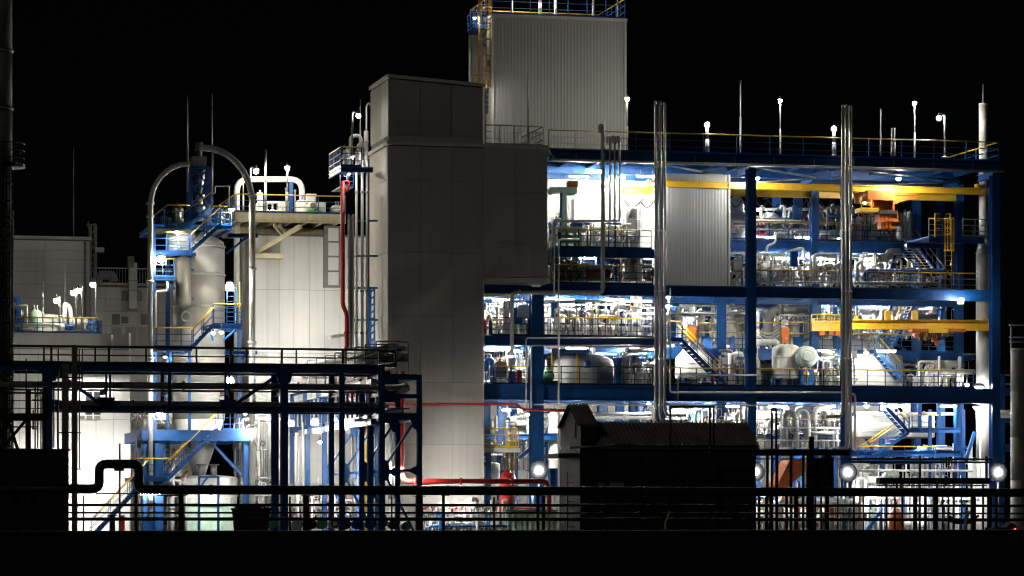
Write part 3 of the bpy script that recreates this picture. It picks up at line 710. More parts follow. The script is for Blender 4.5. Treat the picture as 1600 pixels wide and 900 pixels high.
t = thing('fire_cabinet', 'small red cabinet behind the black pipes below the blue stair', 'cabinet', A(192, 835, -3))
MB().box((UU(189, -3), -3, 0), (UU(195, -3), -2.7, ZZ(192, 805, -3))).put('case', 'red', t); MB().box((UU(189.6, -3), -3.04, 0.1), (UU(194.4, -3), -3.003, ZZ(192, 807, -3))).put('door', 'red', t)

# ================================================================== LEFT CENTRE: white building with a roof deck
v = 8.0
t = thing('reactor_building', 'bright white panelled building between the silo and the dark tower', 'building', (UU(460, v), v, 0))
u0, u1, zt = UU(397, v), UU(575, v), ZZ(460, 366, v)
MB().box((u0, v, 0), (u1, v+8.5, zt)).put('wall_core', 'joint', t)
us = [UU(p, v) for p in (397, 417, 436, 459, 483, 507, 531, 553, 575)]
zs = [0.2]+[ZZ(460, y, v) for y in (756, 650, 552, 453, 369)]
panels(t, us, zs, v, 'white_panel', 0.05, 0.02)
panels_side(t, [v+0.02, v+2.8, v+5.6, v+8.5], zs, u0, 'white_panel', -1)
wf = MB().box(A(506, 449, v-0.32), A(533, 354, v-0.07)).put('window_recess', 'grey_paint', t)
for k in range(4): MB().box((UU(513, v-0.4), v-0.40, ZZ(515, 446-k*23, v)), (UU(529, v-0.4), v-0.33, ZZ(515, 426-k*23, v))).put('pane', 'white_panel', wf)
MB().box(A(398, 403, v-0.9), A(440, 398, v-0.06)).put('canopy', 'cream', t)
dz = ZZ(460, 338, v)
t2 = thing('roof_deck', 'cream steel deck on brackets over the white building', 'platform', (UU(450, v), v-1, ZZ(450, 366, v)))
a, b = UU(368, v-1.8), UU(540, v-1.8); fh = M(460, v, 14)
MB().box((a+0.1, v-1.7, dz-0.12), (b-0.1, v+8, dz-0.02)).put('deck_plate', 'cream', t2)
MB().ib((a, v-1.8, dz-fh/2), (b, v-1.8, dz-fh/2), 0.2, fh).put('edge_beam', 'cream', t2)
MB().ib((a, v-1.65, dz-fh/2), (a, v+8, dz-fh/2), 0.2, fh).put('edge_beam', 'cream', t2)
for k in range(7):
    x = a+(b-a)*(k+0.5)/7; MB().ib((x, v-1.6, dz-0.35), (x, v+7.9, dz-0.35), 0.18, 0.4).put('joist', 'cream', t2)
for y in (1.6, 5.0): MB().ib((a+0.1, v+y, dz-0.8), (b-0.1, v+y, dz-0.8), 0.2, 0.4).put('girder', 'cream', t2)
MB().bar(A(399, 397, v-0.15), A(470, 353, v-1.5), 0.3, 0.25).put('strut', 'cream', t2)
MB().bar(A(428, 351, v-1), A(440, 366, v-0.2), 0.16).put('strut', 'cream', t2); MB().bar(A(436, 351, v-1), A(448, 366, v-0.2), 0.16).put('strut', 'cream', t2)
railing(t2, [(a+0.05, v-1.75, dz+0.02), (b, v-1.75, dz+0.02)], 1.1, 1.55)
railing(t2, [(a, v-1.6, dz+0.02), (a, v+7.9, dz+0.02)], 1.1, 0.9)
vv = v+1.5
pipe('thick white inverted U duct on the white building roof', [A(370, 545, vv), A(370, 280, vv), A(472, 280, vv), A(472, 337, vv)], M(420, vv, 4.6), 'white_paint', 14, 0.75, 'duct', 'duct', [(A(472, 318, vv), 'z'), (A(370, 345, vv), 'z')])
pipe('thick white pipe left of the U duct down the building side', [A(382, 545, vv+2), A(382, 370, vv+2)], M(380, vv, 5), 'white_paint', 12)
t = thing('steel_post', 'bright blue square post on the white building roof', 'post', A(455, 338, vv))
MB().ib(A(455, 338, vv), A(455, 284, vv), M(455, vv, 5.5), M(455, vv, 5.5)).put('post_shaft', 'blue', t)
MB().box(A(452, 338, vv-0.2), A(458, 336, vv+0.2)).put('base_plate', 'blue', t)
for lab, px, y0, w_ in (('grey slim column left of the blue post on the roof', 447, 296, 2.5), ('grey slim column right of the blue post on the roof', 461, 299, 2.5)):
    t = thing('vent_pipe', lab, 'pipe', A(px, 338, vv)); MB().tube([A(px, 338, vv), A(px, y0, vv)], M(px, vv, w_/2), 8).put('pipe_run', 'galv', t); MB().lathe(A(px, y0, vv), [(M(px, vv, w_*0.8), 0), (M(px, vv, w_*0.8), 0.1)], 8).put('pipe_cap', 'galv', t)
cabinet('white box unit on top of the roof machine', 480, 494, 304, 318, v, 0.6, 'white_paint', 'control_box', 'cabinet', 1)
t = thing('blower', 'round green based blower with a dark face on the white building roof', 'blower', A(490, 338, v-0.3))
MB().box(A(482, 338, v-0.5), A(498, 331, v+0.5)).put('skid', 'green', t)
MB().lathe(A(489, 321, v-0.4), [(M(489, v, 5), -0.05), (M(489, v, 7), 0), (M(489, v, 7), 0.9), (M(489, v, 5), 1.0)], 18, 'v').put('volute', 'white_paint', t)
MB().lathe(A(489, 321, v-0.47), [(M(489, v, 4.6), -0.02), (M(489, v, 4.6), 0.015)], 16, 'v').put('inlet_grille', 'grey_paint', t)
MB().box(A(497, 334, v-0.2), A(506, 318, v+0.5)).put('motor', 'white_paint', t)
vessel_v('white rounded tank at the right end of the roof deck', 526, 320, 338, v+1, 20, 'white_paint', 0.7)
vessel_v('white tank under the end of the U duct', 473, 312, 338, v+1.4, 22, 'white_paint', 0.35)
cabinet('long white housing left of the blue post on the roof', 436, 451, 316, 337, v+2, 1.0, 'white_paint', 'housing', 'cabinet', 2)
vessel_v('white upright valve pot at the left of the roof deck', 406, 300, 338, v, 9, 'white_paint', 0.4, 14)
for k, (px, lab) in enumerate(((412, 'white pump behind the left of the roof rail'), (423, 'white pump in the middle of the left roof rail'), (432, 'small white pump beside the long roof housing'))):
    pump(lab, px, 338, v-0.6, 0.42, 'white_paint', 'white_paint')
pipe('white pipe bridge over the pumps on the roof deck', [A(401, 337, v), A(401, 318, v), A(436, 316, v), A(436, 337, v)], 0.09, 'white_paint')
pole_lamp('gooseneck lamp arching over the left end of the U duct', 400, 268, 338, v-1.4, 420, 0.19, 'warm', M(400, v, 9), 0.06, name='gooseneck_lamp')
pole_lamp('straight pole lamp rising above the middle of the U duct', 449, 263, 338, v-1.2, 420, 0.17, 'warm', 0, 0.05)
rod('bright rod standing by the roof rail left of the U duct', 380, 270, 338, v-0.5, 0.04)
rod('tall rod rising through the U duct', 415, 233, 338, v-1.3, 0.055)

# ================================================================== CENTRE: dark clad tower
v = -1.5
BV = v; UL, UR, UE = UU(607, v), UU(755, v), UU(855, v); VB = 4.4
t = thing('clad_tower', 'massive dark panelled tower with an overhanging right wing in the centre', 'building', ((UL+UR)/2, v, 0))
zr = ZZ(607, 226, v); zc = ZZ(607, 216, v); zj = [ZZ(607, y, v) for y in (842, 694, 597, 492, 394, 281, 228)]
MB().box((UL, v, 0), (UR, VB, zr)).put('wall_core', 'joint', t)
MB().box((UR, v, ZZ(755, 442, v)), (UE, VB, zr)).put('wing_core', 'joint', t)
cols = [UU(p, v) for p in (607, 657, 706, 755)]
panels(t, cols, zj, v, 'grey_panel', 0.05, 0.02)
panels_side(t, [v, v+1.95, v+3.9, VB], zj, UL, 'grey_panel', -1)
zw = [ZZ(755, y, v) for y in (433, 394, 300, 228)]
panels(t, [UU(p, v) for p in (755, 805, 855)], zw, v, 'grey_panel', 0.05, 0.02)
MB().box((UR+0.02, v-0.12, ZZ(800, 442, v)), (UE+0.05, v+0.02, ZZ(800, 434, v))).put('bottom_flashing', 'flashing', t)
MB().box((UR-0.06, v-0.1, 0.2), (UR+0.02, v-0.055, ZZ(755, 437, v))).put('corner_trim', 'flashing', t)
MB().box((UL-0.12, v-0.14, zr), (UE+0.1, VB+0.1, zr+0.2)).put('roof_coping', 'flashing', t)
lf = MB().box(A(774, 432, v-0.09), A(826, 384, v-0.056)).put('louvre', 'flashing', t)
for k in (0, 1): MB().box(A(776+k*25, 430, v-0.11), A(799.5+k*25, 386, v-0.093)).put('louvre_panel', 'grey_panel', lf)
# set back penthouse
pz0, pzl, pzr = zr+0.2, ZZ(607, 119, v), ZZ(755, 134, v)
mbk = MB(); mbk.poly([(UL+0.05, pz0), (UR-0.02, pz0), (UR-0.02, pzr), (UL+0.05, pzl)], v+0.12, VB-0.1); mbk.put('penthouse_core', 'joint', t)
MB().box((UL, v+0.03, pz0), (UR, v+0.118, pz0+M(680, v, 9))).put('wall_band', 'flashing', t)
for k in range(3):
    a, b = cols[k]+0.02, cols[k+1]-0.02
    f = lambda x: pzl+(pzr-pzl)*(x-UL)/(UR-UL)-0.15
    MB().poly([(a, pz0+M(680, v, 9.3)), (b, pz0+M(680, v, 9.3)), (b, f(b)), (a, f(a))], v+0.06, v+0.117).put('panel', 'grey_panel', t)
panels_side(t, [v+0.12, v+2.2, VB-0.1], [pz0+M(680, v, 9.3), pzl-0.2], UL+0.05, 'grey_panel', -1)
MB().poly([(UL-0.08, pzl-0.06), (UR+0.08, pzr-0.06), (UR+0.08, pzr+0.13), (UL-0.08, pzl+0.13)], v-0.05, VB+0.05).put('roof_coping', 'flashing', t)
railing(t, [(UR+0.2, v+0.4, zr+0.2), (UE-0.15, v+0.4, zr+0.2), (UE-0.15, VB, zr+0.2)], 1.18, 1.0, 'galv', 'galv')
MB().tube([(UR+0.12, v-0.05, zr+0.2), (UR+0.12, v-0.05, pzr-0.3)], 0.05).put('conduit', 'galv', t)
# pipes climbing the left side of the tower
t = thing('pipe_shaft', 'grey cable tray ladder up the left side of the dark tower', 'cable tray', A(549, 545, 1.0))
for p in (545, 552): MB().bar(A(p, 548, 1.0), A(p, 335, 1.0), 0.1, 0.12).put('tray_rail', 'galv', t)
MB().box(A(546, 546, 1.05), A(551, 337, 1.15)).put('tray_cover', 'grey_paint', t)
for y in (345, 400, 450, 500): MB().bar(A(543, y, 1.2), A(590, y, 1.2), 0.12).put('wall_bracket', 'blue', t)
for lab, px, y0, w_, m in (('left one of the white riser pipes beside the dark tower', 557, 258, 4, 'white_paint'), ('thick white riser pipe beside the dark tower with two clamps', 566, 250, 4.6, 'white_paint'), ('white riser pipe closest to the corner of the dark tower', 573.5, 250, 4, 'white_paint')):
    t = pipe(lab, [A(px, 640, 0.2), A(px, y0, 0.2)], M(px, 0, w_/2), m, 10, name='riser_pipe')
    for y in (300, 400, 455, 520): MB().lathe(A(px, y, 0.2), [(M(px, 0, w_*0.72), -0.06), (M(px, 0, w_*0.72), 0.06)], 10).put('pipe_clamp', 'galv', t)
pipe('dark red riser pipe jogging sideways left of the tower', [A(535.5, 284, 0), A(535.5, 478, 0), A(542, 490, 0), A(542, 545, 0), A(530, 560, 0)], M(535, 0, 3.4), 'red', 12, 0.3, 'riser_pipe', 'pipe', [(A(535.5, 330, 0), 'z'), (A(542, 520, 0), 'z')])
pipe('small red hooked pipe at the top of the red riser', [A(533, 285, 0.1), A(540, 283, 0.1), A(546, 283, 0.1), A(544, 297, 0.1), A(537, 300, 0.1)], M(535, 0, 1.6), 'red', 8, 0.15)
pipe('white pipe stub sticking out left behind the red riser', [A(514, 528, 0.5), A(526, 525, 0.5), A(546, 523, 0.5)], M(520, 0, 2.4), 'white_paint', 10)
t = thing('braced_ladder', 'blue ladder frame tucked against the dark tower side', 'ladder', A(582, 545, 2.6))
for p in (578, 586): MB().ib(A(p, 548, 2.6), A(p, 448, 2.6), 0.16, 0.16).put('frame_leg', 'blue', t)
for k in range(9): MB().bar(A(578, 545-k*11, 2.55), A(586, 539-k*11, 2.55), 0.1).put('frame_brace', 'blue', t)
t = thing('tower_platform', 'blue service platform with white pipes high on the left of the dark tower', 'platform', A(556, 272, 0.5))
a, b, z = UU(530, 0), UU(580, 0), ZZ(556, 262, 0)
MB().box((a, -0.6, z-0.06), (b, 3.4, z)).put('platform_plate', 'galv', t)
MB().ib((a, -0.6, z-0.2), (b, -0.6, z-0.2), 0.14, 0.26).put('edge_beam', 'blue', t); MB().ib((a, -0.5, z-0.2), (a, 3.4, z-0.2), 0.14, 0.26).put('edge_beam', 'blue', t)
railing(t, [(b-0.7, -0.6, z), (a, -0.6, z), (a, 3.4, z)], 1.15, 0.5)
for p in (540, 560): MB().bar(A(p, 264, -0.5), A(p+5, 279, 1.4), 0.1).put('knee_brace', 'blue', t)
zl = z-1.1
MB().box((a+0.1, 0.2, zl-0.05), (a+0.9, 3.2, zl)).put('platform_plate', 'galv', t)
railing(t, [(a+0.1, 0.2, zl), (a+0.9, 0.2, zl)], 0.9, 0.4)
pipe('bright white U bend pipe on the high platform', [A(548, 262, 0.4), A(548, 212, 0.4), A(564, 212, 0.4), A(564, 250, 0.4)], M(555, 0, 3), 'white_paint', 12, 0.38)
pipe('second white bend behind the bright U bend', [A(559, 262, 1.2), A(559, 224, 1.2), A(570, 224, 1.2), A(570, 262, 1.2)], M(555, 0, 1.8), 'white_paint', 10, 0.25)
vessel_v('slim white valve stack touching the dark tower corner', 572, 204, 262, 0.6, 7, 'white_paint', 0.4, 12)
vessel_v('small white pot at the edge of the high platform', 541, 234, 262, 0.4, 10, 'white_paint', 0.4, 14)
pole_lamp('hooked lamp above the high platform of the dark tower', 560, 181, 262, -0.3, 45, 0.17, 'neutral', M(560, 0, 10), 0.06, name='gooseneck_lamp')
rod('rod right behind the hooked lamp', 563, 155, 250, 0.8, 0.035)
pipe('thin hooked conduit against the penthouse corner', [A(572.5, 250, 0.9), A(572.5, 165, 0.9), A(577, 160, 0.9), A(579, 166, 0.9)], 0.05, 'white_paint', 6)

# ================================================================== CENTRE: ribbed roof tower behind
v = 9.0; VB2 = 15.7
t = thing('ribbed_tower', 'tall ribbed sheet tower with a blue roof rail rising behind', 'building', (UU(870, v), v, 0))
u0, u1, z1 = UU(770, v), UU(977, v), ZZ(870, 30, v); zb = ZZ(870, 262, v)
ribbed(u0, u1, v, zb, z1, 0.215).put('cladding', 'ribbed_sheet', t)
ribbed_side(v+0.12, VB2, u0, zb, z1, 0.215).put('cladding', 'ribbed_sheet', t)
MB().box((u0+0.12, v+0.12, zb), (u1, VB2, z1-0.05)).put('wall_core', 'joint', t)
MB().box((u0-0.1, v-0.12, z1), (u1+0.1, VB2+0.1, z1+0.18)).put('roof_coping', 'flashing', t)
MB().box((u1-0.06, v-0.08, zb), (u1+0.06, v-0.047, z1)).put('corner_trim', 'flashing', t); MB().box((u0-0.09, v-0.08, zb), (u0+0.06, v-0.047, z1)).put('corner_trim', 'flashing', t)
railing(t, [(u0, v+0.1, z1+0.2), (u1, v+0.1, z1+0.2), (u1, VB2, z1+0.2)], 1.25, 1.15)
railing(t, [(u0, v+0.1, z1+0.2), (u0, VB2, z1+0.2), (u1, VB2, z1+0.2)], 1.25, 1.15)
a = UU(752, 11.5)
sp = ZZ(750, 45, 11.5)
MB().box((a-0.45, 10.4, sp-0.12), (u0-0.1, 13.5, sp)).put('side_platform', 'blue', t)
railing(t, [(u0-0.2, 10.4, sp), (a-0.45, 10.4, sp), (a-0.45, 13.5, sp)], 1.15, 0.7)
MB().bar((a-0.4, 10.5, sp-0.15), (u0-0.15, 10.5, sp-1.3), 0.12).put('knee_brace', 'blue', t)
ladder(t, UU(757, 10.0), 10.0, ZZ(752, 190, 10), ZZ(752, -12, 10), 0.6, 'yellow', True, -1, ZZ(752, 138, 10))
MB().bar(A(738, 133, 10.2), A(738, 118, 10.2), 0.08).put('gate_post', 'yellow', t); MB().bar(A(737, 118, 10.2), A(752, 118, 10.2), 0.08).put('gate_rail', 'yellow', t)
MB().tube([A(734, 133, 15), A(734, 54, 15)], M(734, 15, 1.8), 8).put('downpipe', 'white_paint', t)
MB().box(A(763, 177, 10), A(769, 140, 10.8)).put('cable_box', 'blue', t)
for y in (38, 95): MB().box(A(764, y+6, 9.6), A(769, y, 10.2)).put('junction_box', 'grey_paint', t)
MB().box((UU(858, 11), 10.4, z1+0.185), (UU(878, 11), 11.6, z1+0.42)).put('roof_hatch', 'galv', t)
pole_lamp('bright white lamp mast at the middle of the ribbed tower roof', 844, -16, 26, 10, 700, 0.2, 'neutral', 0, 0.09)
pole_lamp('lamp mast toward the left of the ribbed tower roof', 800, -22, 26, 11, 500, 0.18, 'neutral', 0, 0.05)
rod('white mast near the right end of the ribbed tower roof', 927, -20, 28, 10.5, 0.06)
rod('slim rod at the right corner of the ribbed tower roof', 965, -20, 28, 10.5, 0.04)
rod('thick rod left of centre on the ribbed tower roof', 868, -25, 26, 11, 0.07)
rod('dark rod standing on the dark tower wing in front of the ribbed sheets', 825, 116, 226, 0.8, 0.04)

# ================================================================== LEFT: pipe rack in front
v = -22.0
t = thing('pipe_rack', 'long blue and black pipe rack crossing in front of the left plant', 'pipe rack', (UU(300, v), v, 0))
a, b = UU(-12, v), UU(597, v)
def zy(y, px=300): return ZZ(px, y, v)
MB().ib((a, v, zy(576)), (b, v, zy(576)), 0.35, M(300, v, 12)).put('upper_beam', 'blue', t)
MB().ib((UU(80, v), v, zy(639)), (b, v, zy(639)), 0.3, M(300, v, 8)).put('lower_beam', 'blue', t)
vb = v+3.2
MB().ib((a, vb, zy(576)), (b, vb, zy(576)), 0.35, M(300, v, 12)).put('upper_beam', 'blue', t)
MB().ib((UU(80, v), vb, zy(639)), (b, vb, zy(639)), 0.3, M(300, v, 8)).put('lower_beam', 'blue', t)
for px, w_, ybot in ((78, 8, 845), (265, 5, 640), (444, 11, 845), (534, 8, 845), (596, 9, 845)):
    for k, vv in enumerate((v, vb)):
        MB().ib((UU(px, v), vv, ZZ(px, ybot, v) if ybot < 700 else 0), (UU(px, v), vv, zy(570)), M(px, v, w_), M(px, v, w_)).put('column', 'blue', t)
for px in (166, 172, 358, 352): MB().bar((UU(px, v), v, zy(639)), (UU(px, v), v, zy(570)), M(px, v, 3)).put('hanger', 'blue', t)
for q0, q1 in (((90, 585), (160, 634)), ((432, 586), (362, 634))):
    for k in (0, 4): MB().bar(A(q0[0]+k, q0[1], v+0.05+k*0.05), A(q1[0]+k, q1[1], v+0.05+k*0.05), 0.1).put('diagonal_brace', 'blue', t)
for px, y in ((78, 588), (166, 628), (444, 588), (356, 630)): MB().poly([(UU(px-9, v), zy(y+9)), (UU(px+9, v), zy(y+9)), (UU(px+14, v), zy(y-6)), (UU(px-14, v), zy(y-6))], v-0.03, v+0.03).put('gusset_plate', 'blue', t)
for px in (78, 166, 265, 356, 444, 534, 596): MB().ib((UU(px, v), v+0.1, zy(612)), (UU(px, v), vb-0.1, zy(612)), 0.2, 0.25).put('cross_beam', 'blue', t); 
for px in (78, 166, 265, 356, 444, 534, 596): MB().ib((UU(px, v), v+0.1, zy(575)), (UU(px, v), vb-0.1, zy(575)), 0.2, 0.25).put('cross_beam', 'blue', t)
MB().box((a, v+0.25, zy(569)), (b, vb-0.25, zy(569)+0.04)).put('walkway', 'dark_steel', t)
zf = zy(570)
railing(t, [(a, v, zf), (UU(617, v), v, zf)], M(300, v, 26.5), 2.75, 'dark_steel', 'dark_steel', 0.04, 1)
railing(t, [(UU(592, v), v-0.02, zf), (UU(618, v), v-0.02, zf), (UU(618, v), vb, zf)], M(300, v, 24), 0.9, 'dark_steel', 'dark_steel', 0.03, 2)
for px in (80, 170, 360, 440, 535): MB().bar((UU(px, v), v-0.08, zf), (UU(px, v), v-0.08, zf+M(300, v, 26)), M(px, v, 3.6), 0.1).put('rail_post', 'dark_steel', t)
pipe('thick grey pipe on the upper level of the left pipe rack', [(UU(-12, v), v+0.9, zy(602)), (UU(645, v), v+0.9, zy(602))], M(300, v, 5.2), 'grey_paint', 14, flanges=[((UU(p, v), v+0.9, zy(602)), 'u') for p in (110, 290, 470, 640)])
pipe('brown pipe just below the thick grey pipe on the pipe rack', [(UU(-12, v), v+1.6, zy(609)), (UU(600, v), v+1.6, zy(609))], M(300, v, 1.6), 'brown', 8)
pipe('grey pipe on the lower beam of the left pipe rack', [(UU(80, v), v+0.7, zy(630.5)), (UU(610, v), v+0.7, zy(630.5))], M(300, v, 4), 'grey_paint', 12, flanges=[((UU(p, v), v+0.7, zy(630.5)), 'u') for p in (210, 400, 580)])
pipe('thin second pipe behind the lower grey pipe of the rack', [(UU(80, v), v+2.0, zy(627)), (UU(600, v), v+2.0, zy(627))], M(300, v, 2), 'galv', 8)
for lab, px, w_, y0 in (('left grey square post through the pipe rack', 102, 10, 570), ('taller right grey square post through the pipe rack', 116.5, 8.5, 541)):
    vv = v-2.5; t = thing('square_post', lab, 'post', (UU(px, vv), vv, 0)); h = M(px, vv, w_)
    MB().box((UU(px, vv)-h/2, vv-h/2, 0.05), (UU(px, vv)+h/2, vv+h/2, ZZ(px, y0, vv))).put('post_shaft', 'grey_paint', t)
    MB().box((UU(px, vv)-h, vv-h, 0.004), (UU(px, vv)+h, vv+h, 0.048)).put('base_plate', 'grey_paint', t)
    MB().box((UU(px, vv)-h*0.55, vv-h*0.55, ZZ(px, y0, vv)), (UU(px, vv)+h*0.55, vv+h*0.55, ZZ(px, y0, vv)+0.06)).put('post_cap', 'grey_paint', t)

# rack running back into the plant
u0, u1 = UU(597, v), UU(655, v)
t = thing('pipe_bridge', 'blue pipe bridge running back into the plant past the dark tower', 'pipe rack', ((u0+u1)/2, v, 0))
zt, zm, zl = ZZ(600, 585, v), ZZ(600, 615, v), ZZ(600, 647, v)
for k in range(6):
    vv = v+6*k
    for x in (u0, u1) if k < 4 else (u0,):
        MB().ib((x, vv, 0), (x, vv, zt), 0.26, 0.26).put('column', 'blue', t)
    ux = u1 if k < 4 else u0+1.4
    for z, h in ((zt, 0.3), (zm, 0.22), (zl, 0.36)):
        MB().ib((u0+0.14, vv, z-0.12), (ux-0.14, vv, z-0.12), 0.2, h).put('cross_beam', 'blue', t)
    if k < 4:
        za, zc = ZZ(600, 735, v), ZZ(600, 830, v)
        MB().bar((u1-0.2, vv, zl-0.3), (u0+0.15, vv, za+0.2), 0.12).put('diagonal_brace', 'blue', t)
        MB().bar((u0+0.15, vv, za-0.2), (u1-0.15, vv, 0.3), 0.12).put('diagonal_brace', 'blue', t)
        MB().bar((u0+0.1, vv, za), (u1-0.1, vv, za), 0.12).put('strut', 'blue', t)
        MB().poly([(u0-0.05, za-0.65), (u0+0.3, za-0.5), (u0+0.45, za), (u0+0.3, za+0.5), (u0-0.05, za+0.65)], vv-0.03, vv+0.03).put('gusset_plate', 'blue', t)
        MB().poly([(u1+0.05, za-0.35), (u1-0.5, za-0.08), (u1-0.5, za+0.08), (u1+0.05, za+0.35)], vv-0.03, vv+0.03).put('gusset_plate', 'blue', t)
        MB().poly([(u1+0.05, zl-0.2), (u1-0.55, zl-0.2), (u1-0.3, zl-0.75), (u1+0.05, zl-0.9)], vv-0.028, vv+0.032).put('gusset_plate', 'blue', t)
for x in (u0, u1):
    for z in (zt, zl):
        for k in range(5 if x == u0 else 3):
            MB().ib((x, v+6*k+0.14, z-0.15), (x, v+6*k+5.86, z-0.15), 0.2, 0.34).put('side_beam', 'blue', t)
for k in range(5):
    for j in range(3): MB().bar((u0, v+6*k+1.5*(j+1), zl+0.05), (u0, v+6*k+1.5*(j+1), zt-0.3), 0.12).put('hanger', 'blue', t)
MB().tube([(u0+0.5, v+0.1, zl+0.3), (u1-0.5, v+0.1, zl+0.3)], 0.05, 6).put('strut', 'blue', t)
t = thing('cable_tray', 'blue and pale segmented cable tray along the pipe bridge', 'cable tray', (u0-0.35, v+0.5, zt-0.5))
for k in range(16):
    MB().box((u0-0.5, v+0.5+k*1.6, zt-0.62), (u0-0.2, v+0.5+k*1.6+1.52, zt-0.22)).put('tray_section', 'blue' if k % 3 == 1 else 'jacket', t)
t = thing('cable_tray', 'second cable tray under the lower beams of the pipe bridge', 'cable tray', (u0-0.35, v+0.5, zl-0.3))
for k in range(16):
    MB().box((u0-0.5, v+0.5+k*1.6, zl-0.55), (u0-0.2, v+0.5+k*1.6+1.52, zl-0.25)).put('tray_section', 'blue' if k % 3 == 0 else 'jacket', t)
pipe('red pipe along the top of the pipe bridge', [(u0+0.4, v+0.3, zt+0.12), (u0+0.4, v+26, zt+0.12)], 0.11, 'red', 8)
pipe('red pipe on the middle level of the pipe bridge', [(u0+0.3, v+0.3, zm+0.12), (u0+0.3, v+26, zm+0.12)], 0.13, 'red', 8)
pipe('second red pipe on the middle level of the pipe bridge with an offset', [(u0+0.8, v+0.3, zm+0.12), (u0+0.8, v+12, zm+0.12), (u0+0.8, v+12.6, zm+0.5), (u0+0.8, v+24, zm+0.5)], 0.1, 'red', 8)
pipe('big white pipe on the middle level of the pipe bridge', [(u0+1.3, v+0.5, zm+0.2), (u0+1.3, v+17, zm+0.2)], 0.2, 'jacket', 12)
pipe('white pipe on the lower level of the pipe bridge', [(u0+1.0, v+0.5, zl+0.2), (u0+1.0, v+17, zl+0.2)], 0.17, 'jacket', 12)
pipe('short white pipe across the front of the pipe bridge', [A(553, 657, v+3), A(595, 656, v+3)], 0.08, 'white_paint', 8)
pipe('white riser between the blue legs of the pipe bridge', [A(464, 842, -2), A(464, 676, -2)], M(464, 0, 3.2), 'white_paint', 10)
pipe('white riser behind the end frame of the pipe bridge', [A(609, 780, -9), A(609, 650, -9)], M(609, -9, 3.2), 'white_paint', 10)
pipe('slim grey riser behind the end frame of the pipe bridge', [A(616, 780, -9), A(616, 650, -9)], M(609, -9, 1.6), 'galv', 8)
for lab, px in (('leftmost slim white riser under the pipe bridge', 450), ('slim white riser by the second blue leg', 473), ('slim white riser by the third blue leg', 520), ('slim white riser by the yellow ladder', 551)):
    pipe(lab, [A(px, 842, -3), A(px, 660, -3)], M(px, -3, 1.4), 'jacket', 8)
t = thing('pipe_bundle', 'bundle of grey pipes with hoops on top of the pipe bridge', 'pipe bundle', (u0+0.9, v+2, zt))
for k, (x, z, r) in enumerate(((0.25, 0.3, 0.16), (0.7, 0.26, 0.12), (1.1, 0.34, 0.2), (1.6, 0.28, 0.14), (0.5, 0.75, 0.13), (1.0, 0.8, 0.16), (1.45, 0.72, 0.11))):
    MB().tube([(u0+x, v+1.5, zt+z+0.75), (u0+x, v+27-k, zt+z+0.75)], r*1.15, 9).put('pipe', ('galv', 'grey_paint', 'jacket')[k % 3], t)
for k in range(8):
    y = v+2+k*3.2
    MB().tube([(u0+0.05, y, zt+0.05), (u0+0.05, y, zt+1.85), (u0+1.8, y, zt+1.85), (u0+1.8, y, zt+0.05)], 0.04, 6, 0.1).put('hoop', 'grey_paint', t)
    MB().box((u0+0.05, y-0.05, zt+0.78), (u0+1.8, y+0.05, zt+0.86)).put('pipe_rest', 'grey_paint', t)
# yellow caged ladder in the bridge
t = thing('caged_ladder', 'tall yellow caged ladder between the blue legs of the pipe bridge', 'ladder', (UU(577, -9), -9, 0))
MB().ib((UU(569.5, -9), -9, 0), (UU(569.5, -9), -9, ZZ(570, 655, -9)), M(570, -9, 5.5), 0.2).put('ladder_post', 'yellow', t)
ladder(t, UU(581, -9), -9, 0.3, ZZ(580, 656, -9), 0.36, 'yellow', True, -1, 1.6)
for y in (655, 700, 735, 790): MB().bar(A(569, y, -9.1), A(589, y, -9.1), 0.08).put('ladder_bracket', 'yellow', t)
flood('left floodlight of the row on the pipe bridge', 428, 663, -6, 600, 0.5, 0.45, 'neutral')
flood('small middle floodlight of the row on the pipe bridge', 455, 660, -9, 450, 0.36, 0.32, 'neutral')
flood('right floodlight of the row on the pipe bridge', 492, 658, -9, 700, 0.42, 0.38, 'neutral')
globe('tiny lamp under the pipe bridge beside the fourth leg', 524, 655, -10, 300, 0.08, 'neutral')
# red mains in front of the tower
vv = BV-1.2
pipe('red fire main running along the dark tower and dipping by the blue column', [A(596, 632, vv), A(808, 631, vv), A(815, 640, vv), A(925, 642, vv), A(926, 655, vv)], M(700, vv, 2.2), 'red', 10, 0.25, 'fire_main', flanges=[(A(684, 631.5, vv), 'u'), (A(860, 641, vv), 'u')])
pipe('thick red fire main dropping beside the end frame then running right', [A(628, 580, vv-6), A(628, 752, vv-6), A(858, 752, vv-6), A(858, 800, vv-6)], M(628, vv-6, 4), 'red', 12, 0.5, 'fire_main', flanges=[(A(628, 655, vv-6), 'z'), (A(648, 752, vv-6), 'u'), (A(720, 752, vv-6), 'u'), (A(800, 752, vv-6), 'u')])
pipe('low thin red pipe near the ground before the tower', [A(655, 794, vv), A(840, 794, vv)], M(700, vv, 2), 'red', 8)
t = thing('foam_tank', 'red round pressure tank with a stepped top standing on the ground', 'tank', (UU(793, -5), -5, 0))
r = M(793, -5, 12.5); x = UU(793, -5)
MB().lathe((x, -5, 0), [(r, 0.6), (r, ZZ(793, 752, -5)), (r*1.02, ZZ(793, 748, -5)), (r*0.9, ZZ(793, 742, -5)), (r*0.5, ZZ(793, 738, -5))], 24).put('shell', 'red', t)
MB().lathe((x, -5, 0), [(r*0.4, ZZ(793, 738, -5)), (r*0.4, ZZ(793, 735, -5)), (r*0.3, ZZ(793, 734.5, -5))], 16).put('manhole', 'red', t)
for k in range(3):
    q = 2*pi*k/3+0.5; MB().bar((x+r*0.8*cos(q), -5+r*0.8*sin(q), 0), (x+r*0.8*cos(q), -5+r*0.8*sin(q), 0.7), 0.14).put('leg', 'red', t)

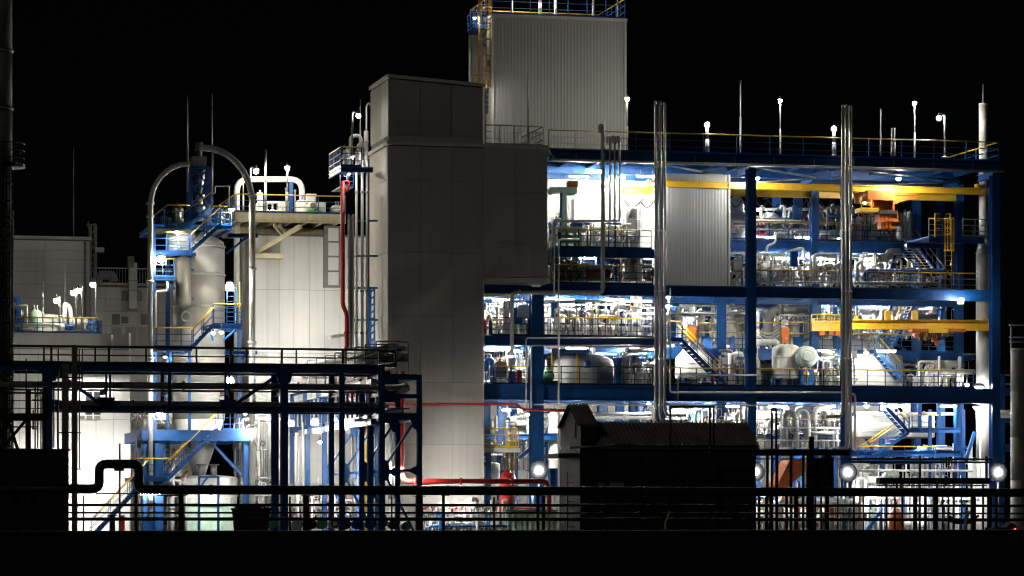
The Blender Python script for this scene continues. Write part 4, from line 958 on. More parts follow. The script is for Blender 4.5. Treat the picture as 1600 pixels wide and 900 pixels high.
flood('added floodlight low under the pipe bridge aimed at the foot of the dark tower', 628, 738, -9.5, 800, 0.4, 0.2, 'neutral', face=1, visor=True)  # floodlight added to brighten the lower tower front

globe('added small lamp tucked below the white U bend on the high platform', 551, 245, -0.35, 130, 0.09, 'neutral', 0.1)  # hidden low lamp added to brighten the platform pipes
globe('small lamp under the high platform beside the red riser', 545, 272, -0.3, 60, 0.08, 'neutral', 0.1)
t = thing('valve_rack', 'white valve rack crowded with small pipes on the high platform', 'valve rack', A(540, 262, 0.8))
for k in range(7):
    x = 536+k*5.2; MB().tube([A(x, 262, 0.9), A(x, 228+(k*7) % 17, 0.9), A(x+3, 226+(k*7) % 17, 0.9)], 0.05+0.02*(k % 3), 7).put('pipe', 'white_paint' if k % 3 else 'blue', t)
    MB().lathe(A(x, 246-(k*5) % 11, 0.85), [(0.07, -0.12), (0.13, 0), (0.07, 0.12)], 8).put('valve', 'galv', t)

globe('added small lamp hidden behind the penthouse roof beside the yellow caged ladder', 744, 140, 8.0, 130, 0.1, 'neutral', 0.1)  # unseen lamp added to light the ladder and the tower side
globe('small lamp on the side platform by the top of the yellow caged ladder', 742, 28, 10.0, 90, 0.1, 'neutral', 0.1)


globe('added lamp under the pipe bridge between its blue legs', 541, 668, -9.0, 420, 0.14, 'neutral', 0.2)  # globe added inside the bridge to brighten its blue legs
globe('added lamp under the far end of the pipe bridge by the white building', 500, 690, -1.0, 350, 0.13, 'neutral', 0.2)  # another globe added to brighten the far legs
globe('added lamp by the yellow caged ladder under the pipe bridge', 596, 690, -12.5, 260, 0.12, 'neutral', 0.2)  # globe added to bring out the ladder and front legs

# ================================================================== RIGHT: open steel process structure
v = 0.0
t = PS = thing('process_structure', 'huge open blue steel structure with brightly lit decks on the right', 'steel structure', (UU(1173, 0), 0, 0))
ROWS = (0.0, 6.2, 9.5, 14.0)
ZR, ZR2 = ZZ(1173, 242, 0), ZZ(1173, 259, 0)
Z2, Z1, ZM = ZZ(1173, 448, 0), ZZ(1173, 604, 0), ZZ(900, 526, 0)
UA, UB = UU(757, 0), UU(1556, 0)
UC = [UU(p, 0) for p in (838, 1031, 1173, 1322, 1554)]
cw = M(1173, 0, 14)
for i, x in enumerate(UC):
    top = Z2-0.25 if i == 0 else ZR2-0.2
    wd = M(1173, 0, 19) if i == 0 else cw
    MB().ib((x, 0, 0), (x, 0, top), wd, wd).put('column', 'blue', t)
    for k, vv in enumerate(ROWS[1:]):
        if i < 2: top = Z2-0.25
        if i == 2 and k == 2: continue
        if i == 4 and k == 1: continue
        tp = top
        MB().ib((x, vv, 0), (x, vv, tp), cw*0.9, cw*0.9).put('column', 'blue', t)
x244, x1470 = UU(1244.5, 9.5), UU(1470, 9.5)
MB().ib((x1470, 9.5, 0), (x1470, 9.5, ZR2-0.3), cw*0.8, cw*0.8).put('column', 'blue', t)
MB().ib((UU(1150, 0), 0.4, 0), (UU(1150, 0), 0.4, 0.01), 0.1, 0.1).put('anchor_plate', 'blue', t) if False else None
# bolts and ladder rungs down the two big front columns (fish plates)
for i in (2, 4):
    for k in range(7): MB().box((UC[i]-cw*0.55, -cw/2-0.03, 2+k*3.1), (UC[i]+cw*0.55, -cw/2-0.002, 2.35+k*3.1)).put('splice_plate', 'blue', t)
def front_beam(z, h, ua, ub, name='front_beam', vv=0.0, wd=0.4, gap=True):
    xs = [ua]+[x for x in UC if ua+0.5 < x < ub-0.5]+[ub]
    for a, b in zip(xs, xs[1:]):
        MB().ib((a+(cw/2+0.01 if a in UC else 0), vv, z-h/2), (b-(cw/2+0.01 if b in UC else 0), vv, z-h/2), wd, h).put(name, 'blue', t)
front_beam(Z2, M(1173, 0, 17), UA, UB)
front_beam(Z1, M(1173, 0, 24), UA, UB)
front_beam(ZM, M(900, 0, 15), UA, UC[1])
# right part of the middle deck sits further back
Zb = ZZ(1244, 536, 9.5)
def deck(z, ua, ub, v0, v1, step=2.6, par=None, h=0.32):
    o = MB().box((ua, v0, z-0.05), (ub, v1, z)).put('deck_plate', 'galv', par or t)
    n = max(2, int((ub-ua)/step))
    for k in range(n+1):
        x = ua+0.2+(ub-ua-0.4)*k/n
        MB().ib((x, v0+0.05, z-0.06-h/2), (x, v1-0.05, z-0.06-h/2), 0.16, h).put('joist', 'blue', o)
    for vv in ROWS:
        if v0+0.2 < vv < v1-0.2: MB().ib((ua, vv, z-0.08-h), (ub, vv, z-0.08-h), 0.25, h*1.4).put('deck_beam', 'blue', o)
    return o
deck(Z2, UA, UU(1500, 6), 0.25, 15.5)
deck(Z1, UA, UB-0.6, 0.25, 15.5)
deck(ZM, UA, UC[1], 0.25, 15.5)
deck(ZM-0.4, UC[1]+0.2, UU(1500, 9.5), 6.4, 15.5)
MB().ib((UC[1], 6.3, ZM-0.65), (UU(1500, 6.3), 6.3, ZM-0.65), 0.3, 0.62).put('deck_beam', 'blue', t)
ZT = ZZ(1250, 379, 9.5)
deck(ZT, UU(1142, 9.5), UU(1412, 9.5), 8.0, 15.5)
MB().ib((UU(1142, 8), 7.9, ZT-0.4), (UU(1412, 8), 7.9, ZT-0.4), 0.3, 0.7).put('deck_beam', 'blue', t)
# front left half deck between the two main decks
ZH = ZZ(940, 388, 0.4)
MB().ib((UU(862, 0.4), 0.4, ZH-0.28), (UC[1]-0.25, 0.4, ZH-0.28), 0.3, 0.56).put('deck_beam', 'blue', t)
deck(ZH, UU(862, 0.4), UC[1]-0.3, 0.6, 8.4)
# roof
rz = ZR
MB().box((UU(858, 0), 0.3, rz-0.05), (UU(1563, 0), 15.5, rz)).put('roof_plate', 'dark_sheet', t)
xs = [UU(858, 0)]+UC[1:]
for a, b in zip([UU(858, 0), UC[1], UC[2], UC[3]], UC[1:]):
    MB().ib((a, 0, rz-0.35), (b, 0, rz-0.35), 0.35, 0.7).put('roof_beam', 'blue', t)
MB().ib((UC[4], 0, rz-0.35), (UU(1563, 0), 0, rz-0.35), 0.35, 0.7).put('roof_beam', 'blue', t)
for vv in ROWS[1:]+(15.4,): MB().ib((UU(858, 0), vv, rz-0.4), (UC[4], vv, rz-0.4), 0.3, 0.65).put('roof_beam', 'blue', t)
for k in range(16):
    x = UU(865+k*45.5, 0); MB().ib((x, 0.2, rz-0.22), (x, 15.3, rz-0.22), 0.15, 0.3).put('joist', 'blue', t)
for a, b in ((1, 2), (2, 3), (3, 4)):
    for (p, q) in (((UC[a], 0.3), (UC[b], 6.0)), ((UC[b], 6.3), (UC[a], 12.5))): MB().tube([(p[0], p[1], rz-0.65), (q[0], q[1], rz-0.65)], 0.07, 6).put('wind_brace', 'galv', t)
    for vv in ROWS: MB().ib((UC[b], vv+0.3, rz-0.8), (UC[b], vv+2.7, rz-0.8), 0.25, 0.4).put('cross_beam', 'blue', t)
for k in range(11): MB().bar((UU(900+k*62, -0.3), -0.32, rz-0.15), (UU(900+k*62, -0.3), -0.32, rz-0.75), 0.04).put('gutter_hanger', 'galv', t)
MB().tube([(UU(862, -0.35), -0.36, ZR2+0.02), (UU(1568, -0.35), -0.36, ZR2+0.02)], 0.07, 8).put('gutter_pipe', 'white_paint', t)
MB().tube([(UU(856, -0.3), -0.3, rz-0.05), (UU(861, -0.3), -0.3, rz-0.3), (UU(866, -0.3), -0.3, rz-0.5)], 0.06, 7, 0.1).put('drain_pipe', 'white_paint', t)
# rails
railing(t, [(UU(858, 0), 0.1, rz), (UU(942, 0), 0.1, rz)], 1.2, 1.65, 'galv', 'yellow')
railing(t, [(UU(942, 0), 0.1, rz), (UU(1561, 0), 0.1, rz)], 1.2, 2.2, 'blue', 'yellow')
railing(t, [(UU(1561, 0), 0.1, rz), (UU(1561, 0), 15.4, rz)], 1.2, 2.0, 'blue', 'yellow')
railing(t, [(UU(980, 15), 15.4, rz), (UU(1561, 0), 15.4, rz)], 1.2, 2.2, 'blue', 'yellow')
railing(t, [(UA+0.6, 0.2, Z1), (UC[0]-0.45, 0.2, Z1)], 1.1, 1.1, 'dark_steel', 'yellow')
railing(t, [(UC[0]+0.45, 0.2, Z1), (UC[1]-0.4, 0.2, Z1)], 1.12, 1.07, 'dark_steel', 'dark_steel')
railing(t, [(UC[1]+0.35, 0.2, Z1), (UC[2]-0.4, 0.2, Z1)], 1.1, 1.05, 'dark_steel', 'yellow')
railing(t, [(UC[2]+0.4, 0.2, Z1), (UC[3]-0.3, 0.2, Z1)], 1.1, 1.05, 'dark_steel', 'yellow')
railing(t, [(UC[3]+0.3, 0.2, Z1), (UB-1.4, 0.2, Z1)], 1.1, 1.2, 'blue', 'yellow')
railing(t, [(UA+0.5, 0.2, ZM), (UC[0]-0.45, 0.2, ZM)], 1.1, 1.0, 'dark_steel', 'dark_steel')
railing(t, [(UC[0]+0.45, 0.2, ZM), (UC[1]-0.4, 0.2, ZM)], 1.15, 1.05, 'dark_steel', 'yellow')
railing(t, [(UC[1]+0.6, 6.5, ZM-0.35), (UU(1500, 6.5), 6.5, ZM-0.35)], 1.1, 1.3, 'blue', 'yellow')
railing(t, [(UU(866, 0.4), 0.5, ZH), (UC[1]-0.4, 0.5, ZH)], 1.15, 0.8, 'dark_steel', 'yellow')
railing(t, [(UU(866, 0), 0.2, Z2), (UC[1]-0.4, 0.2, Z2)], 1.15, 1.05, 'dark_steel', 'yellow')
railing(t, [(UC[2]+0.4, 0.5, Z2), (UC[3]-0.3, 0.5, Z2)], 1.1, 1.2, 'galv', 'yellow')
railing(t, [(UC[3]+0.3, 0.5, Z2), (UU(1495, 4), 0.5, Z2)], 1.1, 1.3, 'galv', 'yellow')
railing(t, [(UU(1142, 8), 8.1, ZT), (UU(1412, 8), 8.1, ZT)], 1.1, 1.3, 'blue', 'yellow')
# right end platforms
ze = ZZ(1500, 372, 3)
o = MB().box((UU(1417, 6), 2.0, ze-0.1), (UU(1552, 0.5), 6.0, ze)).put('side_platform', 'blue', t)
for a in (2.0, 6.0): MB().ib((UU(1417, 6), a, ze-0.26), (UU(1552, 0.5), a, ze-0.26), 0.15, 0.3).put('edge_beam', 'blue', o)
railing(t, [(UU(1417, 6), 2.0, ze), (UU(1455, 4), 2.0, ze)], 1.1, 1.0, 'grey_paint', 'yellow')
railing(t, [(UU(1505, 2), 2.0, ze), (UU(1551, 1), 2.0, ze)], 1.1, 0.9, 'grey_paint', 'grey_paint')
railing(t, [(UU(1500, 6), 6.0, ze), (UU(1540, 6), 6.0, ze)], 1.1, 0.9, 'grey_paint', 'yellow')
ladder(t, UU(1474, 3.0), 2.1, Z2, ze+1.1, 0.42, 'yellow', True, -1, ze-0.9)
for p in (1461, 1485): MB().bar(A(p, 370, 1.9), A(p, 333, 1.9), 0.08).put('gate_post', 'yellow', t)
for y in (334, 345, 357): MB().bar(A(1461, y, 1.9), A(1469, y, 1.9), 0.06).put('gate_rail', 'yellow', t); MB().bar(A(1478, y, 1.9), A(1485, y, 1.9), 0.06).put('gate_rail', 'yellow', t)
# level beams at the right end, diagonal braces and secondary posts
for (p, q, y, vv, h) in ((1327, 1500, 708, 3.2, 10), (1175, 1320, 682, 5, 8), (1420, 1500, 672, 2.2, 8), (1360, 1460, 722, 3.0, 6), (760, 838, 682, 3, 8), (840, 870, 682, 3, 10)):
    MB().ib(A(p, y, vv), (UU(q, vv), vv, ZZ(p, y, vv)), 0.3, M(p, vv, h)).put('deck_beam', 'blue', t)
for px, y0, y1, vv in ((1437, 630, 676, 2.2), (1467, 630, 676, 2.2), (1453, 640, 830, 5), (1380, 460, 520, 12), (1505, 640, 830, 4), (1305, 480, 605, 8), (1085, 465, 600, 12), (1125, 470, 520, 13), (905, 560, 605, 6), (975, 545, 605, 9)):
    MB().ib(A(px, y1, vv), A(px, y0, vv), M(px, vv, 5), M(px, vv, 5)).put('post', 'blue', t)
for p, q in (((1523, 675), (1510, 715)), ((830, 700), (812, 715))): MB().bar(A(p[0], p[1], 1.5), A(q[0], q[1], 1.5), 0.2).put('knee_brace', 'blue', t)
for p, q, vv in (((1280, 830), (1300, 715), 8), ((1350, 835), (1375, 800), 3), ((1395, 470), (1372, 535), 8)): MB().bar(A(p[0], p[1], vv), A(q[0], q[1], vv), 0.2).put('diagonal_brace', 'blue', t)
# rear bracing and secondary posts
for a, b in ((1, 2), (2, 3), (3, 4)):
    for za, zb in ((0.3, Z1-0.7), (Z1+0.1, ZM-0.8), (ZM-0.3, Z2-0.6)):
        m_ = (UC[a]+UC[b])/2
        MB().bar((UC[a]+0.2, 13.6, za), (m_, 13.6, zb), 0.16).put('diagonal_brace', 'blue', t); MB().bar((UC[b]-0.2, 13.6, za), (m_, 13.6, zb), 0.16).put('diagonal_brace', 'blue', t)
    for q in (0.33, 0.66):
        x = UC[a]+(UC[b]-UC[a])*q
        MB().ib((x, 11.5, 0), (x, 11.5, Z1-0.4), 0.3, 0.3).put('post', 'blue', t); MB().ib((x, 8.2, Z1), (x, 8.2, ZM-0.7), 0.26, 0.26).put('post', 'blue', t); MB().ib((x, 10.5, ZM-0.4), (x, 10.5, Z2-0.5), 0.28, 0.28).put('post', 'blue', t)
for z0_, z1_ in ((Z1+0.02, ZM-0.4), (ZM+0.02, Z2-0.4), (0.1, Z1-0.5)):
    for q in (0.3, 0.62): 
        x = UC[0]+(UC[1]-UC[0])*q; MB().ib((x, 7.5+q*3, z0_), (x, 7.5+q*3, z1_), 0.28, 0.28).put('post', 'blue', t)
# stairs
stair(t, (UU(1138, 0.8), 0.9, Z1), (UU(1066, 0.8), 0.9, ZM-0.1), 0.9)
MB().box((UU(1043, 0.8), 0.6, ZM-0.18), (UU(1067, 0.8), 6, ZM-0.06)).put('side_platform', 'blue', t)
railing(t, [(UU(1043, 0.8), 0.7, ZM-0.06), (UU(1066, 0.8), 0.7, ZM-0.06)], 1.1, 0.4, 'blue', 'yellow')
stair(t, (UU(1424, 5), 1.4, Z2), (UU(1398, 9.5), 9.3, ZT), 1.3, 'v')
stair(t, (UU(1408, 3), 3.0, ZZ(1408, 592, 3)), (UU(1374, 3), 3.0, ZZ(1374, 552, 3)), 0.9)
stair(t, (UU(1392, 6.8), 7.0, ZM-0.4), (UU(1432, 6.8), 7.0, Z2-0.4), 0.9)
stair(t, (UU(1421, 1.5), 1.5, ZZ(1421, 676, 1.5)), (UU(1384, 1.5), 1.5, ZZ(1384, 636, 1.5)), 0.9)
stair(t, (UU(1352, 2.6), 2.6, ZZ(1352, 722, 2.6)), (UU(1420, 2.6), 2.6, ZZ(1420, 676, 2.6)), 1.0)
stair(t, (UU(1290, 9), 9.0, ZZ(1295, 440, 9)), (UU(1305, 9), 11.8, ZT), 0.9, 'v')
railing(t, [(UU(1340, 2.4), 2.4, ZZ(1340, 721, 2.4)), (UU(1462, 2.4), 2.4, ZZ(1340, 721, 2.4))], 0.95, 1.0, 'blue', 'yellow')
railing(t, [(UU(1425, 1.4), 1.4, ZZ(1425, 676, 1.4)), (UU(1466, 1.4), 1.4, ZZ(1425, 676, 1.4))], 1.1, 0.6, 'blue', 'yellow')
# yellow railed landing at the left foot
zp = ZZ(780, 700, -0.5)
o = MB().box((UU(757, -0.5), -0.6, zp-0.25), (UU(812, -0.5), 2.2, zp)).put('side_platform', 'white_paint', t)
railing(t, [(UU(757, -0.5), -0.5, zp+0.02), (UU(810, -0.5), -0.5, zp+0.02), (UU(810, -0.5), 2.1, zp+0.02)], 1.15, 0.6, 'yellow', 'yellow', 0.03)
for p in (787, 806): MB().bar(A(p, 698, 0.5), A(p, 660, 0.5), 0.07).put('gate_post', 'yellow', t)
MB().bar(A(787, 660, 0.5), A(806, 660, 0.5), 0.07).put('gate_rail', 'yellow', t)
MB().ib((UU(763, -0.3), -0.3, 0), (UU(763, -0.3), -0.3, zp-0.26), 0.28, 0.28).put('column', 'blue', t); MB().bar(A(752, 718, -0.3), A(762, 730, -0.3), 0.12).put('knee_brace', 'blue', t)
ladder(t, UU(797, 1), 1.0, 0.2, zp, 0.5, 'yellow', False)

# walls behind and between the decks
t = thing('ribbed_enclosure', 'hanging ribbed sheet enclosure behind the yellow crane rails', 'building', (UU(1085, 4), 4, Z2))
u0, u1 = UU(1041, 3.2), UU(1139, 3.2)
ribbed(u0, u1, 3.2, Z2+0.02, ZR-0.9, 0.2).put('cladding', 'ribbed_sheet', t)
MB().box((u0, 3.32, Z2+0.02), (u1, 9, ZR-0.95)).put('wall_core', 'white_panel', t)
MB().box((u1-0.05, 3.1, Z2+0.02), (u1+0.06, 3.16, ZR-0.9)).put('corner_trim', 'flashing', t); MB().box((u0, 3.09, Z2+0.03), (u1-0.06, 3.15, Z2+0.22)).put('bottom_flashing', 'flashing', t)
t = thing('rear_wall', 'white ribbed back wall behind the left bays of the steel structure', 'wall', (UU(950, 9.2), 9.2, ZM))
ribbed(UU(757, 9), UU(1042, 9), 8.9, Z2+0.02, ZR-0.8, 0.22).put('cladding', 'ribbed_sheet', t)
t = thing('rear_wall', 'white panelled wall closing the back of the lower decks', 'wall', (UU(1000, 15.8), 15.8, 0))
ua, ub = UU(740, 15.8), UU(1395, 15.8)
n = 16
for k in range(n):
    for a, b in ((0.05, Z1-0.5), (Z1+0.02, ZM-0.5), (ZM+0.02, Z2-0.4)):
        MB().box((ua+(ub-ua)*k/n+0.02, 15.75, a), (ua+(ub-ua)*(k+1)/n-0.02, 15.85, b)).put('panel', 'grey_panel', t)
MB().box((ua, 15.86, 0), (ub, 16, Z2-0.4)).put('wall_core', 'joint', t)

# crane rails and hoists
def crane(label, px0, px1, y, v, h, name='crane_rail', m='yellow'):
    t = thing(name, label, 'crane', A((px0+px1)/2, y, v)); z = ZZ((px0+px1)/2, y, v); hh = M(px0, v, h)
    MB().ib((UU(px0, v), v, z), (UU(px1, v), v, z), 0.34, hh, 0.05).put('rail_beam', m, t)
    for q in (0.04, 0.96):
        x = UU(px0, v)+(UU(px1, v)-UU(px0, v))*q; MB().box((x-0.08, v-0.2, z+hh/2), (x+0.08, v+0.2, z+hh/2+0.25)).put('rail_hanger', m, t)
    for q in (0.001, 0.999):
        x = UU(px0, v)+(UU(px1, v)-UU(px0, v))*q; MB().box((x-0.04, v-0.19, z-hh/2-0.02), (x+0.04, v+0.19, z+hh/2)).put('end_stop', m, t)
    return t
t = crane('long yellow crane rail reaching furthest right under the roof', 1012, 1547, 293, 3.2, 10.5)
t = crane('lower yellow crane rail under the roof ending behind the right columns', 974, 1504, 303, 6.4, 11)
mb = MB(); pts = []
for k in range(57):
    px = 975+k*3.0; ph = (k % 8)/8.0
    pts.append((UU(px, 6.1), 6.1, ZZ(px, 311+13*abs(sin(pi*ph)), 6.1)))
mb.tube(pts, 0.045, 5, 0).put('festoon_cable', 'cable', t)
pts = [(UU(1140+k*4, 6.1), 6.1, ZZ(1140+k*4, 311+13*abs(sin(pi*(k % 5)/5.0)), 6.1)) for k in range(45)]
MB().tube(pts, 0.045, 5, 0).put('festoon_cable', 'cable', t)
t = thing('crane_hoist', 'orange hoist trolley with a hanging hook block under the yellow rails', 'crane hoist', A(1383, 318, 3.8))
MB().box(A(1356, 312, 2.6), A(1376, 304, 5.2)).put('trolley', 'orange', t)
for p in (1358, 1374):
    for vv in (2.7, 5.0): MB().lathe(A(p, 303, vv), [(0.05, -0.06), (0.16, -0.05), (0.16, 0.05), (0.05, 0.06)], 12, 'v').put('wheel', 'dark_steel', t)
MB().poly([(UU(a, 3), ZZ(a, b, 3)) for a, b in ((1392, 321), (1412, 314), (1430, 309), (1430, 305), (1392, 306))], 2.9, 3.3).put('jib_arm', 'orange', t)
MB().bar(A(1393, 304, 3.1), A(1431, 304, 3.1), 0.5, 0.09).put('jib_flange', 'orange', t)
MB().lathe(A(1358, 317, 3.2), [(0.18, 0), (0.22, 0.06), (0.22, 0.55), (0.18, 0.6)], 14, 'u').put('rope_drum', 'orange', t)
MB().box(A(1366, 322, 2.8), A(1374, 313, 3.6)).put('gearbox', 'orange', t)
MB().box(A(1347, 316, 2.9), A(1355, 309, 3.6)).put('drive_motor', 'yellow', t)
MB().box(A(1377, 331, 2.9), A(1391, 306, 3.7)).put('mast', 'orange', t)
MB().box(A(1374, 334, 2.8), A(1394, 331.3, 3.8)).put('rope_guide', 'dark_steel', t)
MB().box(A(1375, 346, 2.9), A(1396, 334.3, 3.8)).put('hook_block', 'orange', t); MB().box(A(1377, 357, 3.0), A(1394, 346.3, 3.7)).put('hook_block', 'orange', t)
for p in (1379, 1385, 1391): MB().box(A(p-0.7, 356, 2.86), A(p+0.7, 335, 2.895)).put('block_rib', 'orange', t)
MB().tube([A(1385, 357, 3.3), A(1385, 362, 3.3), A(1388, 364, 3.3), A(1390, 361, 3.3)], 0.06, 6).put('hook', 'dark_steel', t)
for p in (1398, 1402): MB().tube([A(p, 335, 3.3), A(p, 315, 3.3)], 0.025, 5).put('rope', 'cable', t)
t = thing('service_cage', 'small yellow service cage left of the orange hoist', 'cage', A(1353, 328, 3.2))
for p in (1346, 1362):
    for vv in (2.6, 3.6): MB().bar(A(p, 328, vv), A(p, 311, vv), 0.06).put('cage_post', 'yellow', t)
for y in (327, 320): MB().bar(A(1345, y, 2.6), A(1363, y, 2.6), 0.06).put('cage_rail', 'yellow', t)
MB().box(A(1345, 330, 2.5), A(1363, 327.5, 3.7)).put('cage_floor', 'yellow', t)
for p in (1349, 1359): MB().bar(A(p, 345, 3), A(p, 330, 3), 0.05).put('ladder_rail', 'yellow', t)
t = crane('bright yellow crane girder crossing the middle deck at the right', 1329, 1545, 508.5, 2.4, 14, 'crane_girder')
MB().ib(A(1331, 501, 2.4), A(1543, 501.5, 2.4), 0.6, 0.1).put('top_plate', 'yellow', t)
for p in (1387, 1429): MB().box(A(p-3, 501, 2.3), A(p+3, 486, 2.6)).put('girder_hanger', 'yellow', t)
t = thing('crane_hoist', 'orange and yellow chain hoist hanging from the bright girder', 'crane hoist', A(1455, 520, 2.0))
for a, b in ((1426, 1452), (1476, 1504)): MB().box(A(a, 518, 1.7), A(b, 514.5, 2.3)).put('trolley', 'orange', t)
MB().box(A(1452, 520, 1.6), A(1474, 515, 2.4)).put('trolley', 'yellow', t)
MB().lathe(A(1438, 522, 1.9), [(0.13, 0), (0.17, 0.05), (0.17, 0.5), (0.13, 0.55)], 12, 'u').put('hoist_drum', 'orange', t)
MB().lathe(A(1458, 525, 1.9), [(0.16, 0), (0.2, 0.05), (0.2, 0.5), (0.14, 0.55)], 12, 'u').put('hoist_motor', 'yellow', t)
for k in range(6): MB().box(A(1430+k*7, 528+(k*5) % 7, 1.7), A(1433+k*7, 521, 2.0)).put('control_box', ('orange', 'dark_steel', 'yellow', 'brown')[k % 4], t)
MB().lathe(A(1464, 538, 1.9), [(0.06, -0.1), (0.15, 0), (0.15, 0.2), (0.06, 0.3)], 12).put('hook_block', 'orange', t)
MB().tube([A(1464, 536, 1.9), A(1464, 522, 1.9)], 0.04, 6).put('chain', 'yellow', t)
for k in range(7): MB().tube([A(1440+k*6+i*0.7, 520+(8+(k*3) % 6)*sin(pi*i/6), 1.65) for i in range(7)], 0.025, 5, 0).put('cable_loop', 'cable', t)
for p in (1446, 1452, 1470): MB().ring(A(p, 532, 1.8), 0.28, 0.03, 'v', 14).put('chain_loop', 'cable', t)
t = crane('short yellow crane girder left of the right standpipes', 1268, 1313, 511, 4.5, 13, 'crane_girder')
railing(t, [A(1268, 504, 4.3), A(1313, 504, 4.3)], 0.5, 0.4, 'yellow', 'yellow', 0.025, 1)
for p in (1283, 1298, 1308): MB().box(A(p-2.5, 524, 4.3), A(p+2.5, 518, 4.7)).put('hoist_block', 'orange' if p != 1298 else 'brown', t)

# tall silver stack at the right
v = 3.4
t = thing('silver_stack', 'tall silver exhaust stack at the right end of the steel structure', 'chimney', (UU(1537, v), v, 0))
segs = ((840, 720, 11.5), (720, 610, 11.5), (610, 500, 11.5), (500, 395, 11.5), (375, 300, 7), (300, 230, 7), (230, 163, 7))
for a, b, rr in segs:
    MB().lathe((UU(1536.5, v), v, 0), [(M(1537, v, rr), max(0, ZZ(1537, a, v)+0.01)), (M(1537, v, rr), ZZ(1537, b, v)-0.01)], 24).put('shell_ring', 'jacket', t)
    MB().lathe((UU(1536.5, v), v, ZZ(1537, b, v)), [(M(1537, v, rr*0.98), -0.05), (M(1537, v, rr*1.05), -0.04), (M(1537, v, rr*1.05), 0.04), (M(1537, v, rr*0.98), 0.05)], 24).put('ring_flange', 'jacket', t)
MB().lathe((UU(1536.5, v), v, 0), [(M(1537, v, 11.5), ZZ(1537, 395, v)), (M(1537, v, 7), ZZ(1537, 375, v))], 24).put('reducer', 'jacket', t)
rod('lightning rod on top of the silver stack', 1536, 132, 163, 3.4, 0.03)
v = -12.0
t = thing('grey_stack', 'plain grey stack cut off by the right edge', 'chimney', (UU(1594, v), v, 0))
for a, b in ((840, 750), (750, 683), (683, 610), (610, 546)): MB().lathe((UU(1594, v), v, 0), [(M(1594, v, 15), max(0, ZZ(1594, a, v)+0.01)), (M(1594, v, 15), ZZ(1594, b, v)-0.01)], 24).put('shell_ring', 'grey_paint', t)
MB().lathe((UU(1594, v), v, ZZ(1594, 546, v)), [(M(1594, v, 15.5), -0.06), (M(1594, v, 15.5), 0.06)], 24).put('ring_flange', 'galv', t)
for y in (508, 527, 534): MB().tube([A(1577, y, v), A(1600, y, v)], 0.05, 6).put('handrail', 'galv', t)
MB().tube([A(1580, 548, v), A(1580, 506, v)], 0.05, 6).put('post', 'galv', t)
t = thing('neighbour_rack', 'dim blue pipe rack far right behind the grey stack', 'pipe rack', (UU(1570, 20), 20, 0))
for p in (1566, 1588): MB().ib((UU(p, 20), 20, 0), (UU(p, 20), 20, ZZ(p, 585, 20)), 0.3, 0.3).put('column', 'blue', t)
for y in (612, 655, 700): MB().ib(A(1556, y, 20), A(1600, y, 20), 0.3, 0.5).put('cross_beam', 'blue', t)
for y in (586, 600): MB().bar(A(1556, y, 20), A(1600, y, 20), 0.12).put('handrail', 'galv', t)
for y in (640, 645, 648): MB().tube([A(1556, y+3, 19), A(1600, y+3, 19)], 0.12, 8).put('pipe_run', 'white_paint', t)

# polished standpipe bundles in front
def stand(label, px, w_, yt, pts, v, m='standpipe', n=12):
    t = thing('standpipe', label, 'pipe', A(px, 700, v))
    MB().tube([A(a, b, v) for a, b in pts], M(px, v, w_/2), n, 0.4).put('pipe_run', m, t)
    for y in (260, 360, 455, 560): MB().lathe(A(px, y, v), [(M(px, v, w_*0.62), -0.06), (M(px, v, w_*0.62), 0.06)], n).put('pipe_clamp', 'galv', t)
    MB().lathe(A(px, yt, v), [(M(px, v, w_*0.55), -0.1), (M(px, v, w_*0.55), 0.05), (M(px, v, w_*0.3), 0.15)], n).put('pipe_cap', m, t)
stand('left polished standpipe of the left front trio', 1024.5, 4.8, 161, [(1024.5, 163), (1024.5, 662), (1080, 662)], -1.0)
stand('middle polished standpipe of the left front trio', 1031.5, 4.8, 161, [(1031.5, 163), (1031.5, 658), (1075, 658)], -1.3)
stand('right polished standpipe of the left front trio', 1038.5, 4.5, 164, [(1038.5, 166), (1038.5, 649), (1072, 649)], -1.0)
stand('left polished standpipe of the right front trio', 1317, 5.2, 167, [(1317, 169), (1317, 651), (1290, 651)], -1.0)
stand('middle polished standpipe of the right front trio', 1323, 5.2, 167, [(1323, 169), (1323, 705)], -1.3)
stand('right polished standpipe of the right front trio', 1329, 4.6, 168, [(1329, 170), (1329, 700), (1310, 700)], -1.0)
pipe('grey drop pipe hooking over the roof rail then turning left above the middle deck', [A(938, 207, -0.5), A(938, 196, -0.5), A(942, 196, -0.5), A(942, 453, -0.5), A(938, 457, -0.5), A(800, 457, -0.5), A(800, 552, -0.5)], M(940, 0, 3.2), 'jacket', 12, 0.3, 'drop_pipe', 'pipe', [(A(942, 292, -0.5), 'z'), (A(942, 448, -0.5), 'z'), (A(812, 457, -0.5), 'u')])
for k, lab in enumerate(('left one of three slim pipes hooked over the roof edge', 'middle one of three slim pipes hooked over the roof edge', 'right one of three slim pipes hooked over the roof edge')):
    x = 953+k*7.5
    pipe(lab, [A(x-4, 224, -0.4), A(x-4, 213, -0.4), A(x, 213, -0.4), A(x, 345, -0.4-0.12*k), A(x-10, 345, -0.4-0.12*k), A(903-k*16, 345, -0.4-0.12*k)], M(950, 0, 1.7), 'jacket', 8, 0.22, 'hooked_pipe', 'pipe')
pipe('grey pipe beside the wing of the dark tower dropping past the middle deck', [A(873, 840, -0.8), A(873, 374, -0.8), A(905, 374, -0.8)], M(870, 0, 1.6), 'jacket', 8, 0.2)
pipe('second grey pipe beside the dark tower wing with a longer top arm', [A(866, 470, -0.6), A(866, 342, -0.6), A(876, 342, -0.6)], M(870, 0, 1.3), 'jacket', 8, 0.2)
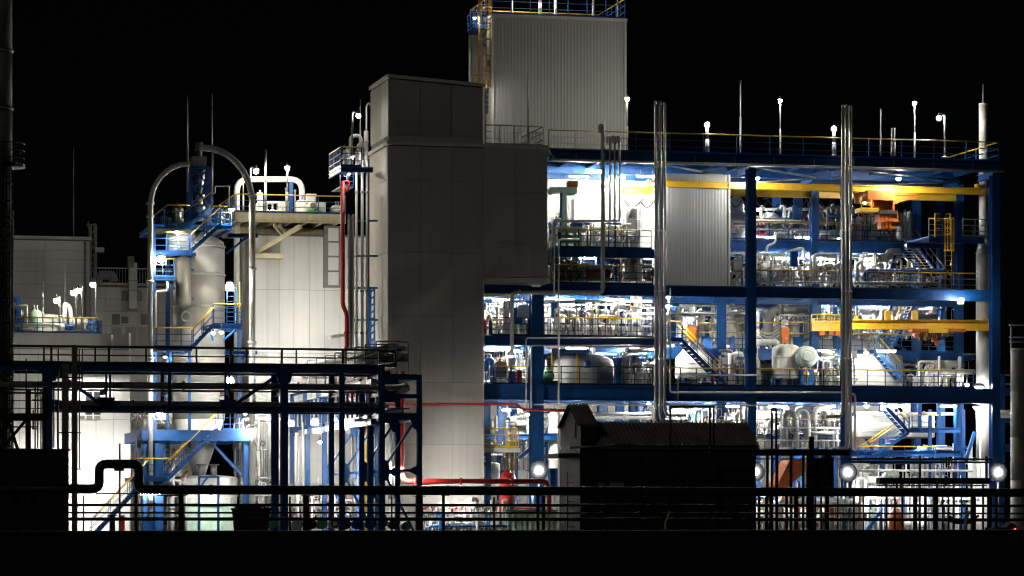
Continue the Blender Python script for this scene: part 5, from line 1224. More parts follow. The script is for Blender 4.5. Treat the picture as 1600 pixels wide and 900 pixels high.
pipe('slim pipe from the middle deck down the left of the second column', [A(1022, 528, -0.6), A(822, 528, -0.6), A(822, 640, -0.6)], M(870, 0, 1.3), 'jacket', 8, 0.2)
pipe('slim pipe just right of the one along the middle deck edge', [A(1022, 540, -0.6), A(830, 540, -0.6), A(830, 640, -0.6)], M(870, 0, 1.3), 'jacket', 8, 0.2)
pipe('white pipe along the front of the lower main beam between the standpipe trios', [A(1047, 450, -0.6), A(1047, 613, -0.6), A(1314, 613, -0.6)], M(1050, 0, 1.5), 'jacket', 8, 0.2)
pipe('hooped white pipe at the deck edge left of the white vessel', [A(1059, 625, -0.5), A(1059, 587, -0.5), A(1080, 586, -0.5), A(1190, 586, -0.5)], M(1050, 0, 1.3), 'jacket', 8, 0.3)
pipe('white pipe bending down at the right edge of the right standpipe trio', [A(1328, 616, -0.7), A(1336, 616, -0.7), A(1336, 705, -0.7)], M(1330, 0, 2), 'jacket', 8, 0.2)
pipe('long grey pipe just under the lower main beam', [A(834, 632, -0.4), A(1305, 634, -0.4)], M(900, 0, 1.2), 'jacket', 8)
pipe('long grey pipe below the lower left beam ending behind the shed', [A(860, 646, 1.5), A(1016, 646, 1.5)], M(900, 0, 2.2), 'jacket', 10)

# ================================================================== equipment on the decks
# upper left bay
vessel_v('silver upright filter vessel with a pointed top left of the ribbed enclosure', 990, 322, 388, 3.2, 20, 'steel', 0.6, 24)
vessel_v('tall bare vessel running through the deck below the pointed filter', 994, 398, 446, 3.0, 19, 'jacket', 0.1, 24)
vessel_v('grey column of the pointed filter on the middle deck', 994, 462, 524, 5.0, 17, 'jacket', 0.1, 24)
pipe('fat silver elbow on the left of the pointed filter vessel', [A(990, 372, 2.4), A(982, 370, 2.4), A(980, 374, 2.4), A(980, 446, 2.4)], M(980, 2, 4), 'jacket', 12)
pipe('dark ringed elbow pipe right of the pointed filter', [A(1020, 440, 2), A(1014, 438, 2), A(1014, 424, 2), A(1026, 422, 2)], M(1014, 2, 4), 'grey_paint', 12)
pipe('brass coloured pipe with valves left of the pointed filter', [A(971, 442, 2), A(971, 352, 2), A(986, 350, 2)], M(971, 2, 1.7), 'cream', 8, 0.2)
vessel_v('thin silver instrument mast left of the pointed filter top', 980, 332, 388, 3.0, 4, 'steel', 0.3, 10)
pipe('grey stay pipe leaning from the crane rail to the filter top', [A(1008, 309, 4), A(1000, 314, 4), A(990, 326, 4)], 0.08, 'galv', 8, 0.2)
t = thing('pillar_crane', 'pale green pillar jib with an orange motor on top', 'jib crane', A(881, 388, 4))
MB().box(A(879, 388, 3.8), A(883.5, 302, 4.2)).put('pillar', 'pale_green', t)
MB().box(A(864, 301, 3.7), A(898, 294, 4.3)).put('jib_arm', 'pale_green', t)
MB().lathe(A(864, 297, 3.6), [(0.2, 0), (0.24, 0.1), (0.24, 0.7), (0.2, 0.8)], 12, 'v').put('end_roller', 'pale_green', t)
MB().box(A(888, 292, 3.8), A(900, 284, 4.3)).put('motor', 'orange', t); MB().box(A(886, 304, 3.8), A(896, 301, 4.3)).put('trolley', 'green', t)
MB().tube([A(876, 388, 3.9), A(876, 300, 3.9)], 0.06, 6).put('conduit', 'blue', t)
t = thing('press_bench', 'green machine frame on legs on the upper half deck', 'machine', A(890, 388, 2.2))
for p in (874, 886, 898, 905): MB().bar(A(p, 388, 2), A(p, 362, 2), 0.16).put('machine_leg', 'green' if p > 880 else 'dark_steel', t)
MB().box(A(872, 362, 1.8), A(908, 357, 3)).put('table', 'pale_green', t); MB().box(A(896, 356, 1.9), A(904, 350, 2.8)).put('gearbox', 'blue', t)
MB().box(A(876, 380, 2.1), A(898, 370, 2.9)).put('drive_box', 'green', t)
t = thing('press_machine', 'brown topped machine with a green base under the half deck', 'machine', A(925, 446, 3))
MB().box(A(906, 446, 2.6), A(946, 437, 4.4)).put('machine_bed', 'green', t); MB().box(A(906, 436, 2.7), A(944, 420, 4.2)).put('machine_hood', 'brown', t); MB().box(A(903, 419.5, 2.6), A(946, 417, 4.4)).put('machine_lid', 'white_paint', t)
MB().box(A(897, 417, 2.8), A(902, 398, 3.4)).put('machine_column', 'pale_green', t); MB().box(A(932, 417, 2.8), A(935, 400, 3.2)).put('machine_column', 'blue', t)
cabinet('white panel on the bright wall of the upper left bay', 897, 932, 312, 345, 8.2, 0.4, 'white_paint', 'wall_panel', 'panel', 1)
for lab, px in (('dark valve stem left of the drop pipe on the half deck', 918), ('dark valve stem right of the drop pipe on the half deck', 951), ('dark valve stem beside the brass pipe on the half deck', 962)):
    t = thing('stem_valve', lab, 'valve', A(px, 388, 0.9)); MB().tube([A(px, 388, 0.9), A(px, 352, 0.9)], M(px, 0, 1.5), 8).put('stem', 'blue', t)
    MB().lathe(A(px, 350, 0.9), [(0.1, -0.05), (0.24, 0), (0.24, 0.08), (0.1, 0.12)], 14).put('handwheel', 'blue', t)
# middle left bays
pipe('yellow monorail piece under the wing of the dark tower', [A(757, 460.5, 1.5), A(806, 460.5, 1.5)], 0.12, 'yellow', 6)
drum_h('yellow ended long tube behind the middle deck rail', 900, 968, 494, 5.0, 5, 'yellow')
drum_h('dark grey round blower on the middle deck left of the tall grey column', 955, 978, 484, 6, 22, 'grey_paint')
cabinet('white cabinet on the middle deck', 892, 908, 486, 524, 7, 0.6, 'white_paint')
for lab, px, w_, m in (('red small cylinder at the left end of the middle deck', 757.5, 6, 'red'), ('blue small cylinder at the left end of the middle deck', 766, 5, 'blue'), ('blue drum on the middle deck by the second column', 826, 8, 'blue'), ('green drum on the middle deck by the valves', 806, 10, 'pale_green')):
    vessel_v(lab, px, 500 if w_ < 7 else 506, 523, 1.6, w_, m, 0.2, 14, 0, False, 'drum', 'drum', 1)
# lower left bays
vessel_v('big white domed tank glowing on the lower deck left', 912, 552, 604, 5.5, 94, 'white_paint', 0.35, 40, bands=1)
t = thing('tank_gallery', 'yellow railed gallery on the domed white tank', 'gallery', A(880, 550, 3))
MB().box(A(862, 551, 2.4), A(903, 549, 5)).put('platform', 'blue', t)
railing(t, [A(862, 549, 2.5), A(903, 549, 2.5)], 0.42, 0.35, 'yellow', 'yellow', 0.03, 1)
for p in (863, 902): MB().bar(A(p, 604, 2.5), A(p, 551, 2.5), 0.09).put('gallery_leg', 'yellow', t)
t = thing('tank_mixer', 'green conical mixer drive on top of the domed tank', 'mixer', A(910, 552, 5))
MB().lathe(A(910, 553, 4.5), [(0.15, 0), (0.42, 0.3), (0.42, 0.4)], 16).put('drive_cone', 'pale_green', t); MB().box(A(906, 543, 4.3), A(914, 538, 4.9)).put('motor', 'green', t)
t = thing('tank_mixer', 'blue mixer motor on the white tank dome', 'mixer', A(918, 575, 3))
MB().lathe(A(918, 575, 2.8), [(0.2, 0), (0.22, 0.05), (0.22, 0.35), (0.15, 0.45)], 14).put('motor', 'blue', t); MB().tube([A(918, 564, 2.8), A(918, 550, 2.8)], 0.07).put('shaft', 'galv', t)
vessel_v('red cylinder beside the second column on the lower deck', 811.5, 578, 604, 1.2, 9, 'red', 0.15, 16, 0, False, 'drum', 'drum', 1)
vessel_v('blue cylinder left of the red cylinder on the lower deck', 800, 580, 604, 1.2, 12, 'blue', 0.15, 16, 0, False, 'drum', 'drum', 1)
cabinet('white instrument box above the blue cylinder on the lower deck', 796, 806, 560, 576, 1.5, 0.4, 'white_paint', 'instrument_box', 'box', 1)
t = thing('valve_manifold', 'green and dark valve block left of the domed tank', 'valve', A(855, 604, 2))
MB().box(A(847, 604, 1.6), A(866, 596, 2.6)).put('skid', 'dark_steel', t); MB().lathe(A(850, 586, 2), [(0.22, -0.1), (0.32, 0), (0.32, 0.5), (0.2, 0.6)], 14, 'u').put('valve_body', 'green', t); MB().ring(A(858, 588, 1.5), 0.3, 0.04, 'v').put('handwheel', 'dark_steel', t); MB().tube([A(854, 600, 2), A(854, 562, 2)], 0.1).put('riser', 'galv', t)
vessel_v('white upright tank right of the domed tank', 978, 548, 604, 4.5, 11, 'white_paint', 0.2, 18)
cabinet('blue upright cabinet on the lower deck beside the left standpipes', 984, 996, 556, 604, 4, 0.7, 'blue'); cabinet('bright blue cabinet right behind the domed tank', 964, 971, 560, 604, 3, 0.6, 'blue', doors=1)
# centre bay with the white cone vessel
v = 4.0
vessel_v('white cone topped reactor behind the dark stair', 1082, 537, 604, v, 54, 'white_paint', 0.85, 32, 4, cone=True)
cabinet('orange panel beside the stair head', 1076, 1088, 511, 533, 3.0, 0.35, 'orange', 'switch_panel', 'panel', 1)
for lab, px in (('left blue support block under the cone topped reactor', 1067), ('right blue support block under the cone topped reactor', 1101)):
    t = thing('support_block', lab, 'support', A(px, 604, 1.8)); MB().box(A(px-5, 604, 1.6), A(px+5, 598, 2.2)).put('block', 'blue', t); MB().box(A(px-6, 598, 1.5), A(px+6, 597, 2.3)).put('bearing_plate', 'galv', t)
vessel_v('red slim cylinder under the dark stair', 1114, 587, 604, 1.5, 4, 'red', 0.2, 12, 0, False, 'fire_extinguisher', 'extinguisher', 1)
vessel_v('round white pot on the back deck above the stair', 1153, 486, 505, 9, 22, 'white_paint', 0.6, 22)
# right centre bay, reactor with teal motor
vessel_v('white round shouldered reactor with a teal gearbox', 1228, 537, 604, v, 44, 'white_paint', 0.4, 36, 4, bands=2)
t = thing('reactor_drive', 'round pale teal drive housing beside the white reactor', 'drive', A(1262, 558, 3))
MB().lathe(A(1262, 557, 2.6), [(M(1262, 3, 12), -0.15), (M(1262, 3, 16.5), 0), (M(1262, 3, 16.5), 0.9), (M(1262, 3, 12), 1.0)], 28, 'v').put('housing', 'pale_teal', t)
MB().lathe(A(1262, 557, 2.42), [(M(1262, 3, 7), -0.08), (M(1262, 3, 8), 0.03)], 20, 'v').put('hub_cover', 'pale_teal', t)
MB().box(A(1246, 556, 2.7), A(1255, 550, 3.3)).put('coupling', 'jacket', t); MB().tube([A(1260, 573, 2.8), A(1260, 604, 2.8)], 0.08).put('drain_pipe', 'white_paint', t); MB().lathe(A(1260, 585, 2.7), [(0.1, -0.2), (0.18, -0.1), (0.18, 0.1), (0.1, 0.2)], 10).put('valve', 'yellow', t)
cabinet('blue plinth under the teal drive housing', 1251, 1272, 577, 604, 3.2, 0.8, 'blue', 'plinth', 'support', 2)
t = thing('motor_stand', 'pale stand with an orange motor plate above the white reactor', 'motor stand', A(1226, 536, 4))
MB().poly([(UU(a, 3.8), ZZ(a, b, 3.8)) for a, b in ((1217, 536), (1219, 512), (1224, 508), (1232, 512), (1234, 536))], 3.8, 4.4).put('stand', 'pale_teal', t)
MB().box(A(1222, 535, 3.5), A(1231, 512, 3.78)).put('motor_plate', 'orange', t); MB().lathe(A(1226, 508, 4), [(0.25, 0), (0.2, 0.3), (0.05, 0.35)], 12).put('cap', 'white_paint', t)
pipe('thick white pipe along the left of the white reactor', [A(1182, 535, 3), A(1212, 534, 3), A(1214, 540, 3)], M(1200, 3, 5), 'white_paint', 14)
for k, lab in enumerate(('upper looping hose behind the right centre column', 'middle looping hose behind the right centre column', 'lower looping hose behind the right centre column')):
    pipe(lab, [A(1184+i*3.6, 514+k*5+8*sin(pi*i/9), 4) for i in range(10)], 0.05, 'white_paint', 6, 0, 'hose', 'hose')
pipe('long thick white pipe high under the upper main beam at the right', [A(1140, 481, 10), A(1478, 482, 10)], M(1200, 10, 4.2), 'white_paint', 14, flanges=[(A(1220, 481, 10), 'u'), (A(1340, 481.5, 10), 'u')])
drum_h('grey cased drum on the back deck behind the right centre column', 1190, 1212, 490, 9, 14, 'jacket')
# right bays
vessel_v('huge white tank lit up at the right end of the lower deck', 1356, 553, 604, 7, 108, 'white_paint', 0.08, 40)
cabinet('white case on the right column of the lower deck', 1475, 1487, 565, 585, 4, 0.5, 'white_paint', 'case', 'case', 1)
vessel_v('wide pale tank under the lower main beam at the right', 1395, 646, 684, 8, 130, 'jacket', 0.08, 40)
t = thing('conveyor_chute', 'big orange chute slanting down in the ground bay', 'chute', A(1232, 745, 1))
MB().poly([(UU(a, 1), ZZ(a, b, 1)) for a, b in ((1213, 764), (1216, 752), (1232, 720), (1256, 716), (1256, 738), (1240, 752), (1232, 760))], 0.8, 2.6).put('chute_body', 'orange', t)
for p in (1222, 1248): MB().bar((UU(p, 1.6), 1.6, 0), A(p, 752, 1.6), 0.16).put('leg', 'orange', t)
t = thing('orange_tank', 'small orange cone cap near the ground at the right', 'tank', (UU(1401, -1), -1, 0))
MB().lathe((UU(1401, -1), -1, 0), [(M(1401, 0, 12), 0.1), (M(1401, 0, 12), ZZ(1401, 806, -1)), (M(1401, 0, 9), ZZ(1401, 800, -1)), (M(1401, 0, 5), ZZ(1401, 795, -1))], 20).put('shell', 'orange', t); MB().lathe((UU(1401, -1), -1, 0), [(0.1, ZZ(1401, 795, -1)), (0.1, ZZ(1401, 792, -1))], 10).put('spout', 'white_paint', t)
vessel_v('pale lower tank of the silver stack foot', 1533, 720, 838, 4.2, 40, 'white_paint', 0.1, 24)
cabinet('orange crate near the ground by the right standpipes', 1297, 1307, 795, 812, -1, 0.8, 'orange', 'crate', 'crate', 1)
# ground floor left
t = thing('waste_container', 'long pale green container standing on the ground left of the shed', 'container', (UU(838, -6), -6, 0))
MB().box((UU(790, -6), -6, 0.1), (UU(870, -6), -3.6, ZZ(830, 799, -6))).put('container_body', 'pale_green', t)
for k in range(9): MB().box((UU(792+k*8.5, -6)+0.05, -6.06, 0.15), (UU(792+k*8.5, -6)+0.17, -6.003, ZZ(830, 800, -6))).put('container_rib', 'pale_green', t)
MB().box((UU(789, -6), -6.08, ZZ(830, 799, -6)), (UU(871, -6), -3.5, ZZ(830, 799, -6)+0.09)).put('container_rim', 'green', t)
vessel_v('white upright tank behind the shed roof end', 868, 646, 745, 3.5, 22, 'white_paint', 0.15, 24)
cabinet('white lit door cabinet behind the yellow landing', 806, 824, 652, 680, 5, 0.6, 'white_paint')
cabinet('tall blue control cabinet behind the bright ground floodlight', 834, 851, 776, 838, -1.2, 0.6, 'blue'); cabinet('blue cabinet with a pale top near the shed wall', 860, 872, 733, 762, 0.5, 0.6, 'blue')
vessel_v('white round tank under the yellow landing', 768, 722, 760, 3, 26, 'white_paint', 0.3, 24)
vessel_v('grey round tank on the ground behind the pipe legs', 1183, 640, 700, 11, 40, 'jacket', 0.3, 24)

# ------------------------------------------------------------------ pipework clusters, one connected cluster per bay
def pipework(label, px0, px1, py0, py1, v0, v1, seed, nh=6, nv=8, nval=8, mats=None, rmax=0.16):
    nh, nv, nval = int(nh*1.5), int(nv*1.6), int(nval*1.7)
    R = random.Random(seed); mats = (mats or [])+['white_paint', 'white_paint', 'galv'] if mats else ['white_paint', 'jacket', 'white_paint', 'galv', 'steel', 'jacket', 'blue']
    vm = (v0+v1)/2; u0, u1 = UU(px0, vm), UU(px1, vm); z0, z1 = ZZ(px0, py1, vm), ZZ(px0, py0, vm); H = z1-z0; W = u1-u0
    t = thing('pipework', label, 'pipework', ((u0+u1)/2, vm, z0))
    rs = [0.04, 0.05, 0.06, 0.08, 0.08, 0.11, rmax]
    hz = []
    for k in range(nh):
        r = R.choice(rs); vv = R.uniform(v0, v1); z = z0+H*R.uniform(0.12, 0.95); a = u0+W*R.uniform(0, 0.35); b = u1-W*R.uniform(0, 0.35)
        pts = [(a, vv, z), (b, vv, z)]
        e = R.random()
        if e < 0.35: pts = [(a, vv, z0)]+pts
        elif e < 0.55: pts = pts+[(b, vv, z0)]
        elif e < 0.75: pts = [(a, vv, z0)]+pts+[(b, vv, z1)]
        elif e < 0.9: m = a+(b-a)*R.uniform(0.3, 0.7); dz = R.choice((-1, 1))*R.uniform(0.2, 0.5); pts = [(a, vv, z), (m, vv, z), (m, vv, max(z0+0.2, min(z1, z+dz))), (b, vv, max(z0+0.2, min(z1, z+dz)))]
        m = R.choice(mats); MB().tube(pts, r, 8 if r < 0.1 else 10).put('pipe', m, t); hz.append((a, b, vv, z))
        for q in range(R.randint(1, 3)):
            x = R.uniform(a, b); MB().lathe((x, vv, z), [(r*1.6, -0.04), (r*1.6, 0.04)], 8, 'u').put('flange', 'galv', t)
    for k in range(nv):
        r = R.choice(rs); vv = R.uniform(v0, v1); x = u0+W*R.uniform(0.02, 0.98); top = z0+H*R.uniform(0.35, 1.0)
        pts = [(x, vv, z0), (x, vv, top)]
        if R.random() < 0.55: pts += [(min(u1, max(u0, x+R.choice((-1, 1))*R.uniform(0.25, 0.9))), vv, top)]
        if len(pts) == 3 and R.random() < 0.6: pts += [(pts[2][0], vv, R.uniform(z0+0.2, top))]
        m = R.choice(mats); MB().tube(pts, r, 8).put('pipe', m, t)
        zf = z0+(top-z0)*R.uniform(0.2, 0.8); MB().lathe((x, vv, zf), [(r*1.7, -0.035), (r*1.7, 0.035)], 8).put('flange', 'galv', t)
    for k in range(nval):
        x, vv, z = u0+W*R.uniform(0.05, 0.95), R.uniform(v0, v1), z0+H*R.uniform(0.15, 0.75); s = R.uniform(0.09, 0.17)
        m = R.choice(['galv', 'white_paint', 'blue', 'dark_steel', 'galv', 'dark_steel', 'pale_green', 'jacket'])
        MB().tube([(x, vv, z0), (x, vv, z)], s*0.45, 6).put('pipe', R.choice(mats), t)
        b = MB().lathe((x, vv, z), [(s*0.9, -s*1.1), (s*0.9, -s*0.8), (s*0.5, -s*0.6), (s, 0), (s*0.5, s*0.6), (s*0.9, s*0.8), (s*0.9, s*1.1)], 10).put('valve', m, t)
        MB().ring((x, vv-s*1.6, z), s*1.25, s*0.18, 'v', 10, 4).put('handwheel', R.choice(['dark_steel', 'blue', 'red', 'galv', 'yellow']), b)
        MB().tube([(x, vv, z), (x, vv-s*1.6, z)], s*0.16, 5).put('valve_stem', 'galv', b)
    mb = MB()
    for k in range(nv*2):
        x, vv, z = u0+W*R.random(), R.uniform(v0, v1), z0+H*R.uniform(0.2, 0.95); q = x+R.uniform(-0.8, 0.8); q = min(u1, max(u0, q))
        mb.tube([(x, vv, z0), (x, vv, z), (q, vv, z), (q, vv, z0+H*R.uniform(0, 1))], R.uniform(0.015, 0.03), 4, 0.05)
    mb.put('small_tubing', R.choice(['galv', 'steel', 'grey_paint', 'white_paint', 'dark_steel']), t, 'stuff')
    for k in range(max(1, nval//3)):
        x, vv, z = u0+W*R.uniform(0.05, 0.95), R.uniform(v0, v1), z0+H*R.uniform(0.3, 0.85); a, h = R.uniform(0.12, 0.35), R.uniform(0.15, 0.5)
        MB().box((x-a, vv-0.1, z-h), (x+a, vv+0.15, z+h)).put('instrument_box', R.choice(['white_paint', 'galv', 'grey_paint', 'white_paint', 'blue']), t)
        MB().bar((x, vv+0.02, z0), (x, vv+0.02, z-h), 0.06).put('box_stand', 'galv', t)
    return t
W_ = ['white_paint', 'jacket', 'white_paint', 'white_paint', 'galv', 'blue', 'jacket', 'white_paint']
pipework('dense white pipework on the middle deck below the dark tower wing', 760, 825, 466, 523, 1.5, 7, 1, 8, 10, 12, ['galv', 'white_paint', 'jacket', 'grey_paint'])
pipework('white and grey pipework on the middle deck right of the second column', 852, 938, 466, 523, 2, 9, 2, 10, 12, 10, W_)
pipework('pipework with blue supports on the middle deck left of the left standpipes', 938, 1018, 466, 523, 2, 11, 3, 10, 12, 9, W_)
pipework('pipework on the lower deck left of the second column', 760, 825, 545, 603, 1.5, 8, 4, 8, 10, 8, W_)
pipework('pipework on the lower deck between the domed tank and the standpipes', 955, 1018, 545, 603, 2, 9, 5, 9, 12, 8, ['white_paint', 'jacket', 'galv', 'blue', 'white_paint'])
pipework('pipework above and behind the domed white tank', 850, 960, 540, 602, 10, 13.5, 6, 10, 8, 6, W_)
pipework('slim pipes on the half deck right of the green machine frame', 906, 978, 345, 388, 2, 7, 7, 6, 14, 8, ['white_paint', 'galv', 'yellow', 'jacket', 'pale_green'])
pipework('pipework under the half deck at the tower wing', 862, 905, 398, 446, 1.5, 7, 8, 6, 10, 8, ['galv', 'jacket', 'white_paint', 'grey_paint'])
pipework('pipework under the half deck right of the brown machine', 946, 1018, 398, 446, 1.5, 8, 9, 7, 9, 8, ['galv', 'jacket', 'white_paint', 'blue'])
pipework('pipework on the back deck above the dark stair', 1046, 1165, 466, 528, 8, 14, 10, 12, 14, 10, W_, 0.25)
pipework('pipework on the back deck left of the orange motor stand', 1182, 1265, 466, 528, 8, 14, 11, 12, 14, 10, W_, 0.25)
pipework('pipework with blue frames behind the yellow short girder', 1262, 1330, 466, 528, 7.5, 14, 12, 10, 12, 8, ['blue', 'white_paint', 'galv', 'blue', 'jacket'])
pipework('pipework behind the bright yellow crane girder', 1335, 1480, 470, 528, 8, 13.5, 13, 10, 14, 8, W_, 0.22)
pipework('pipework on the lower deck behind the dark stair', 1110, 1165, 545, 603, 2, 10, 14, 9, 12, 8, W_)
pipework('pipework right of the teal drive housing', 1272, 1316, 545, 603, 1.5, 9, 15, 8, 12, 8, W_)
pipework('pipework behind the white reactors on the lower deck', 1045, 1220, 540, 602, 9, 14, 16, 12, 12, 8, W_, 0.25)
pipework('pipework with a rail of valves right of the huge white tank', 1415, 1498, 560, 604, 2, 9, 17, 9, 10, 8, ['white_paint', 'blue', 'jacket', 'white_paint'])
pipework('pipework on the deck above the upper main beam behind the front right column', 1144, 1240, 398, 446, 2, 9, 18, 9, 14, 12, W_, 0.2)
pipework('pipework on the upper main beam left of the right standpipes', 1240, 1318, 398, 446, 2, 10, 19, 9, 12, 10, W_, 0.22)
pipework('pipework under the top deck right of the right standpipes', 1334, 1400, 398, 446, 5, 12, 20, 9, 12, 8, ['white_paint', 'jacket', 'grey_paint', 'blue'], 0.22)
pipework('low pipework along the rail of the upper main beam at the right', 1340, 1470, 420, 447, 1.5, 5, 21, 5, 12, 8, ['white_paint', 'galv', 'jacket', 'blue'])
pipework('tall white vent pipes with caps on the top deck behind the blue columns', 1145, 1240, 322, 378, 9, 14.5, 22, 7, 12, 5, ['white_paint', 'white_paint', 'jacket', 'blue'], 0.17)
pipework('tall white pipes on the top deck left of the right standpipes', 1240, 1320, 322, 378, 9, 14.5, 23, 7, 13, 6, ['white_paint', 'white_paint', 'jacket', 'blue'], 0.17)
pipework('dense white pipes on the top deck below the orange hook block', 1334, 1410, 330, 378, 8.5, 13.5, 24, 9, 16, 12, ['white_paint', 'white_paint', 'jacket'], 0.17)
pipework('dense lower pipework on the top deck along its railing', 1145, 1320, 355, 379, 8.3, 10, 25, 7, 22, 14, ['white_paint', 'galv', 'jacket', 'white_paint'])
pipework('ground floor pipework behind the long shed roof', 1045, 1168, 636, 700, 3, 12, 26, 12, 16, 12, ['white_paint', 'jacket', 'galv', 'cream'], 0.2)
pipework('ground floor pipework between the front column and the right standpipes', 1180, 1312, 636, 700, 3, 12, 27, 14, 18, 14, ['white_paint', 'jacket', 'galv', 'white_paint'], 0.2)
pipework('ground floor pipework left of the shed above the bright floodlight', 765, 870, 640, 735, 3, 12, 28, 10, 10, 8, ['white_paint', 'jacket', 'galv', 'blue'], 0.2)
pipework('ground floor pipework at the foot of the right stair flights', 1335, 1420, 725, 835, 3, 11, 29, 10, 14, 10, W_, 0.2)
pipework('ground floor pipework behind the right legs', 1420, 1525, 690, 835, 3, 11, 30, 10, 14, 10, ['white_paint', 'blue', 'jacket', 'white_paint'], 0.2)
pipework('ground level pipes and pumps behind the black fence bars right of the shed', 1183, 1325, 775, 835, -2, 8, 31, 10, 22, 18, ['white_paint', 'galv', 'blue', 'cream', 'jacket', 'brown'], 0.25)
pipework('ground level pipes left of the shed before the tower', 660, 790, 780, 836, -7, -3, 32, 5, 16, 10, ['white_paint', 'galv', 'blue', 'grey_paint'], 0.1)
pipework('ground level pipework under the silo deck', 210, 290, 700, 835, 2, 6, 33, 9, 16, 14, ['white_paint', 'galv', 'blue', 'jacket', 'cream'], 0.2)
pipework('pipework above the silo deck behind the largest floodlight', 208, 262, 640, 668, 3, 9, 34, 6, 8, 6, ['white_paint', 'jacket', 'galv', 'cream'], 0.2)
pipework('ground level pipes between the white building and the pipe bridge legs', 372, 440, 640, 835, 2, 6, 35, 6, 12, 6, ['white_paint', 'galv', 'jacket'], 0.12)
pipework('pipes at ground level along the pipe bridge legs', 445, 600, 745, 835, -2, 5, 36, 6, 18, 8, ['white_paint', 'blue', 'jacket', 'red'], 0.12)
pipework('pipework behind the left edge of the upper left bay wall', 862, 885, 330, 388, 5, 8, 37, 3, 6, 5, ['white_paint', 'galv', 'jacket'], 0.08)
# bigger named pipes on the upper right decks
pipe('white pipe sloping up under the top deck to the right', [A(1140, 397, 6), A(1215, 398, 6), A(1256, 387, 6), A(1256, 446, 6)], M(1200, 6, 2.6), 'white_paint', 12, 0.3)
pipe('white hooked riser in front of the second blue column', [A(1198, 440, 6.5), A(1198, 384, 6.5), A(1212, 380, 6.5), A(1212, 362, 6.5)], M(1200, 6, 2), 'white_paint', 10, 0.25)
pipe('long white header behind the tops of the vent pipes', [A(1180, 327, 13.5), A(1318, 327, 13.5)], M(1200, 13, 2.2), 'white_paint', 12)
pipe('white pipe with a red end under the blue stair behind the standpipes', [A(1270, 431, 5), A(1306, 431, 5), A(1308, 436, 5), A(1308, 447, 5)], M(1300, 5, 2.4), 'white_paint', 10, 0.25)
pipe('pale low pipe along the upper beam left of the standpipes', [A(1225, 436, 4), A(1258, 436, 4)], M(1230, 4, 2.6), 'white_paint', 12)
pipe('thick white arch pipe at the right of the standpipes under the top deck', [A(1338, 446, 5), A(1338, 412, 5), A(1347, 410, 5), A(1347, 446, 5)], M(1340, 5, 3), 'white_paint', 12)
drum_h('grey boxy blower under the top deck in the second bay', 1210, 1232, 418, 5, 20, 'grey_paint')
cabinet('dark grey control box right of the ribbed enclosure', 1146, 1160, 407, 424, 3.6, 0.5, 'grey_paint', 'control_box', 'box', 1)
cabinet('red box on the top deck beside the first blue column', 1185, 1195, 353, 372, 8.6, 0.5, 'red', 'fire_box', 'box', 1)
t = thing('wrapped_machine', 'white wrapped machine with a hood right of the ribbed enclosure', 'machine', A(1151, 378, 7.6))
MB().lathe(A(1151, 378, 8.9), [(0.75, 0), (0.8, 0.1), (0.7, 0.7), (0.95, 0.75), (1.0, 1.1), (0.85, 1.6), (0.5, 1.95), (0.35, 2.0), (0.35, 2.3), (0.42, 2.4), (0.4, 2.75), (0.2, 2.9)], 18).put('hood', 'white_paint', t)
MB().tube([A(1150, 360, 8.0), A(1164, 358, 8.0)], 0.28, 10).put('side_duct', 'white_paint', t); MB().box(A(1147, 351, 7.9), A(1162, 348, 8.2)).put('clamp_band', 'grey_paint', t)
vessel_v('white domed filter on the top deck right of the standpipes', 1342, 338, 378, 10, 22, 'white_paint', 0.6, 22)
vessel_v('slim white column on the top deck corner', 1421, 330, 378, 8.5, 9, 'white_paint', 0.5, 14)
vessel_v('white pot with a white frame on the top deck corner', 1405, 352, 378, 8.5, 12, 'white_paint', 0.3, 14)
for lab, px, y0, y1, vv in (('dark grey board high in the ground bay behind the shed left', 1122, 638, 648, 6), ('larger dark grey board in the ground bay behind the shed', 1133, 637, 650, 6.5), ('dark grey board beside the front right column', 1146, 637, 645, 6), ('upper left dark vent grille right of the front column', 1238, 637, 644, 6), ('upper right dark vent grille right of the front column', 1254, 637, 649, 6), ('lower left dark vent grille right of the front column', 1238, 657, 664, 6), ('lower right dark vent grille right of the front column', 1254, 657, 664, 6)):
    cabinet(lab, px-5, px+5, y0, y1, vv, 0.3, 'grey_paint', 'vent_grille', 'grille', 1)

# ------------------------------------------------------------------ lamps of the steel structure
for lab, px, y, yb, vv, wt, tn, r in (
    ('pole lamp at the left of the roof beside the ribbed tower', 980, 155, 240, 3.0, 110, 'warm', 0.15),
    ('tall pole lamp on the roof right of the thin rod', 1219, 158, 240, 3.0, 330, 'warm', 0.15),
    ('tall pole lamp on the right half of the roof', 1429, 162, 240, 3.0, 330, 'warm', 0.15)):
    pole_lamp(lab, px, y, yb+(px-980)*0.025, vv, wt, r, tn, 0, 0.045)
pole_lamp('short bright bollard lamp left on the roof walkway', 1105, 195, 241, 1.0, 480, 0.19, 'neutral', 0, 0.1, head=False)
pole_lamp('short bright bollard lamp beside the right standpipes on the roof', 1303, 201, 244, 1.0, 480, 0.19, 'neutral', 0, 0.1, head=False)
pole_lamp('gooseneck lamp on the roof near the silver stack', 1467, 185, 246, 2.0, 700, 0.17, 'neutral', -M(1467, 2, 10), 0.07, name='gooseneck_lamp')
rod('tall thin rod on the roof between the two left lamps', 1157, 125, 241, 2.0, 0.04)
rod('short rod on the roof right of the standpipes', 1376, 170, 243, 2.0, 0.035)
for lab, px in (('left one of two twin roof rods', 1393.5), ('right one of two twin roof rods', 1397.5)): rod(lab, px, 200, 244, 2.0, 0.05)
globe('lamp under the roof beside the drop pipe', 938, 267, 5.0, 700, 0.16, 'neutral')
globe('lamp under the roof right of the slim hooked pipes', 973, 277, 7.5, 1500, 0.16, 'neutral')
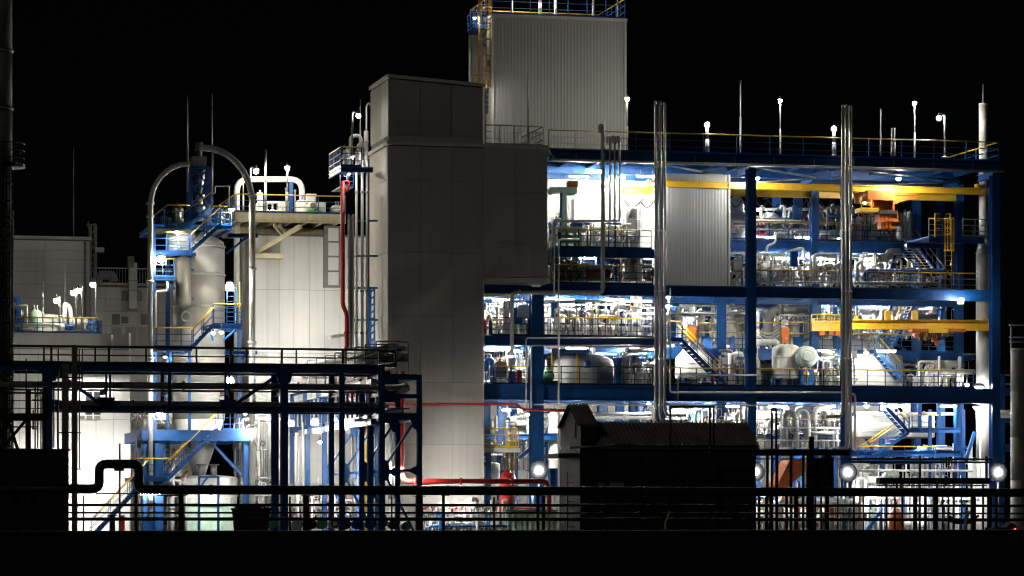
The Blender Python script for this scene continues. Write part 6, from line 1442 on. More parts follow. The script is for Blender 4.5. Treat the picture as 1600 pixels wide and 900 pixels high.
globe('lamp under the roof beside the front right column', 1183, 278, 1.5, 700, 0.14, 'neutral')
globe('lamp under the roof right of the standpipes', 1404, 279, 2.0, 900, 0.15, 'neutral')
pole_lamp('lamp on a short white pole right of the ribbed enclosure', 1155, 315, 378, 9.5, 900, 0.14, 'cool', 0, 0.07, base=False, head=False)
globe('lamp at the standpipes under the roof beam', 1019, 287, 2.0, 250, 0.1, 'neutral')
globe('white lamp in the service cage beside the orange hoist', 1351, 316, 3.0, 60, 0.13, 'cool', 0.05)
flood('floodlight under the upper main beam at the right end', 1502, 469, -0.9, 420, 0.42, 0.36, 'neutral')
globe('lamp at the foot of the silver stack above the lower main beam', 1530, 605, 0.8, 1400, 0.27, 'neutral', 0.1)
globe('lamp low on the right of the lower deck by the silver stack', 1511, 601, 3.0, 500, 0.14, 'neutral')
globe('lamp under the lower main beam beside the silver stack', 1526, 637, 0.6, 900, 0.2, 'neutral')
globe('left lamp under the lower main beam right of the standpipes', 1354, 634, 2.0, 700, 0.16, 'neutral', 0.1); globe('right lamp under the lower main beam at the stair head', 1381, 635, 1.8, 700, 0.16, 'neutral', 0.1)
globe('small lamp under the lower main beam left of the left standpipes', 1014, 631, 1.2, 400, 0.11, 'neutral', 0.1)
globe('lamp under the lower left beam beside the second column', 825, 647, 1.5, 800, 0.13, 'neutral')
globe('lamp under the middle deck beside the white drop pipe', 807, 547, 1.8, 700, 0.15, 'neutral')
globe('bright lamp beside the left standpipes above the middle deck', 1044, 478, 1.0, 1200, 0.2, 'neutral', 0.15); globe('second lamp above the bright lamp beside the left standpipes', 1044, 464, 1.5, 700, 0.13, 'neutral', 0.1)
globe('left lamp over the huge white tank', 1354, 551, 2.0, 350, 0.13, 'neutral', 0.1); globe('lamp at the left of the huge white tank', 1335, 562, 2.0, 350, 0.13, 'neutral', 0.1)
globe('small lamp on the lattice right of the lower stair flights', 1437, 699, 3, 300, 0.12, 'neutral', 0.1)
flood('glaring ground floodlight left of the shed', 842, 735, -3.2, 420, 0.85, 0.75, 'cool', pole=842, halo=True)
flood('glaring ground floodlight at the right end of the shed', 1180, 737, -3.2, 420, 0.85, 0.75, 'cool', pole=842, halo=True)
flood('glaring ground floodlight by the right standpipes', 1325, 738, -3.2, 420, 0.85, 0.75, 'cool', pole=842, halo=True)
flood('glaring ground floodlight at the far right column', 1560, 738, -3.2, 420, 0.85, 0.75, 'cool', pole=842, halo=True)
TL = [('under the roof over the half deck', 905, 275, 4, 900), ('under the roof behind the pointed filter', 1010, 275, 4, 600),
 ('under the half deck by the brown machine', 920, 402, 3, 420), ('under the half deck beside the pointed filter', 1000, 402, 5, 350),
 ('over the middle deck below the tower wing', 785, 468, 4, 900), ('over the middle deck right of the second column', 880, 468, 5, 1000), ('over the middle deck by the grey column', 960, 468, 6, 1000),
 ('over the lower deck left of the second column', 785, 543, 5, 700), ('over the domed white tank', 900, 543, 2.5, 1000), ('over the back of the domed white tank', 940, 543, 9, 900), ('over the lower deck by the left standpipes', 1000, 543, 5, 900),
 ('over the back deck above the dark stair', 1080, 468, 10, 1100), ('over the back deck behind the front column', 1150, 468, 10, 1100), ('over the back deck above the orange motor stand', 1220, 468, 10, 1200), ('over the back deck by the short girder', 1290, 468, 9, 1000), ('over the back deck behind the crane girder', 1370, 470, 9, 900), ('over the back deck at the right end', 1440, 470, 9, 700),
 ('over the cone topped reactor', 1085, 545, 7, 900), ('over the lower deck behind the stair foot', 1140, 548, 7, 800), ('over the white round reactor', 1205, 548, 7, 900), ('over the teal drive housing', 1290, 548, 6, 900), ('over the huge white tank', 1385, 548, 1.5, 150), ('over the lower deck at the right end', 1460, 550, 7, 600),
 ('under the top deck in the second bay', 1170, 403, 6, 900), ('under the top deck before the blue columns', 1230, 403, 6, 900), ('under the top deck by the stair', 1290, 403, 6, 900), ('under the top deck right of the standpipes', 1365, 403, 9, 600),
 ('low on the top deck among the vent pipes', 1215, 389, 11.5, 1500), ('low on the top deck left of the standpipes', 1290, 389, 11.5, 1500), ('low on the top deck below the hoist', 1370, 389, 11.5, 1400), ('low at the railing of the top deck by the red box', 1180, 380, 8.6, 600), ('low at the railing of the top deck by the standpipes', 1290, 380, 8.6, 350), ('low at the railing of the top deck by the hook', 1370, 380, 8.6, 350),
 ('in the ground bay behind the shed left', 1075, 634, 7, 900), ('in the ground bay behind the shed right', 1140, 634, 7, 1100), ('in the ground bay right of the front column', 1215, 634, 7, 1300), ('in the ground bay left of the right standpipes', 1290, 634, 7, 1300), ('in the ground bay over the pale tank', 1400, 634, 6, 700), ('in the ground bay by the far right legs', 1480, 634, 6, 700),
 ('in the ground bay left of the shed', 800, 640, 6, 800), ('in the ground bay behind the shed gable', 900, 650, 6, 700)]
for lab, px, y, vv, wt in TL: tube_lamp('added white tube lamp '+lab, px, y, vv, wt*1.0)
tube_lamp('white tube lamp on the pump house wall above the parapet windows', 142, 600, 10.6, 330)
flood('floodlight behind the rack beam washing the white building', 470, 576, 0.0, 300, 0.5, 0.4, 'neutral', face=1)
flood('second floodlight behind the rack beam washing the white building at the right', 515, 576, 0.5, 300, 0.5, 0.4, 'neutral', face=1)
flood('floodlight behind the black corner shed aimed at the pump house wall', 100, 755, 6.0, 420, 0.4, 0.2, 'neutral', face=1, visor=True)
flood('second floodlight behind the black corner shed near the frame edge', 50, 755, 6.0, 420, 0.4, 0.2, 'neutral', face=1, visor=True)
flood('floodlight behind the expansion loop aimed at the pump house wall', 175, 725, 7.0, 220, 0.4, 0.2, 'neutral', face=1, visor=True)

t = thing('bund_wall', 'low beige concrete wall behind the fence bars right of the shed', 'wall', (UU(1360, 8.5), 8.5, 0))
for k in range(16):
    a, b = UU(1178, 8.5)+(UU(1552, 8.5)-UU(1178, 8.5))*k/16, UU(1178, 8.5)+(UU(1552, 8.5)-UU(1178, 8.5))*(k+1)/16
    MB().box((a+0.01, 8.4, 0), (b-0.01, 8.7, ZZ(1360, 797, 8.5))).put('wall_section', 'bund', t)
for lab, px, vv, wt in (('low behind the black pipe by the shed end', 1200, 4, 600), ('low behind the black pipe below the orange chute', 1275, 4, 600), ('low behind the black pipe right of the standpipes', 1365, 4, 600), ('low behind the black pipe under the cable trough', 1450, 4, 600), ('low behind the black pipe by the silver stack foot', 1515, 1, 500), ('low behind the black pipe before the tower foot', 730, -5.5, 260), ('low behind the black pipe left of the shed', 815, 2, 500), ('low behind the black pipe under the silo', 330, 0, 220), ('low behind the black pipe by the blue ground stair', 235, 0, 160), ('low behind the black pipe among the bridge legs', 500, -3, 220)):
    tube_lamp('added white tube lamp '+lab, px, 770, vv, wt)  # tubes added out of sight to brighten the ground bays
globe('added lamp hidden behind the right standpipes lighting the yellow girder', 1323, 482, 0.5, 900, 0.14, 'warm', 0.15)  # unseen lamp added to light the girder from the front

for lab, px0, px1, y, vv, r_, m in (
  ('long white pipe along the ceiling of the middle deck left of the standpipes', 845, 1018, 470, 2.5, 2.0, 'white_paint'), ('thin white pipe along the ceiling of the middle deck behind it', 845, 1018, 476, 6, 1.3, 'white_paint'),
  ('white pipe under the middle deck right above the domed tank', 838, 1018, 541, 1.0, 1.8, 'white_paint'), ('yellow pipe across the middle deck behind the valves', 890, 968, 497, 3.5, 1.6, 'yellow'),
  ('white pipe across the back deck behind the dark stair', 1046, 1165, 489, 7.6, 1.6, 'white_paint'), ('yellow handrail across the back deck behind the dark stair', 1090, 1165, 505, 7.2, 1.0, 'yellow'),
  ('yellow handrail across the back deck left of the short girder', 1182, 1268, 504, 7.2, 1.0, 'yellow'), ('white pipe across the back of the right bay under the girder', 1336, 1480, 521, 7.5, 1.4, 'white_paint'),
  ('thick white pipe under the lower beam behind the shed gable', 875, 1018, 652, 5.0, 3.0, 'white_paint'), ('white pipe across the ground bay left of the right standpipes', 1182, 1312, 668, 2.5, 1.4, 'white_paint'),
  ('thin white pipe across the ground bay above the orange chute', 1182, 1325, 688, 1.5, 1.1, 'white_paint'), ('yellow handrail in the ground bay behind the twin post hoop', 1182, 1312, 655, 2.0, 0.9, 'yellow'),
  ('white pipe crossing the right stair flights at the ground bay', 1336, 1490, 646, 3.0, 2.6, 'white_paint'), ('white pipe low across the right ground bay', 1336, 1520, 735, 1.5, 1.8, 'white_paint'),
  ('pale pipe crossing the half deck bay under the green jib', 862, 1018, 440, 1.0, 1.1, 'jacket'), ('white pipe along the upper main beam behind the railing', 1182, 1318, 441, 1.2, 1.4, 'white_paint'),
  ('white pipe along the upper main beam behind the right railing', 1336, 1470, 441, 1.2, 1.4, 'white_paint'), ('white pipe running under the top deck right of the standpipes', 1336, 1412, 401, 7.6, 1.6, 'white_paint')):
    pipe(lab, [A(px0, y, vv), A(px1, y+(px1-px0)*0.004, vv)], M(px0, vv, r_), m, 10, flanges=[(A(px0+(px1-px0)*q, y+(px1-px0)*0.004*q, vv), 'u') for q in (0.3, 0.7)] if m != 'yellow' else ())

t = thing('vent_header', 'row of tall white vent pipes with bent tops rising from the top deck', 'vent pipes', A(1245, 378, 11))
for k, px in enumerate((1178, 1189, 1215, 1224, 1233, 1277, 1285, 1299, 1308, 1317)):
    vv = 9.9+(k*7 % 5)*0.6; y0 = 320+(k*3) % 7; s = -1 if k % 3 == 0 else 1
    MB().tube([A(px, 379, vv), A(px, y0, vv), A(px+s*4, y0, vv), A(px+s*4, y0+6, vv)], M(px, vv, 1.7+0.4*(k % 2)), 10, 0.12).put('vent_pipe', 'white_paint', t)
    MB().lathe(A(px, 350-(k*5) % 12, vv), [(M(px, vv, 3), -0.05), (M(px, vv, 3), 0.05)], 10).put('flange', 'jacket', t)
for y in (328, 343): MB().tube([A(1176, y, 12.6), A(1320, y, 12.6)], M(1240, 12, 1.5), 8).put('header_pipe', 'white_paint', t)
for lab, px, y, vv in (('at the foot of the first blue column on the top deck', 1200, 371, 8.4), ('among the vent pipes behind the middle blue column on the top deck', 1262, 371, 8.4), ('at the foot of the vent pipes near the standpipes on the top deck', 1312, 371, 8.4)):
    globe('small lamp '+lab, px, y, vv, 520, 0.1, 'cool', 0.1)
GROUPS = {'tube_lamp': 'white tube lamps in the plant', 'floodlight': 'floodlights of the plant', 'bulkhead_lamp': 'small hooded lamps in the plant', 'pole_lamp': 'pole lamps on the roofs', 'gooseneck_lamp': 'gooseneck lamps on the roofs',
 'lightning_rod': 'lightning rods on the roofs', 'standpipe': 'polished standpipes in front of the steel structure', 'riser_pipe': 'riser pipes beside the dark tower', 'hooked_pipe': 'slim hooked pipes over the roof edge', 'conveying_pipe': 'arched conveying pipes',
 'pump': 'pumps on the roofs', 'cable_tray': 'cable trays', 'hose': 'looping hoses', 'vent_grille': 'dark vent grilles in the ground bay', 'square_post': 'grey square posts', 'drum': 'drums on the decks', 'stem_valve': 'dark valve stems on the half deck',
 'crane_rail': 'yellow crane rails under the roof', 'crane_girder': 'yellow crane girders in the middle deck', 'crane_hoist': 'orange hoists', 'pipework': 'pipework clusters', 'pipe_bracket': 'blue brackets holding the right arched pipe', 'support_block': 'blue support blocks', 'tank_mixer': 'mixers on the domed tank', 'fire_main': 'red fire mains'}
for o in list(S.objects):
    if o.parent is None and 'category' in o and 'group' not in o:
        g = GROUPS.get(o.name.split('.')[0])
        if g: o['group'] = g

# ================================================================== dark foreground: shed, black pipe line, fence bars
v = -42.0
u0, u1 = UU(908, v), UU(1181, v)
t = thing('shed', 'dark windowless shed with corrugated roof and a raised gable at its left end', 'building', ((u0+u1)/2, v, 0))
W = 4.0                                                     # depth of the gable end
zE, zRg = ZZ(1050, 697, v), ZZ(1050, 661, v+W/2)            # main eave and ridge
gE, gR = ZZ(908, 664, v), ZZ(895, 633, v+W/2)               # raised part
ub = UU(931, v)
MB().box((u0, v, 0), (u1, v+W, zE)).put('wall_core', 'dark_steel', t)
n = 9
for k in range(n):
    a, b = u0+(u1-u0)*k/n, u0+(u1-u0)*(k+1)/n
    MB().box((a+0.015, v-0.05, 0.02), (b-0.015, v-0.003, zE-0.1)).put('wall_sheet', 'dark_sheet', t)
for k in range(2):
    MB().box((u0-0.05, v+W*k/2+0.012, 0.02), (u0-0.003, v+W*(k+1)/2-0.012, zE-0.1)).put('wall_sheet', 'dark_sheet', t)
MB().polyu([(v, zE), (v+W, zE), (v+W, gE), (v+W/2, gR), (v, gE)], u0-0.02, ub).put('gable_house', 'dark_sheet', t)
MB().box((u0-0.06, v+0.9, zE+0.4), (u0-0.022, v+2.2, zE+1.1)).put('gable_hatch', 'dark_sheet', t)
def corrugated(ua, ub, vE, zE_, vR, zR_, m, pitch=0.2, dep=0.09, over=0.25):
    mb = MB(); n = int((ub-ua)/pitch)
    sl = Vector((0, vR-vE, zR_-zE_)); L = sl.length; sl /= L; nr = Vector((0, -sl.z, sl.y)) if vR > vE else Vector((0, sl.z, -sl.y))
    if nr.z < 0: nr = -nr
    A0 = Vector((0, vE, zE_))-sl*over; A1 = Vector((0, vR, zR_))
    row = []
    for k in range(n):
        x = ua+(ub-ua)*k/n; p = (ub-ua)/n
        for f, h in ((0, 0.02), (0.5, 0.02), (0.6, dep), (0.9, dep)): row.append((x+p*f, h))
    row.append((ub, 0.02))
    vs = [A0+nr*h+Vector((x, 0, 0)) for x, h in row]+[A1+nr*h+Vector((x, 0, 0)) for x, h in row]
    k = len(row); mb.add(vs, [(i, i+1, k+i+1, k+i) for i in range(k-1)])
    vs = [A0-nr*0.02+Vector((x, 0, 0)) for x in (ua, ub)]+[A1-nr*0.02+Vector((x, 0, 0)) for x in (ua, ub)]
    mb.add(vs, [(0, 2, 3, 1)])
    return mb
corrugated(ub+0.02, u1+0.15, v, zE, v+W/2, zRg, 'dark_steel').put('roof_sheet', 'roof_sheet', t)
corrugated(ub+0.02, u1+0.15, v+W, zE, v+W/2, zRg, 'dark_steel').put('roof_sheet', 'roof_sheet', t)
corrugated(u0-0.15, ub+0.1, v, gE, v+W/2, gR, 'dark_sheet', 0.16, 0.1, 0.1).put('roof_sheet', 'roof_sheet', t)
corrugated(u0-0.15, ub+0.1, v+W, gE, v+W/2, gR, 'dark_sheet', 0.16, 0.1, 0.1).put('roof_sheet', 'roof_sheet', t)
MB().polyu([(v, zE), (v+W, zE), (v+W/2, zRg-0.02)], u1-0.05, u1).put('gable_wall', 'dark_steel', t)
MB().tube([(u0-0.6, v-0.2, zE-0.1), (UU(965, v), v-0.2, zE+0.02)], 0.06, 8).put('gutter', 'galv', t); MB().tube([(UU(968, v), v-0.2, zE), (u1, v-0.2, zE)], 0.06, 8).put('gutter', 'dark_steel', t)
MB().box((u0-1.0, v+0.4, zE-0.55), (u0-0.06, v+W-0.5, zE-0.35)).put('side_canopy', 'dark_sheet', t)
for px in (1047, 1000, 945): MB().tube([(UU(px, v), v-0.12, 0.1), (UU(px, v), v-0.12, zE-0.2)], 0.04, 6).put('downpipe', 'dark_sheet', t)
ladder(t, u0-0.12, v+1.2, 0.1, 3.5, 0.5, 'dark_steel', False)
for k, (a, b) in enumerate(((933, 948), (952, 974))):
    MB().box((UU(a, v), v-0.1, ZZ(950, 766, v)), (UU(b, v), v-0.055, ZZ(950, 754, v))).put('pale_panel', 'galv', t)
v = -47.0
t = thing('pipe_portal', 'thin black goalpost frame standing in front of the shed roof', 'frame', (UU(1080, v), v, 0))
for px, w_ in ((1047.5, 2.6), (1109, 3), (1115, 2.6)): MB().bar((UU(px, v), v, 0), (UU(px, v), v, ZZ(px, 634, v)), M(px, v, w_)).put('upright', 'dark_steel', t)
MB().bar(A(1046, 635.5, v), A(1116, 635.5, v), M(1080, v, 3.5)).put('crossbar', 'dark_steel', t)
t = thing('pipe_portal', 'black twin post hoop right of the shed before the ground bay', 'frame', (UU(1209, v), v, 0))
MB().tube([(UU(1206, v), v, 0), A(1206, 637, v), A(1213, 637, v), (UU(1213, v), v, 0)], M(1209, v, 1.7), 8, 0.12).put('hoop', 'dark_steel', t)
MB().lathe(A(1209.5, 640, v), [(0.09, -0.06), (0.12, 0), (0.09, 0.12)], 10).put('cap', 'dark_steel', t)

# black pipe line with an expansion loop
v = -58.0
r = M(400, v, 7.2)
def black_pipe(label, pts, w_, name='pipe', m='dark_steel', fil=None, n=14):
    t = thing(name, label, 'pipe', pts[0]); MB().tube(pts, w_, n, fil).put('pipe_run', m, t); return t
t = black_pipe('thick black pipe with a square expansion loop crossing the whole foreground', [A(-30, 764, v), A(155, 764, v), A(155, 725, v), A(217, 725, v), A(217, 765, v), A(820, 767, v), A(1600, 770, v), A(1640, 770, v)], r, fil=r*1.6)
MB().lathe(A(186, 733.5, v), [(0.12, -0.06), (0.2, -0.05), (0.2, 0.05), (0.12, 0.06)], 12).put('drain_boss', 'dark_steel', t)
for px in (40, 330, 500, 700, 1010, 1300, 1480): MB().lathe(A(px, 764+px*0.004, v), [(r*1.15, -0.05), (r*1.15, 0.05)], 14, 'u').put('pipe_band', 'dark_steel', t)
v2 = -59.0
black_pipe('thin black cable pipe just under the thick black pipe at the left', [A(150, 771, v2+0.4), A(420, 772, v2+0.4)], M(400, v2, 1), n=6)
for lab, y, w_, a, b in (('upper of the three thin black pipes along the foreground', 789, 2.2, 0, 1640), ('middle of the three thin black pipes along the foreground', 801, 1.5, 0, 1640), ('lower of the three thin black pipes along the foreground', 811, 2.7, 0, 1640)):
    black_pipe(lab, [A(-30, y, v2), A(500, y, v2), A(1640, y+1.5, v2)], M(400, v2, w_), n=8)
black_pipe('thin black pipe bending up at the left end behind the post', [A(245, 774, v2-0.4), A(290, 774, v2-0.4), A(296, 770, v2-0.4)], M(280, v2, 1), n=6)
# posts carrying them: one tag each by place
def post(label, px, y0, w_, v, name='pipe_support', m='dark_steel', plate=True):
    t = thing(name, label, 'post', (UU(px, v), v, 0)); h = M(px, v, w_)
    MB().ib((UU(px, v), v, 0.02), (UU(px, v), v, ZZ(px, y0, v)), h, h).put('post_shaft', m, t)
    if plate: MB().box((UU(px, v)-h*0.9, v-h*0.7, ZZ(px, y0, v)), (UU(px, v)+h*0.9, v+h*0.7, ZZ(px, y0, v)+0.04)).put('head_plate', m, t)
    return t
vp = -57.2
post('thin black stake rising through the expansion loop', 187, 693, 2.8, -56.4, plate=False)
post('short stout black post left of the red cabinet', 175.5, 806, 8, -58.6)
post('thin black stake left of the expansion loop', 130.5, 774, 2.2, vp, plate=False)
post('black post under the right leg of the expansion loop', 212.5, 770, 4.2, vp)
post('wide black post left of the green machine', 283, 772, 7, vp)
post('thin black stake left of the scrap bin', 372, 776, 2.4, vp, plate=False)
post('thin black stake under the left of the pipe bridge', 453, 776, 2.6, vp, plate=False)
post('wide black post under the pipe bridge', 478, 775, 8, vp)
post('thin black stake under the pipe bridge end frame', 612, 776, 2.2, vp, plate=False)
post('wide black post at the foot of the pipe bridge end frame', 655, 776, 10, vp)
post('black post in front of the dark tower', 693, 775, 4, vp)
post('slim black post left of the red tank', 772, 777, 3, vp, plate=False)
post('left one of twin black posts under the bright floodlight left of the shed', 840.5, 775, 4, vp); post('right one of twin black posts under the bright floodlight left of the shed', 849, 777, 4.5, vp)
t = thing('post_bundle', 'close row of black posts in the far left corner', 'post', (UU(40, vp), vp, 0))
R5 = random.Random(12)
ROWP = [1186, 1197, 1205, 1213, 1229, 1237, 1244, 1261, 1274, 1283, 1292, 1309, 1334, 1349, 1378, 1398, 1430, 1446, 1461, 1473, 1482, 1502, 1521, 1546, 1557, 1571]
NAMES = ['first', 'second', 'third', 'fourth', 'fifth', 'sixth', 'seventh', 'eighth', 'ninth', 'tenth', 'eleventh', 'twelfth', 'thirteenth', 'fourteenth', 'fifteenth', 'sixteenth', 'seventeenth', 'eighteenth', 'nineteenth', 'twentieth', 'twenty first', 'twenty second', 'twenty third', 'twenty fourth', 'twenty fifth', 'twenty sixth']
for k, px in enumerate(ROWP):
    wd = R5.choice((1.8, 2.2, 2.6, 3.4)) if k not in (2, 6, 10, 16, 18) else 5.5
    if k == 22 or k == 23: wd = 6
    o = post('%s black fence post counted rightward from the shed' % NAMES[k], px, 772 if wd < 5 else 774, wd, vp+R5.uniform(-0.3, 0.3), 'fence_post', plate=False); o['group'] = 'black posts right of the shed'
for px, h, m in ((22, 14, 'dark_steel'), (54, 10, 'dark_steel')): MB().ib((UU(px, vp), vp, 0), (UU(px, vp), vp, ZZ(px, 770, vp)), M(px, vp, h), 0.2).put('post_shaft', m, t)
# uprights above the pipe at the right
v = -55.0
t = thing('pipe_gantry', 'black support frame above the pipes between the right floodlights', 'pipe rack', (UU(1255, v), v, 0))
for px, w_ in ((1199, 3), (1214, 3), (1236, 3.4), (1255, 3), (1262, 3), (1268, 7), (1293, 4)): MB().ib((UU(px, v), v, 0), (UU(px, v), v, ZZ(px, 703 if px != 1268 else 682, v)), M(px, v, w_), 0.12).put('upright', 'dark_steel', t)
MB().ib(A(1176, 707, v), A(1328, 707, v), 0.25, M(1250, v, 10)).put('crossbeam', 'dark_steel', t)
MB().box(A(1272, 765, v+0.3), A(1296, 716, v+0.9)).put('control_box', 'dark_steel', t)
MB().bar(A(1176, 717, v), A(1330, 717, v), 0.05).put('conduit', 'dark_steel', t)
MB().lathe(A(1293, 722, v), [(0.15, 0), (0.28, 0.2), (0.1, 0.3)], 12).put('funnel', 'dark_steel', t)
t = thing('cable_ladder', 'black twin pipes and a heavy cable trough above the right fence', 'cable trough', (UU(1450, v), v, ZZ(1450, 757, v)))
for y in (718, 722.5): MB().tube([A(1331, y-1, v), A(1550, y, v)], M(1450, v, 1.6), 8).put('pipe_run', 'dark_steel', t)
MB().box(A(1375, 756, v-0.2), A(1540, 747, v+0.3)).put('cable_trough', 'dark_steel', t)
MB().bar(A(1370, 758.5, v), A(1542, 758.5, v), 0.06).put('trough_rail', 'dark_steel', t)
for px in (1385, 1410, 1437, 1464, 1490, 1518, 1536): MB().bar((UU(px, v), v, 0), (UU(px, v), v, ZZ(px, 748, v)), 0.08).put('trough_leg', 'dark_steel', t)
for px in (1437, 1541): MB().bar((UU(px, v), v-0.02, ZZ(px, 750, v)), (UU(px, v), v-0.02, ZZ(px, 713, v)), 0.09).put('upright', 'dark_steel', t)
for k in range(2): MB().tube([A(1480+i*7, 812+6*sin(pi*i/7)*(1+0.4*k)-k*6, v) for i in range(8)], 0.06, 6, 0).put('slack_cable', 'cable', t)
# leaning markers, scrap bin, barrels, small box with red light
t = thing('leaning_post', 'pale leaning stake with an orange tip before the shed', 'stake', A(1037, 829, -60))
MB().tube([(UU(1036.5, -60), -60, 0.02), A(1040, 815, -60), A(1046, 799, -60)], 0.035, 6, 0).put('stake', 'white_paint', t); MB().lathe(A(1041, 828, -60), [(0.05, -0.1), (0.09, 0), (0.02, 0.14)], 8).put('marker', 'orange', t)
t = thing('leaning_post', 'dark leaning post with a bright edge behind the right fence', 'stake', (UU(1507, -60), -60, 0))
MB().tube([(UU(1505, -60), -60, 0.02), A(1509, 815, -60), A(1513, 800, -60)], 0.09, 8, 0).put('stake', 'galv', t); MB().lathe(A(1513, 800, -60), [(0.12, -0.03), (0.12, 0.04)], 8).put('cap', 'galv', t)
v = -50
t = thing('scrap_bin', 'dark open bin heaped with ragged scrap beside the barrels', 'skip', (UU(391, v), v, 0))
a, b, zt = UU(367, v), UU(417, v), ZZ(391, 795, v)
MB().poly([(a+0.15, 0.1), (b-0.15, 0.1), (b, zt-0.05), (a, zt-0.05)], v-0.9, v+0.9).put('bin_body', 'dark_rust', t); MB().box((a-0.05, v-0.98, zt-0.05), (b+0.05, v+0.95, zt+0.03)).put('bin_rim', 'dark_steel', t)
R6 = random.Random(8); mb = MB()
for k in range(46):
    x, y = R6.uniform(a+0.05, b-0.05), R6.uniform(v-0.8, v+0.8); q = Vector((x, y, zt+R6.uniform(-0.05, 0.12)))
    d = Vector((R6.uniform(-1, 1), R6.uniform(-1, 1), R6.uniform(0, 0.7))).normalized()*R6.uniform(0.1, 0.3); mb.bar(q-d, q+d, R6.uniform(0.02, 0.12), R6.uniform(0.02, 0.08))
mb.put('scrap', 'dark_rust', t, 'stuff')
v = -20.0
BAR = [(426, 818, 8.5, 'green'), (444, 818, 9, 'white_paint'), (465, 819, 9, 'white_paint'), (487, 819, 8, 'dark_rust'), (504, 818, 8.5, 'green'), (523, 818, 8.5, 'white_paint'), (541, 819, 8, 'dark_steel'), (560, 818, 8.5, 'blue'), (580, 818, 8.5, 'blue'), (598, 816, 8.5, 'white_paint'), (617, 819, 8, 'dark_steel'), (636, 822, 7, 'green')]
bl = ['dark green barrel end at the left of the lying row', 'white barrel end next to the left green one', 'second white barrel end in the lying row', 'rusty barrel end under the pipe bridge', 'green barrel end in the middle of the lying row', 'white barrel end with a dark hub in the middle of the row', 'black barrel end right of the hubbed white one', 'left blue barrel end in the lying row', 'right blue barrel end in the lying row', 'white barrel end with a dark hub by the bridge end frame', 'black barrel end beside the bridge end frame', 'small green barrel end at the right of the row']
for k, (px, y, w_, m) in enumerate(BAR):
    rr = M(px, v, w_); z = rr+0.75 if y < 820 else rr+0.4
    z = ZZ(px, y, v)
    t = thing('barrel', bl[k], 'barrel', (UU(px, v), v, z-rr), 'barrels lying under the pipe bridge')
    MB().lathe((UU(px, v), v, z), [(rr*0.9, 0.0), (rr, 0.02), (rr, 0.3), (rr*1.04, 0.32), (rr, 0.34), (rr, 0.6), (rr*1.04, 0.62), (rr, 0.64), (rr, 0.9), (rr*0.9, 0.92)], 22, 'v').put('barrel_body', m, t)
    MB().lathe((UU(px+1, v), v-0.02, z+rr*0.4), [(rr*0.14, -0.02), (rr*0.14, 0.019)], 10, 'v').put('bung', 'galv', t)
    if 'hub' in bl[k]: MB().ring((UU(px, v), v-0.01, z), rr*0.62, rr*0.14, 'v', 20).put('drum_hub', 'dark_steel', t)
t = thing('barrel_stand', 'low steel stand carrying the row of lying barrels', 'rack', (UU(530, v), v, 0))
for vv in (0.2, 0.7): MB().ib((UU(418, v), v+vv, ZZ(530, 828, v)-0.1), (UU(645, v), v+vv, ZZ(530, 828, v)-0.1), 0.08, 0.1).put('stand_rail', 'dark_steel', t)
for k in range(6): MB().bar((UU(420+k*44, v), v+0.45, 0), (UU(420+k*44, v), v+0.45, ZZ(530, 828, v)-0.16), 0.08).put('stand_leg', 'dark_steel', t)
v = -62
t = thing('service_box', 'low black service box with a tiny red light at the far right', 'box', (UU(1572, v), v, 0))
MB().box((UU(1550, v), v, 0), (UU(1576, v), v+0.8, ZZ(1560, 824, v))).put('case', 'dark_steel', t)
MB().poly([(UU(1574, v), 0), (UU(1590, v), 0), (UU(1590, v), ZZ(1590, 822, v)), (UU(1582, v), ZZ(1582, 816, v)), (UU(1574, v), ZZ(1574, 824, v))], v+0.1, v+0.7).put('hood', 'dark_steel', t)
MB().ball(A(1586, 827, v+0.05), 0.05).put('signal_lamp', lens_mat(0.4, 4*pi*0.0025, 'red'), t)
# dark structures at the far left
v = -52.0
t = thing('dark_shed', 'black flat shed in the bottom left corner', 'building', (UU(50, v), v, 0))
u0, u1 = UU(-40, v), UU(107, v)
MB().box((u0, v, 0), (u1, v+5, ZZ(50, 704, v))).put('wall_core', 'dark_steel', t)
for k in range(8): MB().box((u0+(u1-u0)*k/8+0.012, v-0.04, 0.02), (u0+(u1-u0)*(k+1)/8-0.012, v-0.003, ZZ(50, 706, v))).put('wall_sheet', 'dark_sheet', t)
MB().box((u0-0.1, v-0.12, ZZ(50, 704, v)), (u1+0.08, v+5.1, ZZ(50, 704, v)+0.08)).put('roof_edge', 'dark_sheet', t)
v = -46.0
t = thing('access_platform', 'black steel access platform with braces at the left edge', 'platform', (UU(40, v), v, 0))
for px, w_, y in ((44, 8, 609), (70, 6, 605), (6, 5, 612)): MB().ib((UU(px, v), v, 0), (UU(px, v), v, ZZ(px, y, v)), M(px, v, w_), M(px, v, w_)).put('column', 'dark_steel', t)
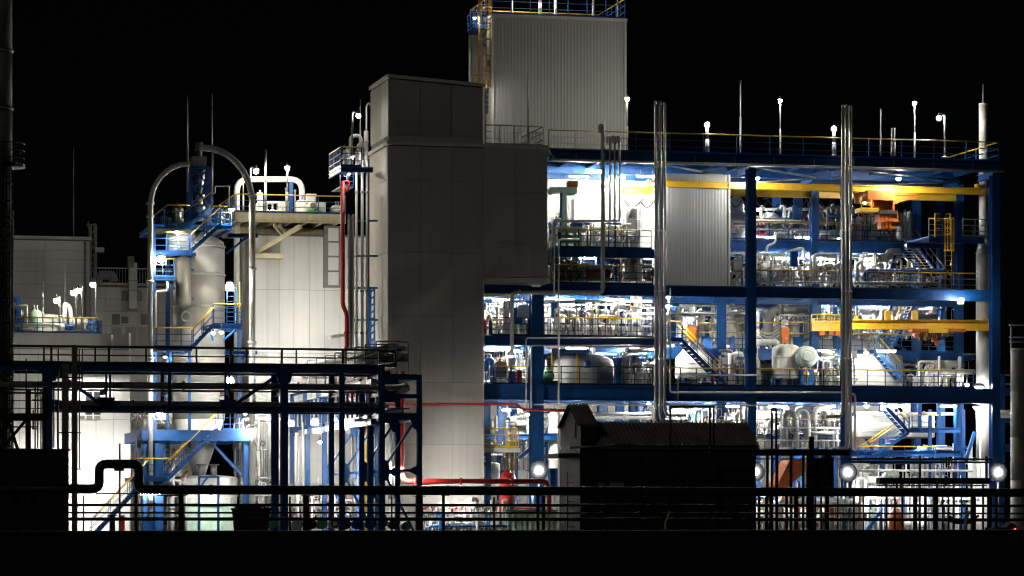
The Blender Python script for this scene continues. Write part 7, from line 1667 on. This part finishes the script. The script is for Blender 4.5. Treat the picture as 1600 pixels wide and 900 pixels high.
MB().ib(A(-20, 654, v), A(76, 654, v), 0.3, M(40, v, 7)).put('deck_beam', 'dark_steel', t)
MB().box((UU(-20, v), v, ZZ(40, 651, v)), (UU(76, v), v+2.5, ZZ(40, 651, v)+0.05)).put('deck_plate', 'dark_steel', t)
railing(t, [(UU(-20, v), v, ZZ(40, 650, v)), (UU(74, v), v, ZZ(40, 650, v))], M(40, v, 36), 0.75, 'dark_steel', 'dark_steel', 0.025, 2)
for p, q in (((16, 657), (-6, 690)), ((40, 657), (2, 703)), ((14, 660), (28, 703))): MB().bar(A(p[0], p[1], v+0.1), A(q[0], q[1], v+0.1), 0.13).put('diagonal_brace', 'dark_steel', t)
MB().bar(A(16, 667, v), A(58, 667, v), 0.06).put('strut', 'dark_steel', t)
t = thing('valve_station', 'dark cluster of slim conduits and gauges beside the left platform column', 'pipework', A(62, 700, -44))
for px, y0, y1 in ((55, 600, 845), (59, 598, 700), (64, 610, 845), (84, 600, 700), (90, 625, 845), (41, 560, 610), (52, 670, 640)): MB().tube([A(px, min(y1, 838), -44), A(px, y0, -44)], 0.035, 6).put('conduit', 'dark_steel', t)
for y in (600, 625, 657, 670): MB().tube([A(50, y, -44), A(88 if y < 640 else 60, y, -44)], 0.03, 6).put('conduit', 'dark_steel', t)
for px, y in ((69, 607), (59, 618)): MB().lathe(A(px, y, -44.1), [(0.09, -0.03), (0.09, 0.03)], 12, 'v').put('gauge', 'white_paint', t)
t = thing('hanging_conduit', 'thin dark conduits hanging beside the square grey posts', 'conduit', A(91, 760, -28))
for px, y0, y1 in ((91, 545, 720), (124, 545, 733), (128.5, 545, 600), (127, 676, 676.1)): MB().tube([A(px, y1, -28), A(px, y0, -28)], 0.035, 6).put('conduit', 'dark_steel', t)
for y, a, b in ((676, 91, 126), (733, 118, 127), (590, 88, 128)): MB().tube([A(a, y, -28), A(b, y, -28)], 0.035, 6).put('conduit', 'dark_steel', t)

for o in list(S.objects):
    if o.parent is None and 'category' in o and 'group' not in o and o.name.split('.')[0] == 'pipe_support': o['group'] = 'black posts under the foreground pipes'
